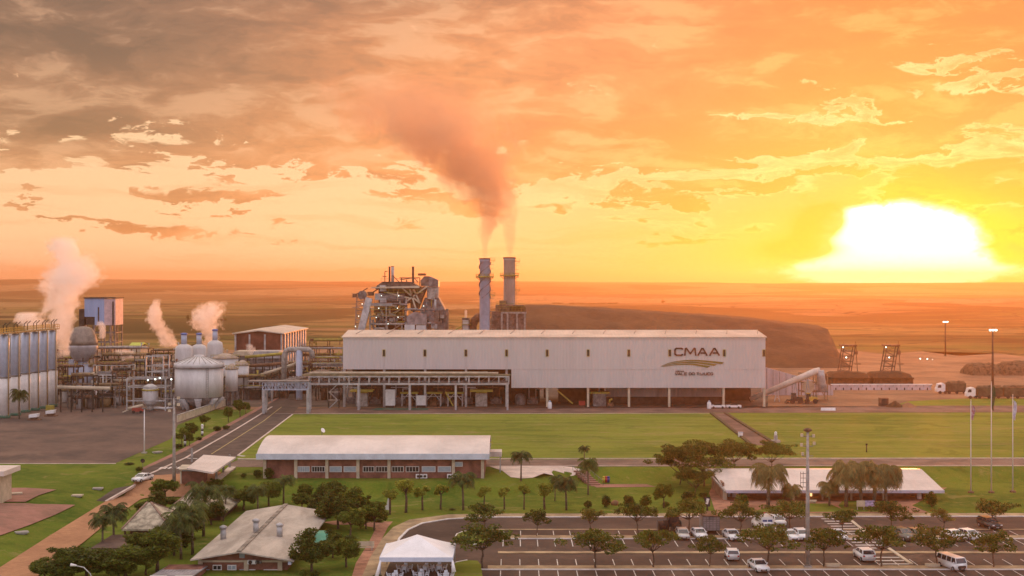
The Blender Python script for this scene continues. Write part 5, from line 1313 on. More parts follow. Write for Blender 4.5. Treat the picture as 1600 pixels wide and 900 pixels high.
# ---------------------------------------------------------------- pipe racks: two-tier frames with bundles of pipes, each placed by pixel
def rack(x0, x1, yt, yb, Y, lab, tiers=3, m=None, seed=0, depth=5, gear=True):
    rr = random.Random(seed); X = Xp(x0, Y); W = Xp(x1, Y) - X; H = Zp(yt, Y); Z0 = max(0, Zp(yb, Y)) if yb else 0
    t = thing('pipe_rack', lab, 'pipe rack', (X, Y, 0), 0, 'pipe racks of the plant')
    n = max(2, int(W / 5)); k = MB()
    for i in range(n + 1):
        for d in (0, depth): k.bar((W * i / n, d, 0), (W * i / n, d, H), .3)
        for q in range(tiers): z = H * (q + 1) / tiers; k.bar((W * i / n, 0, z), (W * i / n, depth, z), .25)
    for q in range(tiers):
        z = H * (q + 1) / tiers
        for d in (0, depth): k.bar((0, d, z), (W, d, z), .22)
    for i in range(n):
        if rr.random() < .5: k.bar((W * i / n, 0, H * .33), (W * (i + 1) / n, 0, H * .66), .16)
    part('frame', k, m or greysteel, t)
    ms = [steel, rust, rust, yellow, greysteel, creampost, darksteel, mat('ochre_pipe', (0.30, 0.20, 0.10), .7, .2)]
    for q in range(tiers):
        z = H * (q + 1) / tiers
        for g in range(2):
            k = MB()
            for j in range(2):
                r = rr.uniform(.16, .45); d = .6 + (g * 2 + j) * depth / 4.4; a = rr.uniform(-.5, W * .25); b = rr.uniform(W * .7, W + .5)
                P = [(a, d, z + r + .1), (b, d, z + r + .1)]
                if rr.random() < .5: P.append((b, d, z + r + .1 + rr.choice((-1.8, 1.6, 2.4))))
                if rr.random() < .4: P.insert(0, (a, d, z + r - rr.uniform(1, 3)))
                k.tube(P, r, 8)
            part('pipe', k, rr.choice(ms), t)
    if gear:
        for i in range(n):
            c = W * (i + .5) / n; h = rr.uniform(1.8, H * .45); r = rr.uniform(.7, 1.7)
            if rr.random() < .6: part('vessel', MB().lathe([(r, .1), (r, h), (r * .6, h + .5), (.1, h + .6)], c, depth * .45, 14), rr.choice((tankpaint, greysteel, rust, mat('ochre_pipe', (0, 0, 0)))), t)
            else: part('motor', MB().box(c - r, c + r, 1, depth - 1, .1, h), rr.choice((greysteel, rust, darksteel)), t)
        k = MB()
        for q in range(tiers):
            z = H * (q + 1) / tiers; k.bar((0, -.3, z + 1.1), (W, -.3, z + 1.1), .09)
            for i in range(int(W / 1.8) + 1): k.bar((i * 1.8, -.3, z), (i * 1.8, -.3, z + 1.1), .07)
        part('railing', k, yellow if rr.random() < .6 else greysteel, t)
rack(90, 122, 574, 0, Yg(630), 'dark pipe rack between the column tanks and the bulb vessel', 3, darksteel, 1)
rack(106, 180, 604, 0, Yg(637), 'low front pipe rack with a long pale beam before the bulb vessel', 2, greysteel, 2, 4)
rack(146, 202, 571, 0, Yg(627), 'pipe rack with small vessels left of the white pipe frame', 3, steel, 3)
rack(146, 176, 586, 0, Yg(633), 'small white railed rack right of the bulb pedestal', 2, white, 4, 3)
rack(152, 232, 545, 0, Yg(605), 'rear rusty pipe rack below the small steam plume', 3, rust, 5, 6)
rack(182, 262, 566, 0, Yg(620), 'dense pipe rack right behind the white pipe frame', 3, greysteel, 6, 6)
rack(236, 276, 548, 0, Yg(600), 'rear pipe rack just left of the domed silos', 3, darksteel, 7, 6)
rack(350, 412, 590, 0, Yg(625), 'pipe rack under the railed tanks beside the plant road', 2, darksteel, 8, 5)
rack(384, 470, 578, 0, Yg(612), 'yellow railed pipe rack left of the long hall', 3, greysteel, 9, 6)
rack(392, 462, 561, 0, Yg(590), 'upper pipe rack with many pale pipes below the brick hall', 3, creampost, 10, 6)
rack(452, 538, 545, 0, Yg(590), 'tall rear pipe rack touching the left corner of the hall', 4, greysteel, 11, 6)
rack(484, 540, 533, 0, Yg(580), 'farthest roofed rack beside the hall corner', 4, rust, 12, 6)
rack(470, 536, 572, 0, Yg(608), 'open lower rack seen above the lattice bridge', 2, steel, 13, 5)
rack(-20, 110, 548, 0, Yg(598), 'long rear pipe rack behind the row of column tanks', 3, darksteel, 14, 6)
rack(400, 440, 546, 0, Yg(575), 'back rack with vessels in front of the brick hall roof', 3, rust, 15, 5)
rack(92, 150, 560, 0, Yg(612), 'rusty rack directly right of the column tanks, under the tall steam', 4, rust, 21, 6)
rack(160, 236, 556, 0, Yg(612), 'dark crowded rack behind the white pipe frame, upper part', 4, darksteel, 22, 6)
rack(176, 206, 580, 0, Yg(633), 'short ochre rack just left of the white pipe frame', 3, rust, 23, 4)
rack(206, 232, 566, 0, Yg(624), 'narrow tall rack behind the left bay of the white pipe frame', 4, darksteel, 24, 5)
rack(252, 278, 576, 0, Yg(634), 'narrow rack squeezed between the pipe frame and the ribbed tank', 3, greysteel, 25, 4)
rack(386, 412, 566, 0, Yg(604), 'rack right of the wide pale tank', 4, darksteel, 26, 6)
rack(412, 446, 584, 0, Yg(622), 'lower dark rack behind the cross braced bridge', 3, rust, 27, 5)
rack(446, 484, 570, 0, Yg(616), 'dark rack beside the white standpipe', 3, darksteel, 28, 5)
rack(488, 538, 560, 0, Yg(604), 'rusty rack between the loop pipe and the hall corner', 4, rust, 29, 6)
rack(494, 536, 586, 0, Yg(626), 'low dark rack under the pipe bridge by the stair tower', 2, darksteel, 30, 5)
rack(276, 350, 556, 0, Yg(592), 'rack behind the domed silos', 3, rust, 31, 6)
rack(112, 146, 588, 0, Yg(640), 'small dark rack at the foot of the bulb vessel', 3, darksteel, 32, 4)
def big_pipes():
    Y = 395; t = thing('loop_pipe', 'thick pale pipe rising in a loop and down a white post left of the hall', 'pipe', (Xp(444, Y), Y, 0)); o = Xp(444, Y)
    q = lambda x, y: (Xp(x, Y) - o, 0, Zp(y, Y))
    part('pipe', MB().tube([q(444, 600), q(444, 556), q(447, 548), q(452, 546), q(482, 546), q(487, 550), q(488, 560)], .85, 12), concrete, t)
    part('standpipe', MB().tube([q(467.5, 640), q(467.5, 547)], 1.0, 12), bluesteel, t)
    part('standpipe_foot', MB().box(q(465, 0)[0], q(470, 0)[0], -1, 1, 0, .6), concrete, t)
    for i, (x0, y0, x1, y1, Y, lab, mm) in enumerate(((383, 558, 448, 552, 415, 'long horizontal pipe with a yellowish cover under the brick hall', yellow), (385, 572, 440, 568, 410, 'rust brown horizontal pipe below the yellowish one', rust),
            (408, 586, 470, 566, 398, 'bundle of pale sloping pipes climbing right of the railed tanks', creampost), (90, 605, 172, 607, 356, 'long cream beam pipe standing on dark posts before the plant', creampost))):
        o = Xp(x0, Y); t = thing('pipe_run', lab, 'pipe', (o, Y, 0)); n = 3 if i == 2 else 1
        k = MB()
        for j in range(n): k.tube([(0, j * 1.4, Zp(y0, Y) - j * .7), (Xp(x1, Y) - o, j * 1.4, Zp(y1, Y) - j * .5)], .5, 8)
        part('pipe', k, mm, t)
        k = MB()
        for j in range(5): u = (j + .3) / 5; k.bar((lerp(0, Xp(x1, Y) - o, u), 0, 0), (lerp(0, Xp(x1, Y) - o, u), 0, Zp(lerp(y0, y1, u), Y)), .3)
        part('post', k, darksteel, t)
    # ground clutter
    Y = Yg(646); t = thing('pump_trailer', 'red and cream pump trailer on the dark yard near the drum vessel', 'trailer', (Xp(212, Y), Y, 0))
    part('body', MB().box(-1.0, 2.0, 0, 1.5, .5, 1.5), mat('dull_red', (0.36, 0.06, 0.04), .7, .15), t); part('tank', MB().tube([(-2.4, .7, 1.2), (1.8, .7, 2.2)], .4, 8), creampost, t); part('boom', MB().bar((-2, .7, 1.0), (-3.8, .7, .3), .3), creampost, t)
    for s in (-.6, 1.4): part('wheel', MB().tube([(s, -.1, .4), (s, .2, .4)], .4, 10), tyre, t)
    Y = Yg(641); single('hose', MB().tube([(-3, 0, .5), (-1, .4, .7), (1, 0, .5), (3.5, .3, .8)], .35, 8), white, 'white flexible duct lying on the yard right of the red pump trailer', 'duct', (Xp(251, Y), Y, 0))
    for x, y, lab in ((52, 657, 'grey box on legs at the foot of the column tanks'), (78, 651, 'white tipped box at the foot of the rightmost column tank')):
        Y = Yg(y); t = thing('skid_box', lab, 'box', (Xp(x, Y), Y, 0)); part('box', MB().prism_xz([(-1.2, .7), (1.0, .9), (1.2, 1.8), (-1.2, 1.5)], 0, 1.5), white, t); part('skid', MB().box(-1.6, 1.6, 0, 1.6, 0, .3).box(-.9, .9, .2, 1.2, .3, .69), rust, t)
    Y = Yg(646); t = thing('tool_cabinet', 'yellow cabinet by the last column tank', 'cabinet', (Xp(77, Y), Y, 0)); part('body', MB().box(-1, 1, 0, 1.2, .2, 2.2), yellow, t); part('plinth', MB().box(-1.1, 1.1, -.1, 1.3, 0, .19), darksteel, t)
    # low wall along the tank yard
    a = gp(277, 660); b = gp(352, 634); d = b - a; t = thing('low_wall', 'low pale boundary wall running diagonally below the large ribbed tank', 'wall', a)
    part('wall', MB().bar((0, 0, .9), (d.x, d.y, .9), .3, 1.8), creampost, t); part('coping', MB().bar((0, 0, 1.87), (d.x, d.y, 1.87), .5, .12), concrete, t)
big_pipes()
# far treeline shed etc. behind plant
t = thing('yellow_shed', 'small bright yellowish green roof far behind the plant', 'shed', (Xp(213, 560), 560, 0))
part('roof', MB().prism_yz([(-3, Zp(541, 560)), (3, Zp(538, 560)), (9, Zp(541, 560)), (3, Zp(535.5, 560))], -2.8, 2.8), mat('lime_roof', (0.45, 0.50, 0.08), .7, .1), t); part('wall', MB().box(-2.5, 2.5, -2.5, 8.5, 0, Zp(541, 560)), creampost, t)
# ================================================================ NEAR BUILDINGS
def office():
    """long low brick office with an arched white roof"""
    a = gp(412, 747); Y = a.y; X0 = Xp(412, Y); X1 = Xp(757, Y); zb = a.z; ze = Zp(716, Y)
    t = thing('office_building', 'long low brick office with a white arched roof and a row of framed window panels', 'office', (X0, Y, 0))
    W = X1 - X0; D = 18.0
    def x(v): return Xp(v, Y) - X0
    def z(v): return Zp(v, Y)
    part('wall', MB().box(0, W, 0, .3, zb - 1.6, ze).box(0, .3, .31, D, -.2, ze).box(W - .3, W, .31, D, -.2, ze).box(.31, W - .31, D - .3, D, -.2, ze), brick, t)
    # arched roof: front and back overhang, gentle vault
    n = 14; prof = []
    y0, y1 = -1.3, D + 1.0; h = 2.1
    for i in range(n + 1):
        u = i / n; prof.append((lerp(y0, y1, u), ze + .9 + h * sin(pi * min(1, u * 1.0)) ** .8 * 1.0))
    k = MB(); outer = prof; inner = [(p, q - .25) for p, q in prof]
    vs = []; fs = []
    xa, xb = x(403), x(765)
    for (p, q), (r, s) in zip(outer, inner):
        vs += [(xa, p, q), (xb, p, q), (xb, r, s), (xa, r, s)]
    for i in range(n):
        o = i * 4
        fs += [(o, o + 1, o + 5, o + 4), (o + 2, o + 3, o + 7, o + 6), (o, o + 4, o + 7, o + 3), (o + 1, o + 2, o + 6, o + 5)]
    k.add(vs, fs, False); part('roof', k, roofwhite, t)
    part('fascia', MB().box(xa, xb, y0 - .12, y0 - .004, ze - .05, ze + 1.02).box(xa - .1, xa - .004, y0, y1, ze - .05, ze + .95), mat('pale_blue_fascia', (0.58, 0.62, 0.68), .5, .08), t)
    part('soffit', MB().box(xa, xb, y0, y1, ze + .3, ze + .42), concrete, t)
    for v in (414, 462.5, 511, 559.5, 608, 708.5, 754): part('pillar', MB().box(x(v) - .28, x(v) + .28, -.35, -.003, zb - 1.5, ze + .2), creampost, t)
    # windows: pairs of framed strips; each with its panes
    def win(xa_, xb_, ya, yb, glass, nn):
        w = part('window', MB().box(x(xa_), x(xb_), -.12, -.003, z(yb), z(ya)), mat('window_frame', (0.62, 0.60, 0.56), .5, .05), t)
        k = MB(); a = x(xa_) + .08; b = x(xb_) - .08
        for i in range(nn):
            p = lerp(a, b, i / nn) + .04; q = lerp(a, b, (i + 1) / nn) - .04; k.box(p, q, -.15, -.121, z(yb) + .1, z(ya) - .1)
        part('pane', k, glass, w)
    for xa_, xb_, g, nn in ((465, 484, glassl, 5), (487, 508, glassd, 5), (515, 534, glassl, 1), (537, 557, glassl, 1), (567, 585, glassd, 4), (587, 606, glassd, 4), (612, 631, glassd, 4), (634, 655, glassd, 4), (659, 680.5, glassl, 1), (684, 705, glassl, 1)):
        win(xa_, xb_, 728.5, 737.5, g, nn)
    win(710.5, 723, 721.5, 729, glassl, 1)
    # air conditioners at the foot
    for v, lab in ((653, 'first'), (658, 'second'), (664, 'third'), (702, 'fourth'), (710, 'fifth')):
        u = thing('air_conditioner', lab + ' air conditioner unit from the left at the foot of the long office', 'air conditioner', (Xp(v, Y - .9), Y - .9, gp(v, 746).z), 0, 'air conditioner units of the long office')
        zz = z(744 if v < 690 else 745) - gp(v, 746).z
        part('casing', MB().box(-.4, .4, 0, .35, max(.1, zz - .3), max(.1, zz - .3) + .75), white, u); part('fan', MB().tube([(0, -.04, max(.1, zz - .3) + .37), (0, -.003, max(.1, zz - .3) + .37)], .25, 10), darksteel, u)
        part('bracket', MB().box(-.35, .35, .02, .33, -.3, max(.1, zz - .3) - .003), greysteel, u)
    # entrance canopy at the right end
    Y2 = Y + 9
    u = thing('entrance_canopy', 'small white canopy sticking out of the right end of the long office', 'canopy', (Xp(771, Y2), Y2, 0))
    part('roof', MB().box(-1.4, 1.6, -2, 2, Zp(711.5, Y2), Zp(704, Y2)), roofwhite, u); part('post', MB().box(1.2, 1.4, -1.8, -1.6, 0, Zp(711.6, Y2)).box(1.2, 1.4, 1.6, 1.8, 0, Zp(711.6, Y2)), steel, u)
    # roof antenna dish
    p = (Xp(503, Y + 12), Y + 12, ze + 2.8)
    u = thing('roof_dish', 'small white dish on the ridge of the long office roof', 'dish', p)
    part('dish', MB().tube([(0, 0, .8), (.25, -.2, 1.0)], [.1, .5], 10), white, u); part('mast', MB().cyl(0, 0, -.1, .8, .06, n=6), greysteel, u)
office()
def gatehouse_right():
    """reception building with a white pitched roof and open portico"""
    Y = low(1130, 781).y; zb = LOW; X0 = Xp(1130, Y); ze = Zp(764, Y)
    t = thing('reception_building', 'low brick reception building with a broad white pitched roof behind drooping palms', 'reception', (X0, Y, LOW))
    def x(v): return Xp(v, Y) - X0
    H = ze - LOW
    D = 13.0
    part('wall', MB().box(0, .3, .5, D, 0, H + 1.0).box(x(1452), x(1452) + .3, .5, D, 0, H).box(x(1168), x(1452), 3.5, 3.8, 0, H).box(.3, x(1452), D - .3, D, 0, H), brickpale, t)
    part('portico_pier', MB().box(x(1130), x(1136), -.1, .45, 0, H - .05), creampost, t)
    part('portico_pier', MB().box(x(1148), x(1158), 2.6, 3.2, 0, H - .05), tankpaint, t)
    part('portico_pier', MB().box(x(1436), x(1442), .8, 1.3, 0, H - .05), tankpaint, t)
    x0, x1 = x(1116), x(1470.5)
    # roof as one folded sheet: front slope, short back slope, hipped right front corner
    zr = Zp(733, Y + 9.5) - LOW
    k = MB(); A = (x(1132), -1.6, H); B = (x(1470.5), -1.6, H); C = (x(1449) + 2.0, 9.5, zr); Dp = (x(1116) + .8, 9.5, zr); Ev = (x(1116) + .8, D + 1, zr - .5); Fv = (x(1449) + 2.0, D + 1, zr - .5)
    top = [A, B, C, Dp]; tk = .22
    vs = [A, B, C, Dp, Ev, Fv] + [(p[0], p[1], p[2] - tk) for p in (A, B, C, Dp, Ev, Fv)]
    k.add(vs, [(0, 1, 2, 3), (3, 2, 5, 4), (9, 8, 7, 6), (10, 11, 8, 9), (0, 6, 7, 1), (1, 7, 8, 2), (2, 8, 11, 5), (5, 11, 10, 4), (4, 10, 9, 3), (3, 9, 6, 0)]); part('roof', k, roofwhite, t)
    part('gutter', MB().box(x(1132), x(1470.5), -1.75, -1.604, H - .45, H + .05), mat('lilac_gutter', (0.52, 0.50, 0.60), .5, .08), t)
    part('gable_trim', MB().bar((x(1116), 9.5, zr - .2), (x(1131), -1.6, H - .2), .3, .35), concrete, t)
    g = MB()
    for a in (1268, 1273): g.box(x(a), x(a + 2.6), 3.2, 3.49, .1, H - .3)
    m = mat('warm_lit_glass', (0.8, 0.6, 0.3), .3, .05, emit=((1.0, .6, .25), 1.6)); part('lit_door', g, m, t)
    g = MB()
    for a in range(1172, 1256, 9): g.box(x(a), x(a + 6), 3.38, 3.49, .9, 2.2)
    for a in range(1300, 1430, 9): g.box(x(a), x(a + 6), 3.38, 3.49, .9, 2.2)
    part('window', g, glassd, t)
    part('door', MB().box(x(1142), x(1146), 3.0, 3.1, 0, 2.2), white, t)
    for v in (1200, 1240, 1285, 1330, 1380): part('column', MB().box(x(v) - .15, x(v) + .15, -.2, .1, 0, H - .1), creampost, t)
gatehouse_right()
def gable_shed():
    """big near building with a weathered gently pitched roof, gable end to the camera"""
    Y = low(378, 893).y; X0 = Xp(300, Y); zb = LOW
    def x(v, Yq=None): return Xp(v, Yq or Y) - X0
    def z(v, Yq=None): return Zp(v, Yq or Y) - zb
    t = thing('gabled_building', 'big brick building with a weathered pale gabled roof and three vent pipes, nearest the camera', 'building', (X0, Y, zb))
    Yb = Yg(790, zb + 4) ; Yf = Y - 1.2
    zr = z(862, Yf); zl = z(874.5, Yf); zrr = z(876, Yf)
    # ridge runs away from the camera; the far end of the roof sits at photo row ~788
    Yend = Y + 42
    ridge_f = (x(373, Yf), Yf - Y, zr); left_f = (x(297, Yf), Yf - Y, zl); right_f = (x(459, Yf), Yf - Y, zrr)
    # straight back, parallel to Y
    k = MB(); L = 33.0
    # find length so that the far ridge reaches row 788
    Lr = (CZ - (zr + zb)) * F / (788 - HOR) - Yf
    L = Lr
    sx = lambda v: v   # parallel edges converge by perspective
    P = []
    skew = Xp(447, Yf + L) - Xp(373, Yf)
    for (a, b, c) in (left_f, ridge_f, right_f): P.append((a, b, c)); 
    Q = [(a + skew, b + L, c) for a, b, c in P]
    top = P + Q; tk = .18
    vs = top + [(a, b, c - tk) for a, b, c in top]
    k.add(vs, [(0, 1, 4, 3), (1, 2, 5, 4), (9, 10, 7, 6), (10, 11, 8, 7), (6, 7, 1, 0), (7, 8, 2, 1), (3, 4, 10, 9), (4, 5, 11, 10), (0, 3, 9, 6), (8, 11, 5, 2)])
    rf = part('roof', k, roofgrey, t)
    part('ridge_cap', MB().bar((P[1][0], P[1][1], P[1][2] + .06), (Q[1][0], Q[1][1], Q[1][2] + .06), .6, .12), mat('stained_ridge', (0.30, 0.26, 0.21), .8, .3), rf)
    # walls follow the same skewed footprint, inset
    def wp(u, v, h): a = lerp(left_f[0] + 1.0, right_f[0] - 1.2, u); return (a + skew * v, lerp(1.2, L - 1.0, v) - .2, h)
    he = min(zl, zrr) - .25
    k = MB(); n0 = [wp(0, 0, 0), wp(1, 0, 0), wp(1, 0, he), (ridge_f[0], 1.0, zr - .3), wp(0, 0, he)]
    n1 = [wp(0, 1, 0), wp(1, 1, 0), wp(1, 1, he), (ridge_f[0] + skew, L - 1.2, zr - .3), wp(0, 1, he)]
    k.add(n0 + n1, [(0, 1, 2, 3, 4), (9, 8, 7, 6, 5), (1, 6, 7, 2), (5, 0, 4, 9)]); part('wall', k, brick, t)
    zt = z(877.5)
    part('lintel_band', MB().box(x(309), x(448), .75, .98, z(880.5), zt), creampost, t)
    for a in (311, 383, 436): part('pillar', MB().box(x(a) - .3, x(a) + .3, .6, .74, -.1, z(877)), creampost, t)
    for a, b, y0, y1, g in ((330, 344, 885, 893, glassd), (353, 367, 885, 893, glassl), (387, 397, 892, 902, glassl), (410, 434, 892, 902, glassl)):
        w = part('window', MB().box(x(a), x(b), .82, .98, z(y1), z(y0)), white, t); part('pane', MB().box(x(a) + .1, (x(a) + x(b)) / 2 - .05, .79, .815, z(y1) + .1, z(y0) - .1).box((x(a) + x(b)) / 2 + .05, x(b) - .1, .79, .815, z(y1) + .1, z(y0) - .1), g, w)
    for a, b in ((317, 325), (372, 380)): part('door', MB().box(x(a), x(b), .85, .98, -.1, z(892)), bluesteel, t)
    part('gable_vent', MB().box(x(372), x(380), .8, .98, z(874), z(866)), glassl, t)
    part('gutter_end', MB().box(x(452), x(457), -1.0, 0.4, z(880), z(872)), bluesteel, t)
    # roof vents
    for j, (vx, vy, lab) in enumerate(((349, 842, 'left'), (400, 831, 'middle'), (437, 838, 'right'))):
        # place on the roof plane by marching along depth
        best = None
        for q in range(5, 330):
            d = q / 10; Yq = Yf + d; Xq = Xp(vx, Yq) - X0; Zq = z(vy, Yq)
            off = Xq - (ridge_f[0] + skew * (d) / L)
            slope = (zr - zl) / (ridge_f[0] - left_f[0]) if off < 0 else (zr - zrr) / (right_f[0] - ridge_f[0])
            zroof = zr - abs(off) * slope
            e = abs(zroof - Zq)
            if best is None or e < best[0]: best = (e, Xq, Yq - Y, zroof)
        _, a, b, c = best
        v = part('roof_vent', MB().cyl(a, b, c - .2, c + 1.5, .42, n=14), steel, t); part('vent_cap', MB().lathe([(.55, c + 1.5), (.55, c + 1.75), (.1, c + 1.95)], a, b, 14), steel, v)
    # split air conditioner on the gable wall
    Ya = Y
    u = thing('air_conditioner', 'white air conditioner mounted high on the gable wall of the near brick building', 'air conditioner', (Xp(392, Ya), Ya, LOW))
    part('casing', MB().box(-.55, .55, .35, .74, z(882.5), z(876.5)), white, u); part('fan', MB().tube([(-.15, .3, z(879.5)), (-.15, .345, z(879.5))], .26, 12), darksteel, u)
    u = thing('air_conditioner', 'dark louvred air conditioner right of the white one on the gable wall', 'air conditioner', (Xp(402, Ya), Ya, LOW))
    part('casing', MB().box(-.35, .45, .35, .74, z(881.5), z(877.5)), greysteel, u); part('fan', MB().tube([(.05, .3, z(879.5)), (.05, .345, z(879.5))], .2, 12), darksteel, u)
gable_shed()
tilem = mat('grey_tile_roof', (0.50, 0.43, 0.31), 0.85, 0.28, 0.8, bump=.05, bscale=4)
def hip(x0, x1, yf, yb, apex, base, name, lab, yw, mm=None, post=True):
    """hipped pavilion: eave corners and apex given in photo pixels at ground depth base"""
    mm = mm or tilem
    g = gp((x0 + x1) / 2, base); Yf = g.y; z0 = g.z
    he = Zp(yf, Yf); X0, X1 = Xp(x0, Yf), Xp(x1, Yf); W = X1 - X0
    Yb = (CZ - he) * F / (yb - HOR)
    t = thing(name, lab, 'pavilion', ((X0 + X1) / 2, Yf, z0)); hw = W / 2; D = max(6, Yb - Yf)
    ax = Xp(apex[0], Yf + D / 2) - (X0 + X1) / 2; az = Zp(apex[1], Yf + D / 2) - z0; h = he - z0
    k = MB(); c = [(-hw, 0, h), (hw, 0, h), (hw, D, h), (-hw, D, h)]; r0 = (ax - W * .04, D / 2, az); r1 = (ax + W * .04, D / 2, az)
    b = [(p[0], p[1], p[2] - .25) for p in c]
    k.add(c + [r0, r1] + b, [(0, 1, 5, 4), (1, 2, 5), (2, 3, 4, 5), (3, 0, 4), (0, 6, 7, 1), (1, 7, 8, 2), (2, 8, 9, 3), (3, 9, 6, 0), (9, 8, 7, 6)])
    rf = part('roof', k, mm, t)
    kk = MB()
    for p in c: kk.bar((p[0], p[1], p[2] + .05), ((r0 if p[0] < 0 else r1)[0], D / 2, az + .06), .3, .12)
    part('hip_tile', kk, mat('hip_tile_red', (0.30, 0.19, 0.14), .85, .2), rf)
    part('wall', MB().box(-hw + 1, hw - 1, 1, D - 1, -.4, h - .27), yw, t)
    if post:
        for s in (-hw + .4, hw - .4): part('post', MB().box(s - .12, s + .12, .25, .5, -.4, h - .26), bark, t)
    return t
maroon = mat('dark_red_wall', (0.13, 0.055, 0.04), .85, .2)
hip(258, 352, 800, 776, (300, 769), 815, 'tiled_pavilion', 'rear tiled hip roof pavilion half hidden by palms beside the dirt road', maroon)
hip(190, 268, 827, 806, (233, 785), 838, 'tiled_pavilion', 'front square tiled hip roof pavilion with dark red walls beside the dirt road', maroon)
# brown small roofed store with white front
g = gp(180, 868); Y = g.y
t = thing('small_store', 'small store with a dark brown roof and whitish front under the trees', 'store', (Xp(182, Y), Y, g.z))
w = 38 * Y / F; zt = Zp(846, Y + 4) - g.z; zf = Zp(855, Y) - g.z
part('roof', MB().prism_yz([(-.5, zf), (4.5, zt), (9, zf), (9, zf - .2), (4.5, zt - .2), (-.5, zf - .2)], -w, w), mat('brown_roof', (0.14, 0.09, 0.07), .85, .2), t)
part('wall', MB().box(-w * .3, w * .85, .3, 8, -.3, zf - .25), white, t); part('door', MB().box(-w*.15, w*.05, .2, .297, 0, zf - .5).box(w * .3, w * .5, .2, .297, 0, zf - .5), bluesteel, t)
# corrugated lean-to at the bottom
g = low(270, 915); Y = g.y
t = thing('lean_to', 'low lean-to with a grey corrugated roof left of the big gabled building', 'lean-to', (Xp(268, Y), Y, LOW))
w = 33 * Y / F; z0 = Zp(900, Y - 0) - LOW; z1 = Zp(884, Y + 8) - LOW
part('roof', MB().prism_yz([(0, z0), (8, z1), (8, z1 - .12), (0, z0 - .12)], -w, w), mat('grey_sheet', (0.33, 0.31, 0.33), .5, .2, ribs=('X', 2.0, .04)), t); part('wall', MB().box(-w + .2, w - .2, .5, 8, -.2, z0 - .3), brick, t)
part('parapet', MB().box(-w, -w * .2, -.3, -.01, z0 - .9, z0 + .1).box(w * .2, w, -.3, -.01, z0 - .9, z0 + .1), tankpaint, t)
# green awning beside the gabled building
g = low(500, 850); Y = g.y
t = thing('awning', 'green fabric awning at the rear corner of the big gabled building', 'awning', (Xp(503, Y), Y, LOW))
h = Zp(834, Y) - LOW; w = 10 * Y / F
part('fabric', MB().prism_yz([(-2, h - .9), (0, h + .1), (2, h + .1), (2, h), (0, h), (-2, h - 1)], -w, w), mat('green_fabric', (0.08, 0.30, 0.19), .6, .1), t); part('post', MB().bar((-w, -1.9, 0), (-w, -1.9, h - 1), .1).bar((w, -1.9, 0), (w, -1.9, h - 1), .1), steel, t)
# gate canopy
def gate():
    a = gp(280, 757); Y = a.y
    o = Xp(318, Y); t = thing('gate_canopy', 'white flat roofed gate canopy over the road entrance with a small brick booth before it', 'gate', (o, Y, 0))
    h = 3.1
    def rp(x, y): Yq = (CZ - h) * F / (y - HOR); return (Xp(x, Yq) - o, Yq - Y)
    P = [rp(292, 731), rp(333, 738), rp(369, 714), rp(318, 710.5)]
    part('roof', MB().prism_xy(P, h - .3, h), roofwhite, t)
    xa, xb = Xp(284, Y) - o, Xp(318, Y) - o
    part('booth', MB().box(xa, xb, 0, 3.0, -.1, 2.1), brick, t)
    k = MB(); n = 8; vs = []; fs = []
    for i in range(n + 1):
        u = i / n; q = lerp(-.7, 3.8, u); z = 2.55 + .5 * sin(pi * u); vs += [(xa - .4, q, z), (xb + .5, q, z), (xb + .5, q, z - .15), (xa - .4, q, z - .15)]
    for i in range(n): q = i * 4; fs += [(q, q + 1, q + 5, q + 4), (q + 2, q + 3, q + 7, q + 6), (q, q + 4, q + 7, q + 3), (q + 1, q + 2, q + 6, q + 5)]
    k.add(vs, fs); part('booth_roof', k, creampost, t)
    part('booth_window', MB().box(xa + .1, xb - .1, .1, 2.9, 2.1, 2.45), glassl, t)
    part('booth_post', MB().box(xa - .25, xa - .003, -.2, .1, -.1, 2.4), creampost, t)
    for x, y in ((338, 751), (349, 741), (359, 733), (300, 722)): g = gp(x, y); part('post', MB().box(g.x - o - .18, g.x - o + .18, g.y - Y - .18, g.y - Y + .18, 0, h - .31), concrete, t)
    part('side_kerb', MB().prism_xy([(gp(332, 757).x - o, gp(332, 757).y - Y), (gp(338, 758).x - o, gp(338, 758).y - Y), (gp(369, 732).x - o, gp(369, 732).y - Y), (gp(358, 731).x - o, gp(358, 731).y - Y)], .05, .35), palecon, t)
gate()
# building at the left edge
g = gp(0, 788); Y = g.y
t = thing('white_booth', 'white roofed booth cut off by the left edge of the picture', 'booth', (Xp(-14, Y), Y, 0))
w = 22 * Y / F; h = Zp(738, Y)
part('roof', MB().box(-w - 2, w + .2, -1, 6, h - .5, h + .3), roofwhite, t); part('wall', MB().box(-w - 1.5, w - .9, 0, 5, -.1, h - .51), creampost, t)
# concrete covers on the grass
for i, (x, y, lab) in enumerate(((121, 776, 'small pale concrete cover lying on the grass left of the road'), (153, 765, 'dark and white valve box on the grass near the road edge'), (26, 773, 'pale concrete slab on the pink earth at the left'), (34, 834, 'small yellow concrete marker on the grass bank'), (6, 777, 'greenish slab pile at the left edge'), (246, 708, 'pair of pale slabs lying on the grass strip'), (1270, 785, 'small pale boulder on the grass right of the reception'))):
    p = gp(x, y); t = thing('concrete_cover', lab, 'slab', p, .2 * i)
    part('slab', MB().box(-.9, .9, -.6, .6, .15, .35), creampost if i % 2 == 0 else concrete, t); part('base', MB().box(-.7, .7, -.45, .45, -.05, .149), concrete, t)
# round black sign
p = gp(223, 735, 0); t = thing('road_sign', 'round sign seen from its black back beside the road', 'road sign', p); part('disc', MB().tube([(0, -.03, Zp(720, p.y)), (0, .03, Zp(720, p.y))], .42, 18), darksteel, t); part('post', MB().cyl(0, .07, 0, Zp(719, p.y), .05, n=8), greysteel, t)
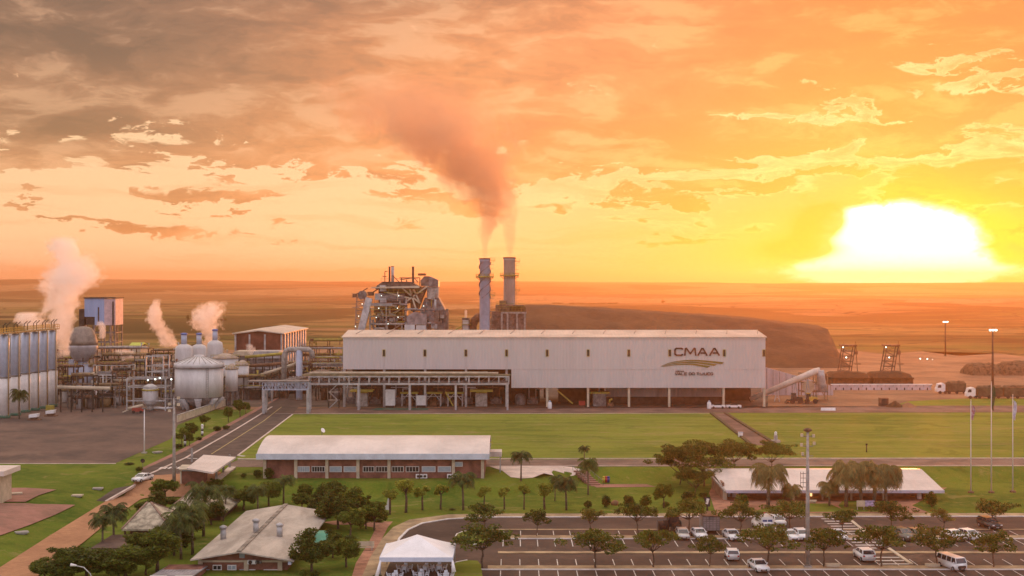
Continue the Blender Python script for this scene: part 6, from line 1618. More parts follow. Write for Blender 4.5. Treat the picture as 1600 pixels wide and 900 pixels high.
# white totems along the grass strip
for x, y, lab in ((289, 697, 'white and dark striped totem lamp, the nearer one on the grass strip'), (316, 681, 'white and dark striped totem lamp, the farther one on the grass strip')):
    p = gp(x, y); t = thing('totem_lamp', lab, 'totem', p, 0, 'totem lamps on the grass strip')
    for i in range(4): part('band', MB().cyl(0, 0, i * .55, i * .55 + .54, .28, n=12), white if i % 2 else glassd, t)
    part('cap', MB().ball((0, 0, 2.45), .32, n=10), white, t)
# ================================================================ TENT WITH TABLES AND CHAIRS
def tent():
    a = low(594, 905); Y = a.y; zf = Zp(871, Y) - LOW
    X0, X1 = Xp(593.5, Y), Xp(707, Y); o = (X0 + X1) / 2; hw = (X1 - X0) / 2; D = hw * 2 * .95
    t = thing('marquee_tent', 'white peaked marquee tent with open sides at the car park corner', 'tent', (o, Y, LOW))
    ap = (Xp(652, Y + D / 2) - o, D / 2, Zp(835, Y + D / 2) - LOW)
    k = MB(); n = 10; c = [(-hw, 0), (hw, 0), (hw, D), (-hw, D)]; vs = []; fs = []
    m = 8
    for s in range(4):
        p, q = c[s], c[(s + 1) % 4]; base = len(vs)
        for i in range(m + 1):
            u = i / m
            for j in range(n + 1):
                v = j / n; bx, by = lerp(p[0], q[0], v), lerp(p[1], q[1], v)
                z = lerp(zf, ap[2], u ** 1.12) - .18 * sin(pi * v) * (1 - u) * 0
                vs.append((lerp(bx, ap[0], u), lerp(by, ap[1], u), z))
        for i in range(m):
            for j in range(n): q0 = base + i * (n + 1) + j; fs.append((q0, q0 + 1, q0 + n + 2, q0 + n + 1))
    k.add(vs, fs, False); cloth = mat('tent_cloth', (0.80, 0.78, 0.78), .6, .05, .4, bump=.03, bscale=1.5)
    part('canopy', k, cloth, t)
    k = MB(); k.box(-hw - .02, hw + .02, -.06, -.004, zf - .55, zf + .02).box(-hw - .02, hw + .02, D + .004, D + .06, zf - .55, zf + .02).box(-hw - .06, -hw - .004, 0, D, zf - .55, zf + .02).box(hw + .004, hw + .06, 0, D, zf - .55, zf + .02)
    part('valance', k, mat('pale_blue_cloth', (0.62, 0.68, 0.80), .6, .05), t)
    for x, y in c: part('pole', MB().cyl(x * .985, .1 + y * .98, 0, zf - .56, .07, n=8), steel, t)
    part('rolled_side', MB().tube([(-hw - .4, -.5, .2), (-hw + .1, 0, zf - .4)], [.28, .12], 8), cloth, t)
    part('rolled_side', MB().tube([(hw + .2, -.4, 1.0), (hw, 0, zf - .4)], [.3, .12], 8), cloth, t)
    # furniture underneath
    plastic = mat('white_plastic', (0.72, 0.76, 0.82), .4, .04)
    def chair(loc, rz, lab):
        u = thing('plastic_chair', lab, 'chair', loc, rz, 'white plastic chairs under the marquee')
        part('seat', MB().box(-.24, .24, -.24, .24, .42, .46), plastic, u); part('backrest', MB().prism_yz([(.2, .461), (.25, .461), (.36, .92), (.31, .92)], -.23, .23), plastic, u)
        for a, b in ((-.2, -.2), (.2, -.2), (-.2, .2), (.2, .2)): part('leg', MB().bar((a, b, .42), (a * 1.25, b * 1.25, 0), .05), plastic, u)
        part('armrest', MB().bar((-.26, -.2, .66), (-.26, .27, .66), .05), plastic, u); part('armrest', MB().bar((.26, -.2, .66), (.26, .27, .66), .05), plastic, u)
        return u
    def table(loc, lab):
        u = thing('plastic_table', lab, 'table', loc, 0, 'white plastic tables under the marquee')
        part('tabletop', MB().box(-.4, .4, -.4, .4, .7, .74), plastic, u)
        for a, b in ((-1, -1), (1, -1), (-1, 1), (1, 1)): part('leg', MB().bar((a * .33, b * .33, .7), (a * .38, b * .38, 0), .05), plastic, u)
        return u
    ch = tb = None
    spots = [(617, 905, 'front left'), (658, 903, 'front centre'), (697, 905, 'front right'), (632, 893, 'rear left'), (665, 893, 'rear centre'), (686, 892, 'rear right')]
    for x, y, nm in spots:
        p = low(x, y); lab = 'white plastic table at the ' + nm + ' under the marquee'
        if tb is None: tb = table(p, lab)
        else: dup(tb, p, 0, lab)
        for j, (dx, dy, rz, w) in enumerate(((-.75, 0, pi / 2, 'left'), (.75, 0, -pi / 2, 'right'), (0, .8, 0, 'far'), (0, -.8, pi, 'near'))):
            lab = 'white plastic chair on the ' + w + ' side of the ' + nm + ' table under the marquee'
            q = (p.x + dx, p.y + dy, LOW); rzz = rz + R.uniform(-.3, .3)
            if ch is None: ch = chair(q, rzz, lab)
            else: dup(ch, q, rzz, lab)
tent()
# ================================================================ POLES, FLAGS, SIGNS
def poles():
    def base(x, y, yl): return gp(x, y)
    p = gp(225.5, 708); H = Zp(639, p.y)
    t = thing('lamp_post', 'slender white lamp post on the grass point between yard and road', 'lamp post', p)
    part('pole', MB().cyl(0, 0, 0, H, .14, .09, 8), white, t); part('lamp_head', MB().box(-.5, .5, -.2, .2, H + .01, H + .25), greysteel, t); part('footing', MB().box(-.5, .5, -.5, .5, -.05, .25), concrete, t)
    p = gp(272, 757); H = Zp(617, p.y)
    t = thing('floodlight_pole', 'tall grey concrete pole with small lamps on cross arms beside the gate canopy', 'pole', p)
    part('pole', MB().cyl(0, 0, 0, H, .34, .2, 12), concrete, t)
    k = MB()
    for z in (H - .4, H - 1.6): k.bar((-.9, 0, z), (.9, 0, z), .12)
    k.bar((-2.2, 0, H + .1), (.4, 0, H + .1), .1); part('cross_arm', k, darksteel, t)
    for s, z in ((-.8, H - 1.2), (.8, H - .1), (.8, H - 1.3), (-.8, H - 2.4)): part('floodlight', MB().box(s - .25, s + .25, -.3, .1, z - .15, z + .3), creampost, t)
    p = low(1262, 887); H = Zp(675, p.y) - LOW
    t = thing('floodlight_pole', 'very tall grey pole with a crown of floodlights in the car park', 'pole', p)
    part('pole', MB().cyl(0, 0, 0, H, .34, .17, 12), concrete, t)
    k = MB()
    for z in (H - .6, H - 1.9, H - 3.2): k.bar((-.75, 0, z), (.75, 0, z), .1)
    part('cross_arm', k, greysteel, t)
    for s, z in ((-.8, H - .5), (.75, H - .6), (-.85, H - 1.8), (.85, H - 1.6), (-.7, H - 3.0)): part('floodlight', MB().box(s - .16, s + .16, -.3, .05, z - .1, z + .3), creampost, t)
    part('top_lamp', MB().lathe([(.1, H), (.55, H + .15), (.6, H + .3), (.35, H + .5), (.1, H + .55)], 0, 0, 14), rust, t)
    k = MB()
    for i in range(4): z = Zp(740 + i * 7, p.y) - LOW; k.bar((-.95, 0, z), (0, 0, z), .06)
    k.bar((-.95, 0, Zp(761, p.y) - LOW), (-.95, 0, Zp(737, p.y) - LOW), .05); k.bar((-.6, 0, Zp(761, p.y) - LOW), (-.6, 0, Zp(737, p.y) - LOW), .05)
    part('step_bracket', k, darksteel, t); part('footing', MB().box(-.5, .5, -.5, .5, 0, .3), concrete, t)
    # flag poles
    cloths = [mat('red_white_flag', (0.62, 0.50, 0.52), .7, .4, 3.0, col2=(0.35, 0.06, 0.10)), mat('dark_green_flag', (0.05, 0.10, 0.04), .7, .2), mat('white_blue_flag', (0.75, 0.75, 0.78), .7, .3, 2.0, col2=(0.42, 0.36, 0.52))]
    for (x, y, yt, f0, f1, lab), cm in zip(((1517, 770, 626, 632, 655, 'left flag pole with a furled red and white flag'), (1549, 770, 598, 601, 640, 'middle and tallest flag pole with a furled dark green flag'), (1582.5, 769, 618, 625, 655, 'right flag pole with a furled white and violet flag')), cloths):
        p = low(x, y); H = Zp(yt, p.y) - LOW
        t = thing('flag_pole', lab, 'flag pole', p, 0, 'row of three flag poles'); part('pole', MB().cyl(0, 0, 0, H, .13, .06, 8), mat('white_pole', (0.6, 0.56, 0.52), .5, .05), t); part('footing', MB().cyl(0, 0, -.05, .3, .6, .5, 10), rust, t); part('finial', MB().ball((0, 0, H + .12), .12, n=8, m=5), creampost, t)
        za, zb = Zp(f0, p.y) - LOW, Zp(f1, p.y) - LOW
        u = thing('flag', lab.split('furled ')[1] + ' hanging furled on its pole', 'flag', (p.x, p.y, LOW + zb), 0, 'furled flags'); vs = []; fs = []
        n = 10; h = za - zb
        k = MB()
        for i in range(n + 1):
            v = i / n; 
            for j in range(7):
                w = j / 6; vs.append((.14 + w * (.55 - .2 * v) + .1 * sin(v * 6), .16 * sin(w * 9 + v * 4), h * (1 - v) - w * .5 * (1 - v * .4)))
        for i in range(n):
            for j in range(6): q = i * 7 + j; fs.append((q, q + 1, q + 8, q + 7))
        k.add(vs, fs, True); part('cloth', k, cm, u)
    # street lamp at the very bottom left
    p = low(145, 930); t = thing('street_lamp', 'curved arm street lamp at the bottom left in front of the trees', 'street lamp', p)
    H = Zp(884, p.y) - LOW
    part('pole', MB().tube([(0, 0, 0), (0, 0, H - 2.2), (-.3, 0, H - 1.0), (-1.1, 0, H - .2), (-2.0, 0, H)], [.1, .09, .08, .07, .06], 8), steel, t); part('lamp_head', MB().tube([(-1.95, 0, H + .02), (-2.7, 0, H + .12)], [.1, .2], 8), white, t)
    # two-panel sign board
    p = low(1353, 797); t = thing('notice_board', 'two panel notice board, cream left and lilac right, before the reception', 'sign', p)
    z = lambda v: Zp(v, p.y) - LOW; x = lambda v: Xp(v, p.y) - p.x
    part('left_panel', MB().box(x(1338.5), x(1351.3), -.05, .05, z(791.5), z(782)), creampost, t); part('right_panel', MB().box(x(1351.9), x(1366), -.05, .05, z(791.5), z(782)), mat('lilac_panel', (0.50, 0.40, 0.60), .5, .35, 2.5), t)
    for v in (1340, 1350): part('post', MB().box(x(v) - .05, x(v) + .05, .06, .14, 0, z(782.5)), steel, t)
    p = gp(1212, 691); t = thing('monument', 'small whitish stepped monument standing on the lawn behind the big trees', 'monument', p)
    part('base', MB().box(-.9, .9, -.9, .9, 0, .5), concrete, t); part('shaft', MB().box(-.35, .35, -.35, .35, .51, 1.6), steel, t); part('bust', MB().lathe([(.3, 1.61), (.25, 1.75), (.35, 2.0), (.28, 2.3), (.1, 2.45)], 0, 0, 12), white, t)
    p = gp(1354, 707); t = thing('marker_post', 'thin dark marker post on the lawn', 'post', p); part('post', MB().cyl(0, 0, 0, 1.5, .12, n=8), darksteel, t); part('head', MB().box(-.2, .2, -.1, .1, 1.51, 1.9), darksteel, t)
    p = gp(1157, 683); t = thing('white_bin', 'small white box beside the diagonal path on the lawn', 'box', p); part('box', MB().box(-.5, .5, -.4, .4, .1, 1.1), white, t); part('lid', MB().box(-.55, .55, -.45, .45, 1.101, 1.2), bluesteel, t)
    p = gp(1294, 641.5); t = thing('white_barrier', 'short white barrier block at the edge of the service road', 'barrier', p); part('block', MB().prism_yz([(-.4, 0), (.4, 0), (.15, .8), (-.15, .8)], -2, 2), white, t); part('foot', MB().box(-2.2, 2.2, -.5, .5, -.05, 0.05), concrete, t)
    # three coloured bins
    for x, m, c in ((943.5, mat('yellow_bin', (0.60, 0.45, 0.05), .5, .1), 'yellow'), (947, mat('red_bin', (0.5, 0.05, 0.04), .5, .1), 'red'), (950.5, mat('blue_bin', (0.04, 0.06, 0.25), .5, .1), 'blue')):
        p = gp(x, 754.5); t = thing('litter_bin', c + ' litter bin in the row of three on the grass below the bank', 'bin', p, 0, 'three coloured litter bins'); part('body', MB().lathe([(.25, .1), (.32, 1.0)], 0, 0, 12), m, t); part('lid', MB().lathe([(.33, 1.01), (.2, 1.25), (.05, 1.3)], 0, 0, 12), m, t)
    p = low(1033.5, 829); t = thing('litter_bin', 'blue barrel bin in the car park left of the dark tractor', 'bin', p); part('body', MB().lathe([(.35, 0), (.4, .4), (.4, 1.1)], 0, 0, 12), MATS['blue_bin'], t); part('rim', MB().lathe([(.42, 1.101), (.42, 1.2), (.3, 1.2)], 0, 0, 12), MATS['blue_bin'], t)
    p = low(1105, 799); t = thing('banner_sign', 'small black and white totem sign by the forecourt edge', 'sign', p); part('panel', MB().box(-.5, .5, -.08, .08, .8, 2.4), glassd, t); part('inset', MB().prism_xz([(-.3, 1.3), (.1, 1.2), (.35, 2.1), (-.1, 2.2)], -.12, -.083), white, t); part('stem', MB().box(-.15, .15, -.05, .05, 0, .79), darksteel, t)
    p = low(606, 800); t = thing('banner_sign', 'white sail shaped banner beside the first row tree', 'banner', p); part('sail', MB().prism_xz([(-.9, .4), (.3, .3), (.5, 2.6), (0, 2.3), (-.2, 1.2)], -.03, .03), white, t); part('stem', MB().cyl(.5, .06, 0, 2.7, .04, n=6), darksteel, t)
    p = low(961, 789); t = thing('boulder', 'small orange boulder beside the round shrubs', 'rock', p); b = MB().ball((0, 0, .3), .7, .55, 10, 6); b.v = [(x * (1 + .3 * mn.noise(Vector((x * 2, y * 2, z * 2)))), y, z) for x, y, z in b.v]; part('stone', b, sand, t)
    # white bench frames on the plaza
    for i, y in enumerate((856, 860)):
        p = low(567, y); t = thing('bench', ('rear', 'front')[i] + ' of two slatted white benches on the paved path left of the tent', 'bench', p, 0, 'slatted white benches')
        part('seat', MB().box(-1.6, 1.6, -.2, .2, .42, .48), creampost, t); part('backrest', MB().box(-1.6, 1.6, .21, .26, .55, .9), creampost, t)
        for s in (-1.3, 1.3): part('leg', MB().box(s - .05, s + .05, -.18, .2, 0, .419), steel, t)
    for i, (x, y) in enumerate(((403, 835), (1025, 885))):
        p = low((1301, 1457)[i], 886.5); t = thing('concrete_bench', ('left', 'right')[i] + ' of two pale blocks lying on the near tree island', 'block', (p.x, p.y, LOW + .1), 0, 'pale blocks on the tree island'); part('block', MB().box(-.9, .9, -.4, .4, .08, .4), creampost, t); part('foot', MB().box(-.7, .7, -.3, .3, -.02, .079), concrete, t)
poles()
# grey caged container in the car park
p = low(1111.5, 834); t = thing('cage_trailer', 'tall grey caged trailer box standing at the car park kerb', 'trailer', p)
w = .5 * 26 * p.y / F; h = Zp(807, p.y) - LOW
part('box', MB().box(-w, w, 0, 4.0, .45, h), mat('grey_panel', (0.36, 0.33, 0.33), .6, .15), t)
k = MB()
for i in range(6): k.box(lerp(-w, w, i / 5) - .04, lerp(-w, w, i / 5) + .04, -.06, -.004, .5, h - .05)
for i in range(7): k.box(-w, w, -.1, -.064, lerp(.5, h - .1, i / 6), lerp(.5, h - .1, i / 6) + .06)
part('cage_bars', k, greysteel, t); part('roof', MB().box(-w - .05, w + .05, -.1, 4.1, h + .003, h + .12), rust, t)
for s in (-w + .3, w - .3): part('wheel', MB().tube([(s - .12, 1.8, .35), (s + .12, 1.8, .35)], .35, 12), tyre, t)
# ================================================================ CARS
CARP = {}
def car(kind, paint):
    """unit car: front at -Y, origin on the ground at the centre"""
    L, W, H = {'hatch': (3.9, 1.68, 1.47), 'sedan': (4.4, 1.72, 1.44), 'suv': (4.5, 1.82, 1.68), 'van': (4.5, 1.72, 1.95), 'ambulance': (5.4, 2.0, 2.45)}[kind]
    t = link(kind + '_car' if kind not in ('van', 'ambulance') else kind, None)
    hw = W / 2; h0 = .22
    if kind == 'van':
        side = [(-L/2 + .02, .45), (-L/2, .9), (-L/2 + .12, 1.15), (L/2 - .03, 1.15), (L/2, .8), (L/2 - .05, .4)]
        cab = [(-L/2 + .14, 1.15), (-L/2 + .42, 1.78), (L/2 - .2, 1.80), (L/2 - .05, 1.15)]
    elif kind == 'ambulance':
        side = [(-L/2 + .02, .4), (-L/2, .85), (-L/2 + .9, 1.2), (L/2, 1.2), (L/2, .4)]
        cab = [(-L/2 + .9, 1.2), (-L/2 + 1.7, 2.1), (-L/2 + 2.1, 2.35), (L/2 - .05, 2.35), (L/2, 1.2)]
    elif kind == 'suv':
        side = [(-L/2 + .05, .4), (-L/2, .75), (-L/2 + .15, 1.0), (-L/2 + 1.2, 1.12), (L/2 - .05, 1.12), (L/2, .7), (L/2 - .05, .4)]
        cab = [(-L/2 + 1.15, 1.12), (-L/2 + 1.9, 1.6), (L/2 - .55, 1.62), (L/2 - .1, 1.12)]
    elif kind == 'sedan':
        side = [(-L/2 + .05, .35), (-L/2, .6), (-L/2 + .15, .8), (-L/2 + 1.2, .95), (L/2 - .15, .98), (L/2, .7), (L/2 - .05, .35)]
        cab = [(-L/2 + 1.15, .95), (-L/2 + 1.95, 1.38), (L/2 - 1.45, 1.39), (L/2 - .7, .98)]
    else:
        side = [(-L/2 + .05, .35), (-L/2, .6), (-L/2 + .12, .82), (-L/2 + 1.0, .97), (L/2 - .08, 1.0), (L/2, .7), (L/2 - .05, .35)]
        cab = [(-L/2 + .95, .97), (-L/2 + 1.7, 1.41), (L/2 - .6, 1.42), (L/2 - .12, 1.0)]
    low_z = .24
    def loft(poly, widths):
        n = len(poly); vs = []
        for s in (-1, 1):
            for (y, z), w in zip(poly, widths): vs.append((s * w, y, z))
        fs = [tuple(range(n)), tuple(reversed(range(n, 2 * n)))] + [(i + n, i, (i + 1) % n, (i + 1) % n + n) for i in range(n)]
        return vs, fs
    body = [(-L/2 + .1, low_z)] + side + [(L/2 - .1, low_z)]
    ww = [hw * .93] + [hw * .97 if (abs(y) > L/2 - .2) else hw for y, z in side] + [hw * .93]
    me = bpy.data.meshes.new('body'); v, f = loft(body, ww); me.from_pydata(v, [], f)
    b = bmesh.new(); b.from_mesh(me); bmesh.ops.recalc_face_normals(b, faces=b.faces)
    bmesh.ops.bevel(b, geom=[e for e in b.edges], offset=.06, segments=2, affect='EDGES', clamp_overlap=True)
    for fc in b.faces: fc.smooth = True
    b.to_mesh(me); b.free(); me.materials.append(paint); link('body', me, t)
    z1 = cab[1][1]
    # glasshouse: dark glass loft, then the painted roof a little proud, and pillars
    k = MB(); cw = [hw * .95, hw * .80, hw * .80, hw * .95] if len(cab) == 4 else [hw * .95, hw * .86, hw * .84, hw * .9, hw * .97]
    v, f = loft(cab, cw); k.add(v, f); part('window_glass', k, glassd, t, fix=True) if kind != 'ambulance' else part('upper_body', k, paint, t, fix=True)
    if kind == 'ambulance':
        part('windscreen', MB().prism_yz([(-L/2 + .93, 1.28), (-L/2 + 1.6, 2.03), (-L/2 + 1.5, 2.03), (-L/2 + .85, 1.28)], -.78, .78), glassd, t)
        part('rear_window', MB().box(-.75, -.08, L/2 + .004, L/2 + .03, 1.3, 1.95).box(.08, .75, L/2 + .004, L/2 + .03, 1.3, 1.95), mat('blue_tint_glass', (0.05, 0.09, 0.22), .1, .1), t)
        part('beacon', MB().box(-.6, .6, -L/2 + 2.1, -L/2 + 2.35, 2.353, 2.5), mat('red_beacon', (0.5, 0.04, 0.03), .3, .05), t)
        part('stripe', MB().box(-.8, .8, L/2 + .032, L/2 + .045, .95, 1.08), MATS['red_beacon'], t)
    else:
        ya, yb = cab[1][0], cab[2][0]; k = MB(); vs = []
        for z_, s_, e in ((z1 - .02, .84, .06), (z1 + .05, .76, -.06)):
            for x_, y_ in ((-1, ya - e), (1, ya - e), (1, yb + e), (-1, yb + e)): vs.append((x_ * hw * s_, y_, z_))
        k.add(vs, [(3, 2, 1, 0), (4, 5, 6, 7), (0, 1, 5, 4), (1, 2, 6, 5), (2, 3, 7, 6), (3, 0, 4, 7)]); part('roof', k, paint, t)
        for s in (-1, 1):
            k = MB(); (y0, zz0), (y1_, zz1), (y2, zz2), (y3, zz3) = cab
            k.bar((s * hw * .95, y0, zz0), (s * hw * .81, y1_, zz1), .07); k.bar((s * hw * .95, y3, zz3), (s * hw * .81, y2, zz2), .12)
            ym = (y0 + y3) / 2; k.bar((s * hw * .955, ym, zz0), (s * hw * .815, ym, zz1), .08)
            if kind == 'van':
                for q in (.25, .75): yy = lerp(y0, y3, q); k.bar((s * hw * .955, yy, zz0), (s * hw * .815, yy, zz1), .08)
            part('pillar', k, paint, t)
    if kind == 'van': part('front_panel', MB().box(-.6, .6, -L/2 - .03, -L/2 + .1, .48, .82), darksteel, t)
    lm_ = mat('headlight_glass', (0.75, 0.75, 0.72), .15, .03); rl = mat('tail_light', (0.45, 0.03, 0.02), .2, .03)
    hz = side[1][1] + .05
    for s in (-1, 1):
        part('headlight', MB().box(s * hw * .58, s * hw * .9, -L/2 - .01, -L/2 + .12, hz - .08, hz + .08), lm_, t)
        part('tail_light', MB().box(s * hw * .66, s * hw * .92, L/2 - .1, L/2 + .012, hz, hz + .2), rl, t)
        part('mirror', MB().box(s * (hw + .02), s * (hw + .18), cab[0][0] + .25, cab[0][0] + .35, cab[0][1] + .02, cab[0][1] + .16), paint, t)
    part('grille', MB().box(-hw * .5, hw * .5, -L/2 - .012, -L/2 + .1, .3, hz - .1), darksteel, t)
    part('number_plate', MB().box(-.25, .25, -L/2 - .02, -L/2 - .013, .42, .54), concrete, t)
    hub = mat('wheel_rim', (0.45, 0.45, 0.46), .35, .05, metal=.6)
    for s in (-1, 1):
        for y in (-L/2 + .78, L/2 - .78):
            w = part('wheel', MB().tube([(s * (hw - .18), y, .32), (s * (hw + .015), y, .32)], .32, 16), tyre, t); part('rim', MB().tube([(s * (hw + .016), y, .32), (s * (hw + .03), y, .32)], .19, 12), hub, w)
    return t
def paint(name, col, metal=.1):
    m = mat(name, col, .28, .03, .5, metal=metal, spec=.6); return m
pw = paint('car_white', (0.76, 0.76, 0.75)); ps = paint('car_silver', (0.52, 0.50, 0.48), .5); pg = paint('car_grey_green', (0.16, 0.155, 0.12), .4); pd = paint('car_dark', (0.03, 0.028, 0.026))
def place_cars():
    lst = [('hatch', ps, 1066.5, 845.5, 0.0, 'silver hatchback parked left of the white one and nearest the dark tractor'),
        ('sedan', pw, 1092, 844.5, 0.12, 'white car parked against the grey caged trailer'),
        ('sedan', pw, 1143, 846.5, 0.14, 'white car parked alone right of the grey caged trailer'),
        ('suv', pw, 1200, 838, 0.1, 'white car under the tree crown just below the ambulance'),
        ('hatch', pw, 1215.5, 824, 0.1, 'pale hatchback on the upper road right of the ambulance'),
        ('sedan', pw, 1233, 847, 0.18, 'white car half hidden by a tree, left of the hatchback by the pole'),
        ('hatch', pw, 1252.5, 846.5, 0.1, 'white hatchback parked directly left of the tall floodlight pole'),
        ('sedan', pw, 1307, 846.5, 0.22, 'white car parked left of the zebra crossing'),
        ('suv', pg, 1411, 847, 0.3, 'large grey green people carrier parked right of the zebra crossing'),
        ('hatch', pg, 1432, 845.5, 0.28, 'dark olive hatchback partly hidden beside the grey green people carrier'),
        ('sedan', pw, 1490, 847, 0.32, 'white car parked left of the last white one in the far row'),
        ('hatch', pw, 1515, 847, 0.3, 'last white car on the right of the far row'),
        ('suv', pd, 1546, 829, 0.2, 'black car with a bright roof under the tree at the far right'),
        ('hatch', pw, 1143.5, 878, pi - .05, 'small white car seen from behind in the middle of the near row'),
        ('sedan', pw, 1185, 896, 0.15, 'white car crossing the near tree island, closest to the bottom edge'),
        ('suv', pw, 1350, 879, pi + .05, 'white off-road car parked on the zebra crossing seen from behind'),
        ('van', pw, 1487, 894, 0.28, 'old white rounded minibus van at the bottom right'),
        ('ambulance', pw, 1191, 831, pi + .1, 'white ambulance van with blue rear windows on the upper car park road')]
    protos = {}
    for kind, pa, x, y, rz, lab in lst:
        p = low(x, y); p.y += 2.0; p.x = Xp(x, p.y)
        off = .02
        key = (kind, pa.name)
        cat = {'van': 'van', 'ambulance': 'ambulance'}.get(kind, 'car')
        if key not in protos:
            o = car(kind, pa); o.location = (p.x, p.y, LOW + off); o.rotation_euler = (0, 0, rz); tag(o, lab, cat, 'cars in the car park'); protos[key] = o
        else: o = dup(protos[key], (p.x, p.y, LOW + off), rz, lab)
    p = gp(220, 755); o = dup(protos[('sedan', 'car_white')], (p.x, p.y + 1.2, .06), -0.4, 'white car driving on the paved road beside the dirt road', 'cars on the road')
    # tractor
    p = low(1054, 833); t = thing('tractor', 'dark tractor with an orange top parked in the upper car park', 'tractor', (p.x, p.y + 1, LOW + .02), .2)
    part('bonnet', MB().box(-.45, .45, -2.0, -.2, .7, 1.4), darksteel, t); part('cab', MB().box(-.75, .75, -.2, 1.2, .8, 2.3), glassd, t); part('cab_roof', MB().box(-.9, .9, -.35, 1.35, 2.303, 2.5), mat('orange_paint', (0.60, 0.22, 0.07), .5, .1), t)
    part('exhaust', MB().cyl(.2, -1.3, 1.4, 2.2, .06, n=8), darksteel, t)
    for s in (-1, 1):
        part('rear_wheel', MB().tube([(s * .8, .8, .85), (s * 1.25, .8, .85)], .85, 18), tyre, t); part('front_wheel', MB().tube([(s * .6, -1.5, .5), (s * .9, -1.5, .5)], .5, 14), tyre, t)
    t = thing('implement', 'dark round bushy implement attached beside the tractor', 'implement', low(1036, 830)); part('drum', MB().tube([(-.7, 0, .8), (.7, 0, .8)], .75, 14), darksteel, t); part('frame', MB().bar((-.9, 0, 0), (-.9, 0, 1.7), .1).bar((.9, 0, 0), (.9, 0, 1.7), .1).bar((-.9, 0, 1.7), (.9, 0, 1.7), .1), greysteel, t)
place_cars()
# ================================================================ VEGETATION
leaf_dark = leafmat('leaf_dark', (0.010, 0.022, 0.003), (0.13, 0.165, 0.020), .35)
leaf_mid = leafmat('leaf_mid', (0.020, 0.042, 0.005), (0.19, 0.23, 0.028), .38)
leaf_yel = leafmat('leaf_yellowish', (0.08, 0.11, 0.012), (0.42, 0.44, 0.07))
leaf_warm = leafmat('leaf_warm', (0.045, 0.055, 0.010), (0.23, 0.22, 0.04))
leaf_palm = leafmat('leaf_palm', (0.012, 0.028, 0.005), (0.13, 0.165, 0.028), .35)
leaf_palm_y = leafmat('leaf_palm_warm', (0.08, 0.08, 0.02), (0.24, 0.21, 0.06), .3)
def leaves(mb, c, rad, n, size, rr, flat=0.6, shell=.55):
    """n leaf quads spread through an ellipsoid, thicker near its skin"""
    for _ in range(n):
        while True:
            p = Vector((rr.uniform(-1, 1), rr.uniform(-1, 1), rr.uniform(-1, 1)))
            l = p.length
            if .05 < l < 1: break
        p = p / l * (shell + (1 - shell) * rr.random()) if rr.random() < .75 else p
        q = Vector((c[0] + p.x * rad[0], c[1] + p.y * rad[1], c[2] + p.z * rad[2]))
        u = Vector((rr.gauss(0, 1), rr.gauss(0, 1), rr.gauss(0, flat))).normalized(); w = u.cross(Vector((rr.gauss(0, 1), rr.gauss(0, 1), rr.gauss(0, 1)))).normalized()
        s = size * rr.uniform(.6, 1.3); u *= s; w *= s * .6
        mb.add([q - u, q - w * .9, q + u, q + w * .9], [(0, 1, 2, 3)])
def limb(mb, a, b, r0, r1, rr, n=4, wob=.12):
    a = Vector(a); b = Vector(b); pts = []; L = (b - a).length
    for i in range(n + 1):
        u = i / n; p = a.lerp(b, u)
        if 0 < i < n: p += Vector((rr.uniform(-1, 1), rr.uniform(-1, 1), rr.uniform(-.5, .5))) * L * wob
        pts.append(p)
    mb.tube(pts, [lerp(r0, r1, i / n) for i in range(n + 1)], 7); return pts[-1]
def umbrella_tree(h, w, seed, lm=None, nleaf=2600, name='shade_tree', size=.17, fork=.42, lay=7, thick=.34):
    """small parking tree: leaning trunk, forks, uneven flat crown of clumps"""
    rr = random.Random(seed); t = link(name, None); k = MB(); lf = MB()
    fz = h * fork; top = limb(k, (0, 0, -.2), (rr.uniform(-.1, .1) * w, rr.uniform(-.1, .1) * w, fz), .11 * h / 4.5, .085 * h / 4.5, rr, 4, .05)
    clumps = []
    nb = rr.randint(lay, lay + 2)
    for i in range(nb):
        a = 2*pi*(i + rr.uniform(-.35, .35))/nb; d = w * .5 * rr.uniform(.35, .95); z = h * rr.uniform(.62, .86) - d / w * h * .10
        e = Vector((cos(a) * d, sin(a) * d, z)); limb(k, top, e, .06 * h / 4.5, .02, rr, 4, .09)
        clumps.append((e + Vector((0, 0, h * .03)), w * rr.uniform(.13, .23)))
    for i in range(3): e = Vector((rr.uniform(-.2, .2) * w, rr.uniform(-.2, .2) * w, h * rr.uniform(.82, .93))); limb(k, top, e, .05, .02, rr, 4, .08); clumps.append((e, w * rr.uniform(.15, .24)))
    for c, r in list(clumps):
        for _ in range(2): 
            o = Vector((rr.gauss(0, 1), rr.gauss(0, 1), rr.gauss(0, .35))) * r * .9; clumps.append((c + o, r * rr.uniform(.45, .75)))
    tot = sum(r * r for c, r in clumps)
    for c, r in clumps: leaves(lf, c, (r, r, r * thick * 1.5), int(nleaf * r * r / tot), size, rr)
    part('trunk', k, bark, t); part('crown', lf, lm or leaf_dark, t); return t
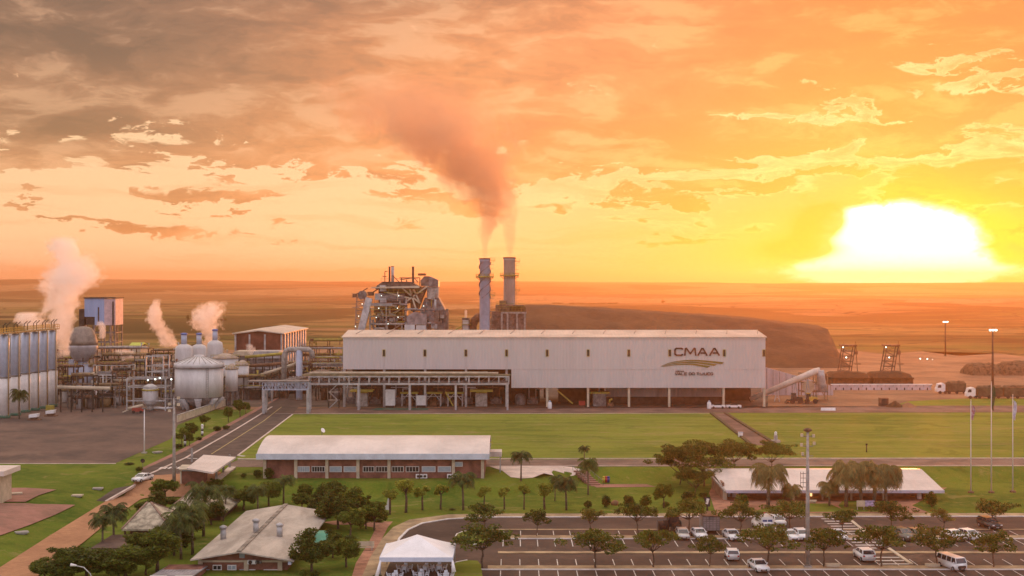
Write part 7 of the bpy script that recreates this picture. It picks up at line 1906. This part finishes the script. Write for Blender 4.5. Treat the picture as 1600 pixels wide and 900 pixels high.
def round_tree(h, w, seed, lm, nleaf=3500, name='broadleaf_tree', size=.2, trunk=.25, lump=9, rz=None):
    rr = random.Random(seed); t = link(name, None); k = MB(); lf = MB()
    zc = h * (1 + trunk) / 2; rv = h * (1 - trunk) / 2
    top = limb(k, (0, 0, -.3), (0, 0, h * (trunk + .1)), .03 * h + .06, .02 * h + .04, rr, 3, .03)
    for i in range(lump):
        a = rr.uniform(0, 2*pi); ph = rr.uniform(-.7, 1.0); c = Vector((cos(a) * sqrt(max(0, 1 - ph*ph)) * w * .33, sin(a) * sqrt(max(0, 1 - ph*ph)) * w * .33, zc + ph * rv * .62)); r = rr.uniform(.18, .30)
        limb(k, top, c, .05 * h * .3, .02, rr, 3, .06)
        leaves(lf, c, (w * r, w * r, rv * r * 2.0), int(nleaf / lump), size, rr)
        for _ in range(2):
            o = Vector((rr.gauss(0, .12) * w, rr.gauss(0, .12) * w, rr.gauss(0, .2) * rv)); leaves(lf, c + o, (w * r * .4, w * r * .4, rv * r * .8), int(nleaf / lump / 4), size, rr)
    part('trunk', k, bark, t); part('crown', lf, lm, t); return t
def palm(h, fl, nf, seed, lm=None, name='palm_tree', droop=1.0, rt=.14, up=.9):
    """feather palm: slightly curved trunk and arching fronds, each with drooping leaflets"""
    rr = random.Random(seed); t = link(name, None)
    lean = Vector((rr.uniform(-.05, .05) * h, rr.uniform(-.05, .05) * h, h)); pts = [(0, 0, -.2), (lean.x * .3, lean.y * .3, h * .5), (lean.x, lean.y, h)]
    part('trunk', MB().tube(pts, [rt * 1.25, rt, rt * .8], 9), palmbark, t)
    lf = MB()
    for i in range(nf):
        a = 2*pi*(i + rr.uniform(-.3, .3))/nf * 1.0 * 2.4; el = rr.uniform(-.15, 1.25) * up; L = fl * rr.uniform(.8, 1.1)
        p = Vector(lean); d = Vector((cos(a) * cos(el), sin(a) * cos(el), sin(el))); n = 9; sp = []
        for j in range(n + 1):
            sp.append(p.copy()); p = p + d * L / n; d = (d + Vector((0, 0, -.17 * droop)) * (1 + j * .12)).normalized()
        for j in range(n):
            A, B = sp[j], sp[j + 1]; dd = (B - A).normalized(); s = dd.cross(Vector((0, 0, 1)));
            if s.length < .01: continue
            s.normalize(); ln = fl * .30 * sin(pi * (j + 1.2) / (n + 1.6)) ** .6
            for side in (-1, 1):
                for q in (.0, .5):
                    o = A.lerp(B, q); e = o + s * side * ln * .75 + dd * ln * .35 + Vector((0, 0, -ln * .55 * droop * rr.uniform(.7, 1.3)))
                    wv = dd * (L / n * .22); lf.add([o - wv, o + wv, e + wv * .25, e - wv * .25], [(0, 1, 2, 3)])
            up_ = Vector((0, 0, .02)); lf.add([A - s * .03, A + s * .03, B + s * .03, B - s * .03], [(0, 1, 2, 3)])
    part('crown', lf, lm or leaf_palm, t); return t
def shrub(w, h, seed, lm, n=900, name='shrub', size=.12):
    rr = random.Random(seed); t = link(name, None); lf = MB(); k = MB(); limb(k, (0, 0, -.1), (0, 0, h * .5), .05, .03, rr, 2)
    for i in range(7): a = rr.uniform(0, 2*pi); d = rr.uniform(0, .28) * w; leaves(lf, (cos(a) * d, sin(a) * d, h * rr.uniform(.4, .62)), (w * .3, w * .3, h * .36), n // 7, size, rr)
    part('stem', k, bark, t); part('foliage', lf, lm, t); return t
used = set()
def put(proto, x, y, lab, cat, h=None, rz=None, group=None, w=None):
    """place a plant by the photo pixel of its foot, scaled so that it is h pixels tall"""
    p = gp(x, y); base = proto['h0']; s = (h * p.y / F) / base if h else 1.0
    sc_ = (s * (w or 1), s * (w or 1), s); rz = R.uniform(0, 6.28) if rz is None else rz
    if proto.name not in used:
        used.add(proto.name); _tree.setdefault(proto, [(c, kids(c)) for c in kids(proto)]); proto.location = p; proto.rotation_euler = (0, 0, rz); proto.scale = sc_; tag(proto, lab, cat, group); return proto
    r = dup(proto, p, rz, lab, group, sc_); r['category'] = cat; 
    if group is None and 'group' in r: del r['group']
    if 'h0' in r: del r['h0']
    return r
def mk(o, h): o['h0'] = float(h); return o
U = [mk(umbrella_tree(4.6, 5.4, 10 + i, leaf_dark, 2100), 4.2) for i in range(4)]
UW = [mk(umbrella_tree(4.4, 4.6, 30 + i, leaf_warm, 1500), 4.0) for i in range(2)]
# far row of the car park (island at row ~839)
order = ['first', 'second', 'third', 'fourth', 'fifth', 'sixth', 'seventh', 'eighth', 'ninth', 'tenth', 'eleventh']
ra = [(757, 836, 44), (839, 838, 38), (921, 837, 40), (998, 836, 46), (1076, 835, 50), (1157, 837, 48), (1234, 831, 44), (1316, 837, 38), (1394, 833, 46), (1472, 833, 34), (1552, 824, 38)]
for i, (x, y, h) in enumerate(ra):
    put(UW[i % 2] if i in (2, 9) else U[i % 4], x, y, order[i] + ' tree from the left in the far tree row of the car park', 'tree', h, None, 'trees of the far car park row', .85 if i in (2, 9, 1) else 1.0)
rb = [(753, 888, 62), (931, 888, 56), (1022, 887, 56), (1109, 886, 44), (1200, 886, 60), (1287, 886, 56), (1376, 886, 58), (1464, 886, 56), (1552, 887, 50)]
for i, (x, y, h) in enumerate(rb):
    put(U[(i * 3 + 1) % 4], x, y, order[i] + ' tree from the left in the near tree row of the car park', 'tree', h, None, 'trees of the near car park row', .8 if i == 3 else (1.15 if i in (0, 1, 4) else 1.0))
# large flat-crowned trees right of centre
B = [mk(umbrella_tree(9, 15, 50 + i, leaf_dark, 9000, 'flame_tree', .24, .3, 9, .22), 8.2) for i in range(2)]
for x, y, h, w, lab in ((1062, 757, 54, .72, 'leftmost big dark flat crowned tree beside the reception roof'), (1100, 760, 62, .85, 'biggest dark flat crowned tree behind the left end of the reception roof'), (1150, 737, 42, .85, 'dark flat crowned tree rising behind the white reception roof'), (1207, 735, 38, .8, 'right dark flat crowned tree behind the reception roof'), (1085, 775, 38, .8, 'low spreading dark tree in front of the big flat crowned ones')):
    put(B[int(x) % 2], x, y, lab, 'tree', h, None, 'big flat crowned trees by the reception', w)
# drooping palms at the reception
Q = [mk(palm(5.0, 3.4, 44, 70 + i, leaf_palm_y, 'queen_palm', 1.5, .2, .95), 6.2) for i in range(3)]
for x, y, h, lab in ((1200, 793, 70, 'drooping palm before the left half of the reception'), (1322, 792, 72, 'leftmost drooping palm of the clump hiding the middle of the reception'), (1345, 791, 66, 'second drooping palm of the clump hiding the middle of the reception'), (1366, 792, 72, 'third drooping palm of the clump hiding the middle of the reception'), (1384, 790, 64, 'rightmost drooping palm of the clump hiding the middle of the reception'), (1237, 792, 36, 'short bushy palm beside the drooping one left of the tall pole'), (1296, 790, 40, 'short palm just right of the lit reception door')):
    put(Q[int(x) % 3], x, y, lab, 'palm', h, None, 'drooping palms at the reception', 1.12)
# the row of young lollipop trees along the slope foot
Lp = [mk(round_tree(4.4, 2.9, 90 + i, leaf_yel, 1500, 'young_tree', .14, .5, 6), 4.3) for i in range(3)]
row = [(609, 804, 38, 'small yellow topped sapling, first of the row above the kerb curve', 1.1), (634, 801, 50, 'taller yellow topped sapling, second of the row above the kerb curve', 1.1), (660, 797, 38, 'yellow topped sapling, third of the row above the kerb curve', 1.1), (689, 796, 38, 'yellow topped sapling standing alone below the middle of the office', 1.0), (757, 795, 34, 'yellow topped sapling right of the tall palm below the office end', 1.0), (788, 796, 36, 'yellow topped sapling below the pale curved path', .9), (819, 796, 38, 'narrow yellow topped sapling below the pale curved path', .8), (851, 796, 40, 'yellow topped sapling left of the big round crowned palm', 1.15)]
for i, (x, y, h, lab, w) in enumerate(row): put(Lp[i % 3], x, y, lab, 'young tree', h, None, 'yellow topped saplings in a row', w)
T = [mk(palm(4.6, 2.3, 34, 110 + i, leaf_palm, 'palm_tree', 1.2, .12, 1.0), 5.2) for i in range(3)]
Tl = [mk(palm(5.6, 3.0, 34, 120 + i, leaf_palm, 'tall_palm', 1.15, .15, .95), 6.4) for i in range(2)]
for x, y, h, lab, w in ((724, 797, 56, 'dark round headed palm between the saplings below the office end', 1.2), (885, 797, 50, 'dark round headed palm right of the saplings', 1.3), (867, 783, 38, 'slim dark palm just behind the round headed one', .9), (919, 773, 54, 'slender palm standing at the foot of the bank stairs', .9), (814, 750, 42, 'palm in the round bed of the pale curved path', 1.2), (913, 722, 24, 'small palm on the lawn edge beside the brown road', 1.2),
        (443, 787, 42, 'slim palm right of the leafy trees behind the gabled roof', 1.3), (352, 805, 44, 'palm left of the gabled roof below the gate', 1.2), (403, 800, 40, 'bushy palm behind the ridge of the gabled roof', 1.3)):
    put(T[int(x) % 3], x, y, lab, 'palm', h, None, 'scattered palms in the garden', w)
for x, y, h, lab, w in ((301, 866, 78, 'tall dark palm before the rear tiled pavilion', 1.1), (318, 838, 78, 'tallest palm rising over the tiled pavilions', 1.1), (283, 874, 70, 'dark palm between the tiled pavilions and the gabled building', 1.15), (178, 848, 56, 'palm with wide fronds left of the front tiled pavilion', 1.2), (160, 858, 52, 'leaning bushy palm at the edge of the dirt road', 1.2), (30, 655, 44, 'yellow green palm in front of the column tanks', .9)):
    o = put(Tl[int(x) % 2], x, y, lab, 'palm', h, None, 'palms round the tiled pavilions' if x > 60 else None, w)
    if x == 30: o.children and None
M = [mk(round_tree(7, 7, 130 + i, leaf_dark, 6500, 'broadleaf_tree', .22, .18, 11), 6.9) for i in range(3)]
M2 = [mk(round_tree(6, 5.5, 140 + i, leaf_mid, 4500, 'broadleaf_tree', .19, .28, 9), 5.9) for i in range(2)]
for x, y, h, lab, w in ((487, 893, 62, 'dense dark tree right against the gable end of the near building', 1.0), (541, 886, 44, 'round dense dark tree between the gabled building and the tent', 1.15), (520, 872, 40, 'dark tree just behind the dense one beside the gabled roof', 1.0),
        (528, 826, 60, 'dark broad tree at the far corner of the gabled roof', 1.0), (556, 816, 52, 'dark tree in the middle of the clump left of the kerb curve', .95), (585, 829, 46, 'leaning dark tree at the right of the clump near the kerb curve', .9), (548, 838, 44, 'shorter dark tree before the clump near the kerb curve', 1.0), (515, 796, 44, 'rounded tree right under the office wall', .9), (497, 808, 34, 'low dark tree behind the far corner of the gabled roof', 1.1),
        (258, 783, 36, 'dark spreading tree beside the gate canopy', 1.25), (252, 798, 28, 'dark bushy tree behind the front tiled pavilion', 1.6), (226, 803, 18, 'low dark bush tree at the dirt road edge', 1.7),
        (90, 912, 48, 'dark tree at the bottom left corner by the dirt road', 1.5), (135, 905, 50, 'dark tree in front of the small brown store', 1.7), (195, 903, 48, 'wide dark tree at the bottom below the small brown store', 1.7), (245, 893, 62, 'tall dark tree right of the small brown store', 1.3), (110, 885, 28, 'low dark tree left of the small brown store', 1.6), (265, 855, 40, 'dark tree between the front pavilion and the lean-to', 1.2), (165, 880, 22, 'small dark tree before the whitish front of the brown store', 1.5), (218, 868, 36, 'leafy dark tree at the right end of the small brown store', 1.2),
        (272, 868, 54, 'tall dark tree left of the gabled building', 1.0), (232, 862, 30, 'dark tree under the eaves of the front tiled pavilion', 1.4), (292, 842, 34, 'dark tree in the gap between the tiled pavilions and the gabled roof', 1.3), (70, 903, 30, 'low dark tree spilling onto the dirt road at the bottom', 1.5), (185, 905, 36, 'dark tree second in the bottom row left of the lean-to', 1.5), (228, 898, 40, 'dark tree directly left of the lean-to roof', 1.2), (330, 820, 36, 'dark tree at the left eave of the gabled roof', 1.2), (572, 826, 34, 'small dark tree nearest the kerb curve', 1.0), (536, 806, 34, 'dark tree between the office lawn and the clump', 1.1), (472, 800, 30, 'dark tree hugging the far eave of the gabled roof', 1.1)):
    put((M + M2)[int(x * 7 + y) % 5], x, y, lab, 'tree', h, None, 'dark leafy garden trees', w)
for x, y, h, lab, w in ((420, 791, 38, 'mid green tree behind the gabled roof below the office', 1.1), (381, 797, 36, 'mid green tree between the gate lawn and the gabled roof', 1.3), (335, 778, 30, 'small mid green tree right of the gate canopy', 1.0), (478, 785, 28, 'small mid green tree under the second office window', 1.2), (1037, 794, 40, 'thin mid green tree on the lawn left of the big flat crowned trees', .8), (1018, 850, 1, '', 0)):
    if w: put(M2[int(x) % 2], x, y, lab, 'tree', h, None, 'mid green garden trees', w)
S = [mk(shrub(1.6, 1.5, 150 + i, leaf_dark), 1.5) for i in range(2)]; S2 = mk(shrub(1.6, 1.6, 160, leaf_mid), 1.6)
sh = [(919.5, 795, 13, 'clipped round dark shrub, first of the two on the lower lawn', 1.2, 0), (948, 793, 20, 'loose dark shrub right of the clipped one', .9, 0), (983, 796, 24, 'upright dark shrub beside the fourth far row tree', .7, 0), (1009, 795, 24, 'upright bushy shrub above the fourth far row tree', .8, 1), (1075, 788, 22, 'dark shrub above the fifth far row tree', 1.1, 0), (1041, 793, 10, 'low shrub round the foot of the thin mid green tree', 1.4, 1), (1099, 779, 10, 'small round shrub at the left corner of the forecourt', 1.4, 0), (1456, 792, 26, 'dark shrub at the right end of the reception', .9, 0),
    (401, 747, 14, 'round dark shrub left of the office corner', 1.1, 0), (419, 748, 18, 'larger dark shrub against the left office corner', 1.0, 0), (381, 747, 9, 'small shrub on the gate lawn', 1.1, 1), (592, 816, 6, 'low dark hedge clump above the kerb curve', 3.0, 0), (568, 819, 7, 'low dark hedge clump left of the other by the paved path', 2.6, 0), (545, 848, 12, 'low dark shrub beside the paved path', 2.0, 0), (706, 797, 3, 'flat dark patch of planting between the saplings', 4.0, 0), (475, 902, 14, 'yellow green bush at the foot of the near brick building', 1.3, 1), (493, 903, 14, 'second yellow green bush right of the near brick building', 1.2, 1), (590, 905, 8, 'low bush at the left foot of the tent', 2.6, 1),
    (279, 701, 8, 'dark low bush round the nearer totem lamp', 2.0, 0), (312, 688, 6, 'dark low bush round the farther totem lamp', 2.0, 0), (340, 674, 9, 'dark clipped bush on the grass strip, left of the pair', 1.8, 0), (353, 671, 7, 'dark clipped bush on the grass strip, right of the pair', 1.8, 0), (217, 738, 10, 'yellow green bush at the point between road and grass', 1.2, 1), (203, 726, 3, 'long flat dark hedge at the yard corner', 6.0, 0), (1160, 792, 22, 'shrub at the forecourt lawn edge left of the drooping palm', 1.0, 1), (1000, 707, 1, '', 0, 0)]
for x, y, h, lab, w, kk in sh:
    if w: put(S2 if kk else S[int(x) % 2], x, y, lab, 'shrub', h, None, 'garden shrubs', w)
st = [(284, 697, 28, 'tree nearest the road corner on the grass strip'), (300, 688, 28, 'second tree on the grass strip'), (296, 697, 20, 'small tree right by the nearer totem lamp'), (320, 668, 20, 'small tree before the low diagonal wall'), (357, 660, 24, 'tree in the middle of the grass strip by the wall end'), (375, 652, 28, 'tallest tree at the far end of the grass strip'), (384, 647, 18, 'last small tree of the grass strip beside the road')]
for i, (x, y, h, lab) in enumerate(st): put(M2[i % 2], x, y, lab, 'tree', h, None, 'trees on the grass strip beside the road', .8)
# tree line and lone trees on the far land
Fr = [mk(round_tree(10, 14, 170 + i, leaf_dark, 900, 'far_tree', .8, .05, 7), 10) for i in range(2)]
def fput(x, y, Y, hpx, wpx, lab, grp):
    i = int(x) % 2; o = Fr[i]; s = hpx * Y / F / 10; w = wpx * Y / F / 14
    z = far_h(Xp(x, Y), Y) if Y > 560 else 0
    if o.name not in used:
        used.add(o.name); _tree.setdefault(o, [(c, kids(c)) for c in kids(o)]); r = o
    else: r = o.copy(); COL.objects.link(r); [setattr(c2, 'parent', r) for c in kids(o) for c2 in [c.copy()] if not COL.objects.link(c2)]
    r.location = (Xp(x, Y), Y, z); r.scale = (w, w, s); r.rotation_euler = (0, 0, R.uniform(0, 6)); tag(r, lab, 'tree', grp)
nth = lambda i: ('first', 'second', 'third', 'fourth', 'fifth', 'sixth', 'seventh', 'eighth', 'ninth', 'tenth', 'eleventh', 'twelfth', 'thirteenth', 'fourteenth')[i]
for i, x in enumerate((188, 197, 207, 226, 236, 246, 255, 264, 274)): fput(x, 537, 640, 5 + (i * 3) % 3, 12, nth(i) + ' from the left of the dark tree line behind the plant', 'tree line behind the plant')
for i, (x, h, w) in enumerate(((293, 11, 5), (304, 10, 8), (312, 9, 7), (340, 6, 14), (349, 6, 10))): fput(x, 470, 1500, h, w, nth(i) + ' from the left of the lone trees on the far left field', 'lone trees on the far field')
for i, (x, w) in enumerate(((866, 9), (874, 12), (893, 14), (908, 16), (925, 12), (940, 14), (955, 12), (962, 10))): fput(x, 468, 2600, 2.6, w, nth(i) + ' from the left of the bushes on the ridge behind the mound', 'bushes on the far ridge')
fput(1037, 466, 2600, 5, 9, 'single flat topped tree on the ridge above the mound', None)
for o in list(COL.objects):
    if 'h0' in o: del o['h0']
# ================================================================ SMOKE AND STEAM
def curve_node(nt, inp, pts, lo, hi):
    """piecewise smooth map of inp (0..1) to values lo..hi"""
    n = nt.nodes.new('ShaderNodeFloatCurve'); c = n.mapping.curves[0]
    while len(c.points) > 2: c.points.remove(c.points[1])
    P = [(t, (v - lo) / (hi - lo)) for t, v in pts]
    c.points[0].location = P[0]; c.points[1].location = P[-1]
    for p in P[1:-1]: c.points.new(*p)
    n.mapping.update(); nt.links.new(inp.k, n.inputs['Value'])
    return E(nt, n.outputs[0]) * (hi - lo) + lo
def plume(name, lab, P, Y, dens, col, nscale, thr=0.5, soft=.25, fade=(0.0, 1.0), anis=0.3, yoff=0.0, absorb=None, detail=5, stretch=1.0, grp=None, fine=.5, K=.6):
    """P: (px, py, halfwidth px) from the foot upwards; a tube-shaped domain whose density is a noisy column round the path"""
    pts = [(Xp(x, Y), Zp(y, Y), w * Y / F) for x, y, w in P]
    ox, oz = pts[0][0], pts[0][1]; H = pts[-1][1] - oz
    k = MB(); path = []; rad = []
    for i, (x, z, r) in enumerate(pts): path.append((x - ox, 0, z - oz)); rad.append(r * 1.45)
    # domain: rings parallel to the ground
    n = 16; vs = []; fs = []
    for (x, y, z), r in zip(path, rad):
        for q in range(n): a = 2*pi*q/n; vs.append((x + r * cos(a), r * sin(a) * .95, z))
    for i in range(len(path) - 1):
        for q in range(n): q2 = (q + 1) % n; fs.append((i*n+q, i*n+q2, (i+1)*n+q2, (i+1)*n+q))
    fs += [tuple(reversed(range(n))), tuple(range((len(path)-1)*n, len(path)*n))]
    k.add(vs, fs)
    m = bpy.data.materials.new(name); m.use_nodes = True; nt = m.node_tree; nt.nodes.clear()
    tc = nt.nodes.new('ShaderNodeTexCoord'); v = E(nt, tc.outputs['Object']); X, Yc, Z = sep(nt, v)
    t = (Z / H).clamp()
    xs = [p[0] - ox for p in pts]; rs = [p[2] for p in pts]; ts = [(p[1] - oz) / H for p in pts]
    cx = curve_node(nt, t, list(zip(ts, xs)), min(xs) - .01, max(xs) + .01); r = curve_node(nt, t, list(zip(ts, rs)), 0, max(rs))
    dx = X - cx; rho = ((dx * dx + Yc * Yc).sqrt() / r)
    nv = combine(nt, X * 1.0, Yc, Z * (1 / stretch))
    n1 = noise(nt, nv, nscale, detail, .6, .9); n2 = noise(nt, nv, nscale * 3.1, 6, .62, .6)
    f = (1.0 - rho) * 0.75 + (n1 - .5) * 2.0 + (n2 - .5) * fine
    d = f.ss(thr - .35, thr - .35 + soft) * rho.ss(1.42, 1.15)
    if fade[0] > 0: d = d * t.ss(0.0, fade[0])
    if fade[1] < 1: d = d * (1.0 - t.ss(fade[1], 1.0))
    # density thins as the column spreads
    d = d * (dens * (rs[0] + K * max(rs))) / (r + K * max(rs))
    vp = nt.nodes.new('ShaderNodeVolumePrincipled'); vp.inputs['Color'].default_value = (*col, 1); vp.inputs['Anisotropy'].default_value = anis
    if absorb: vp.inputs['Absorption Color'].default_value = (*absorb, 1)
    nt.links.new(d.k, vp.inputs['Density'])
    o = nt.nodes.new('ShaderNodeOutputMaterial'); nt.links.new(vp.outputs[0], o.inputs['Volume'])
    ob = part(name, k, m, None, (ox, Y, oz)); tag(ob, lab, 'smoke' if 'smoke' in name else 'steam', grp); return ob
plume('smoke_plume', 'big orange brown smoke plume leaning left from the left chimney into the clouds', [(757, 404, 5), (757, 385, 7), (759, 365, 15), (768, 342, 30), (762, 310, 50), (746, 280, 68), (720, 245, 90), (688, 210, 112), (655, 170, 134), (615, 125, 145), (590, 100, 155)], 480, .22, (0.80, 0.58, 0.42), .075, .40, .30, (0.0, .60), .35, fine=1.5, stretch=1.3, K=.25)
plume('smoke_plume', 'smoke plume of the right chimney drifting up and merging with the bigger one', [(796, 402, 6), (796, 390, 9), (796, 372, 13), (793, 350, 18), (788, 320, 28), (775, 290, 38), (757, 262, 46), (735, 235, 50)], 505, .17, (0.80, 0.58, 0.42), .09, .40, .30, (0.0, .70), .35, fine=.7, stretch=1.2, K=.2)
plume('steam_plume', 'tall white lilac steam cloud billowing beside the bulb vessel', [(100, 560, 14), (97, 535, 16), (93, 510, 26), (96, 480, 30), (104, 455, 40), (114, 430, 46), (108, 408, 38), (98, 388, 32), (100, 366, 14)], 400, .42, (1.0, 0.985, 0.975), .085, .46, .16, (0.05, .93), .6, fine=1.3)
plume('steam_plume', 'low steam arm spreading left behind the column tanks', [(72, 545, 18), (66, 525, 26), (52, 508, 26), (46, 496, 26), (52, 486, 14)], 408, .5, (1.0, 0.985, 0.975), .12, .47, .16, (0.05, .9), .6, fine=1.3)
plume('steam_plume', 'small ragged steam plume over the rear rusty pipe rack', [(268, 545, 14), (258, 525, 18), (248, 508, 16), (240, 492, 14), (243, 478, 11), (246, 465, 8)], 440, .45, (1.0, 0.97, 0.95), .16, .50, .14, (0.1, .85), .6, fine=1.4)
plume('steam_plume', 'ragged steam wisps above the domed silos', [(330, 545, 18), (328, 525, 20), (322, 508, 28), (325, 492, 30), (328, 478, 26), (336, 468, 12)], 445, .45, (1.0, 0.97, 0.95), .17, .58, .14, (0.1, .85), .6, fine=1.4)
plume('steam_plume', 'little steam wisp beside the tower house legs', [(158, 530, 6), (160, 518, 9), (158, 508, 8), (156, 500, 4)], 440, .8, (0.96, 0.88, 0.82), .3, .5, .14, (0.1, .8), .2)
plume('steam_plume', 'thin white wisp above the small stack left of the chimneys', [(727, 497, 2.5), (728, 490, 3), (726, 483, 2)], 483, .9, (0.97, 0.92, 0.88), .5, .4, .14, (0.1, .8), .2)
plume('steam_plume', 'faint steam drifting between the pipe racks left of the ribbed tank', [(205, 572, 14), (200, 562, 22), (196, 553, 22), (190, 545, 12)], 425, .6, (0.96, 0.86, 0.80), .25, .58, .14, (0.1, .8), .2)
plume('steam_plume', 'faint steam in front of the low cream roof by the brick hall', [(396, 562, 6), (394, 552, 9), (392, 543, 8), (390, 536, 5)], 428, .6, (0.96, 0.86, 0.80), .35, .5, .14, (0.1, .8), .2)
haze()
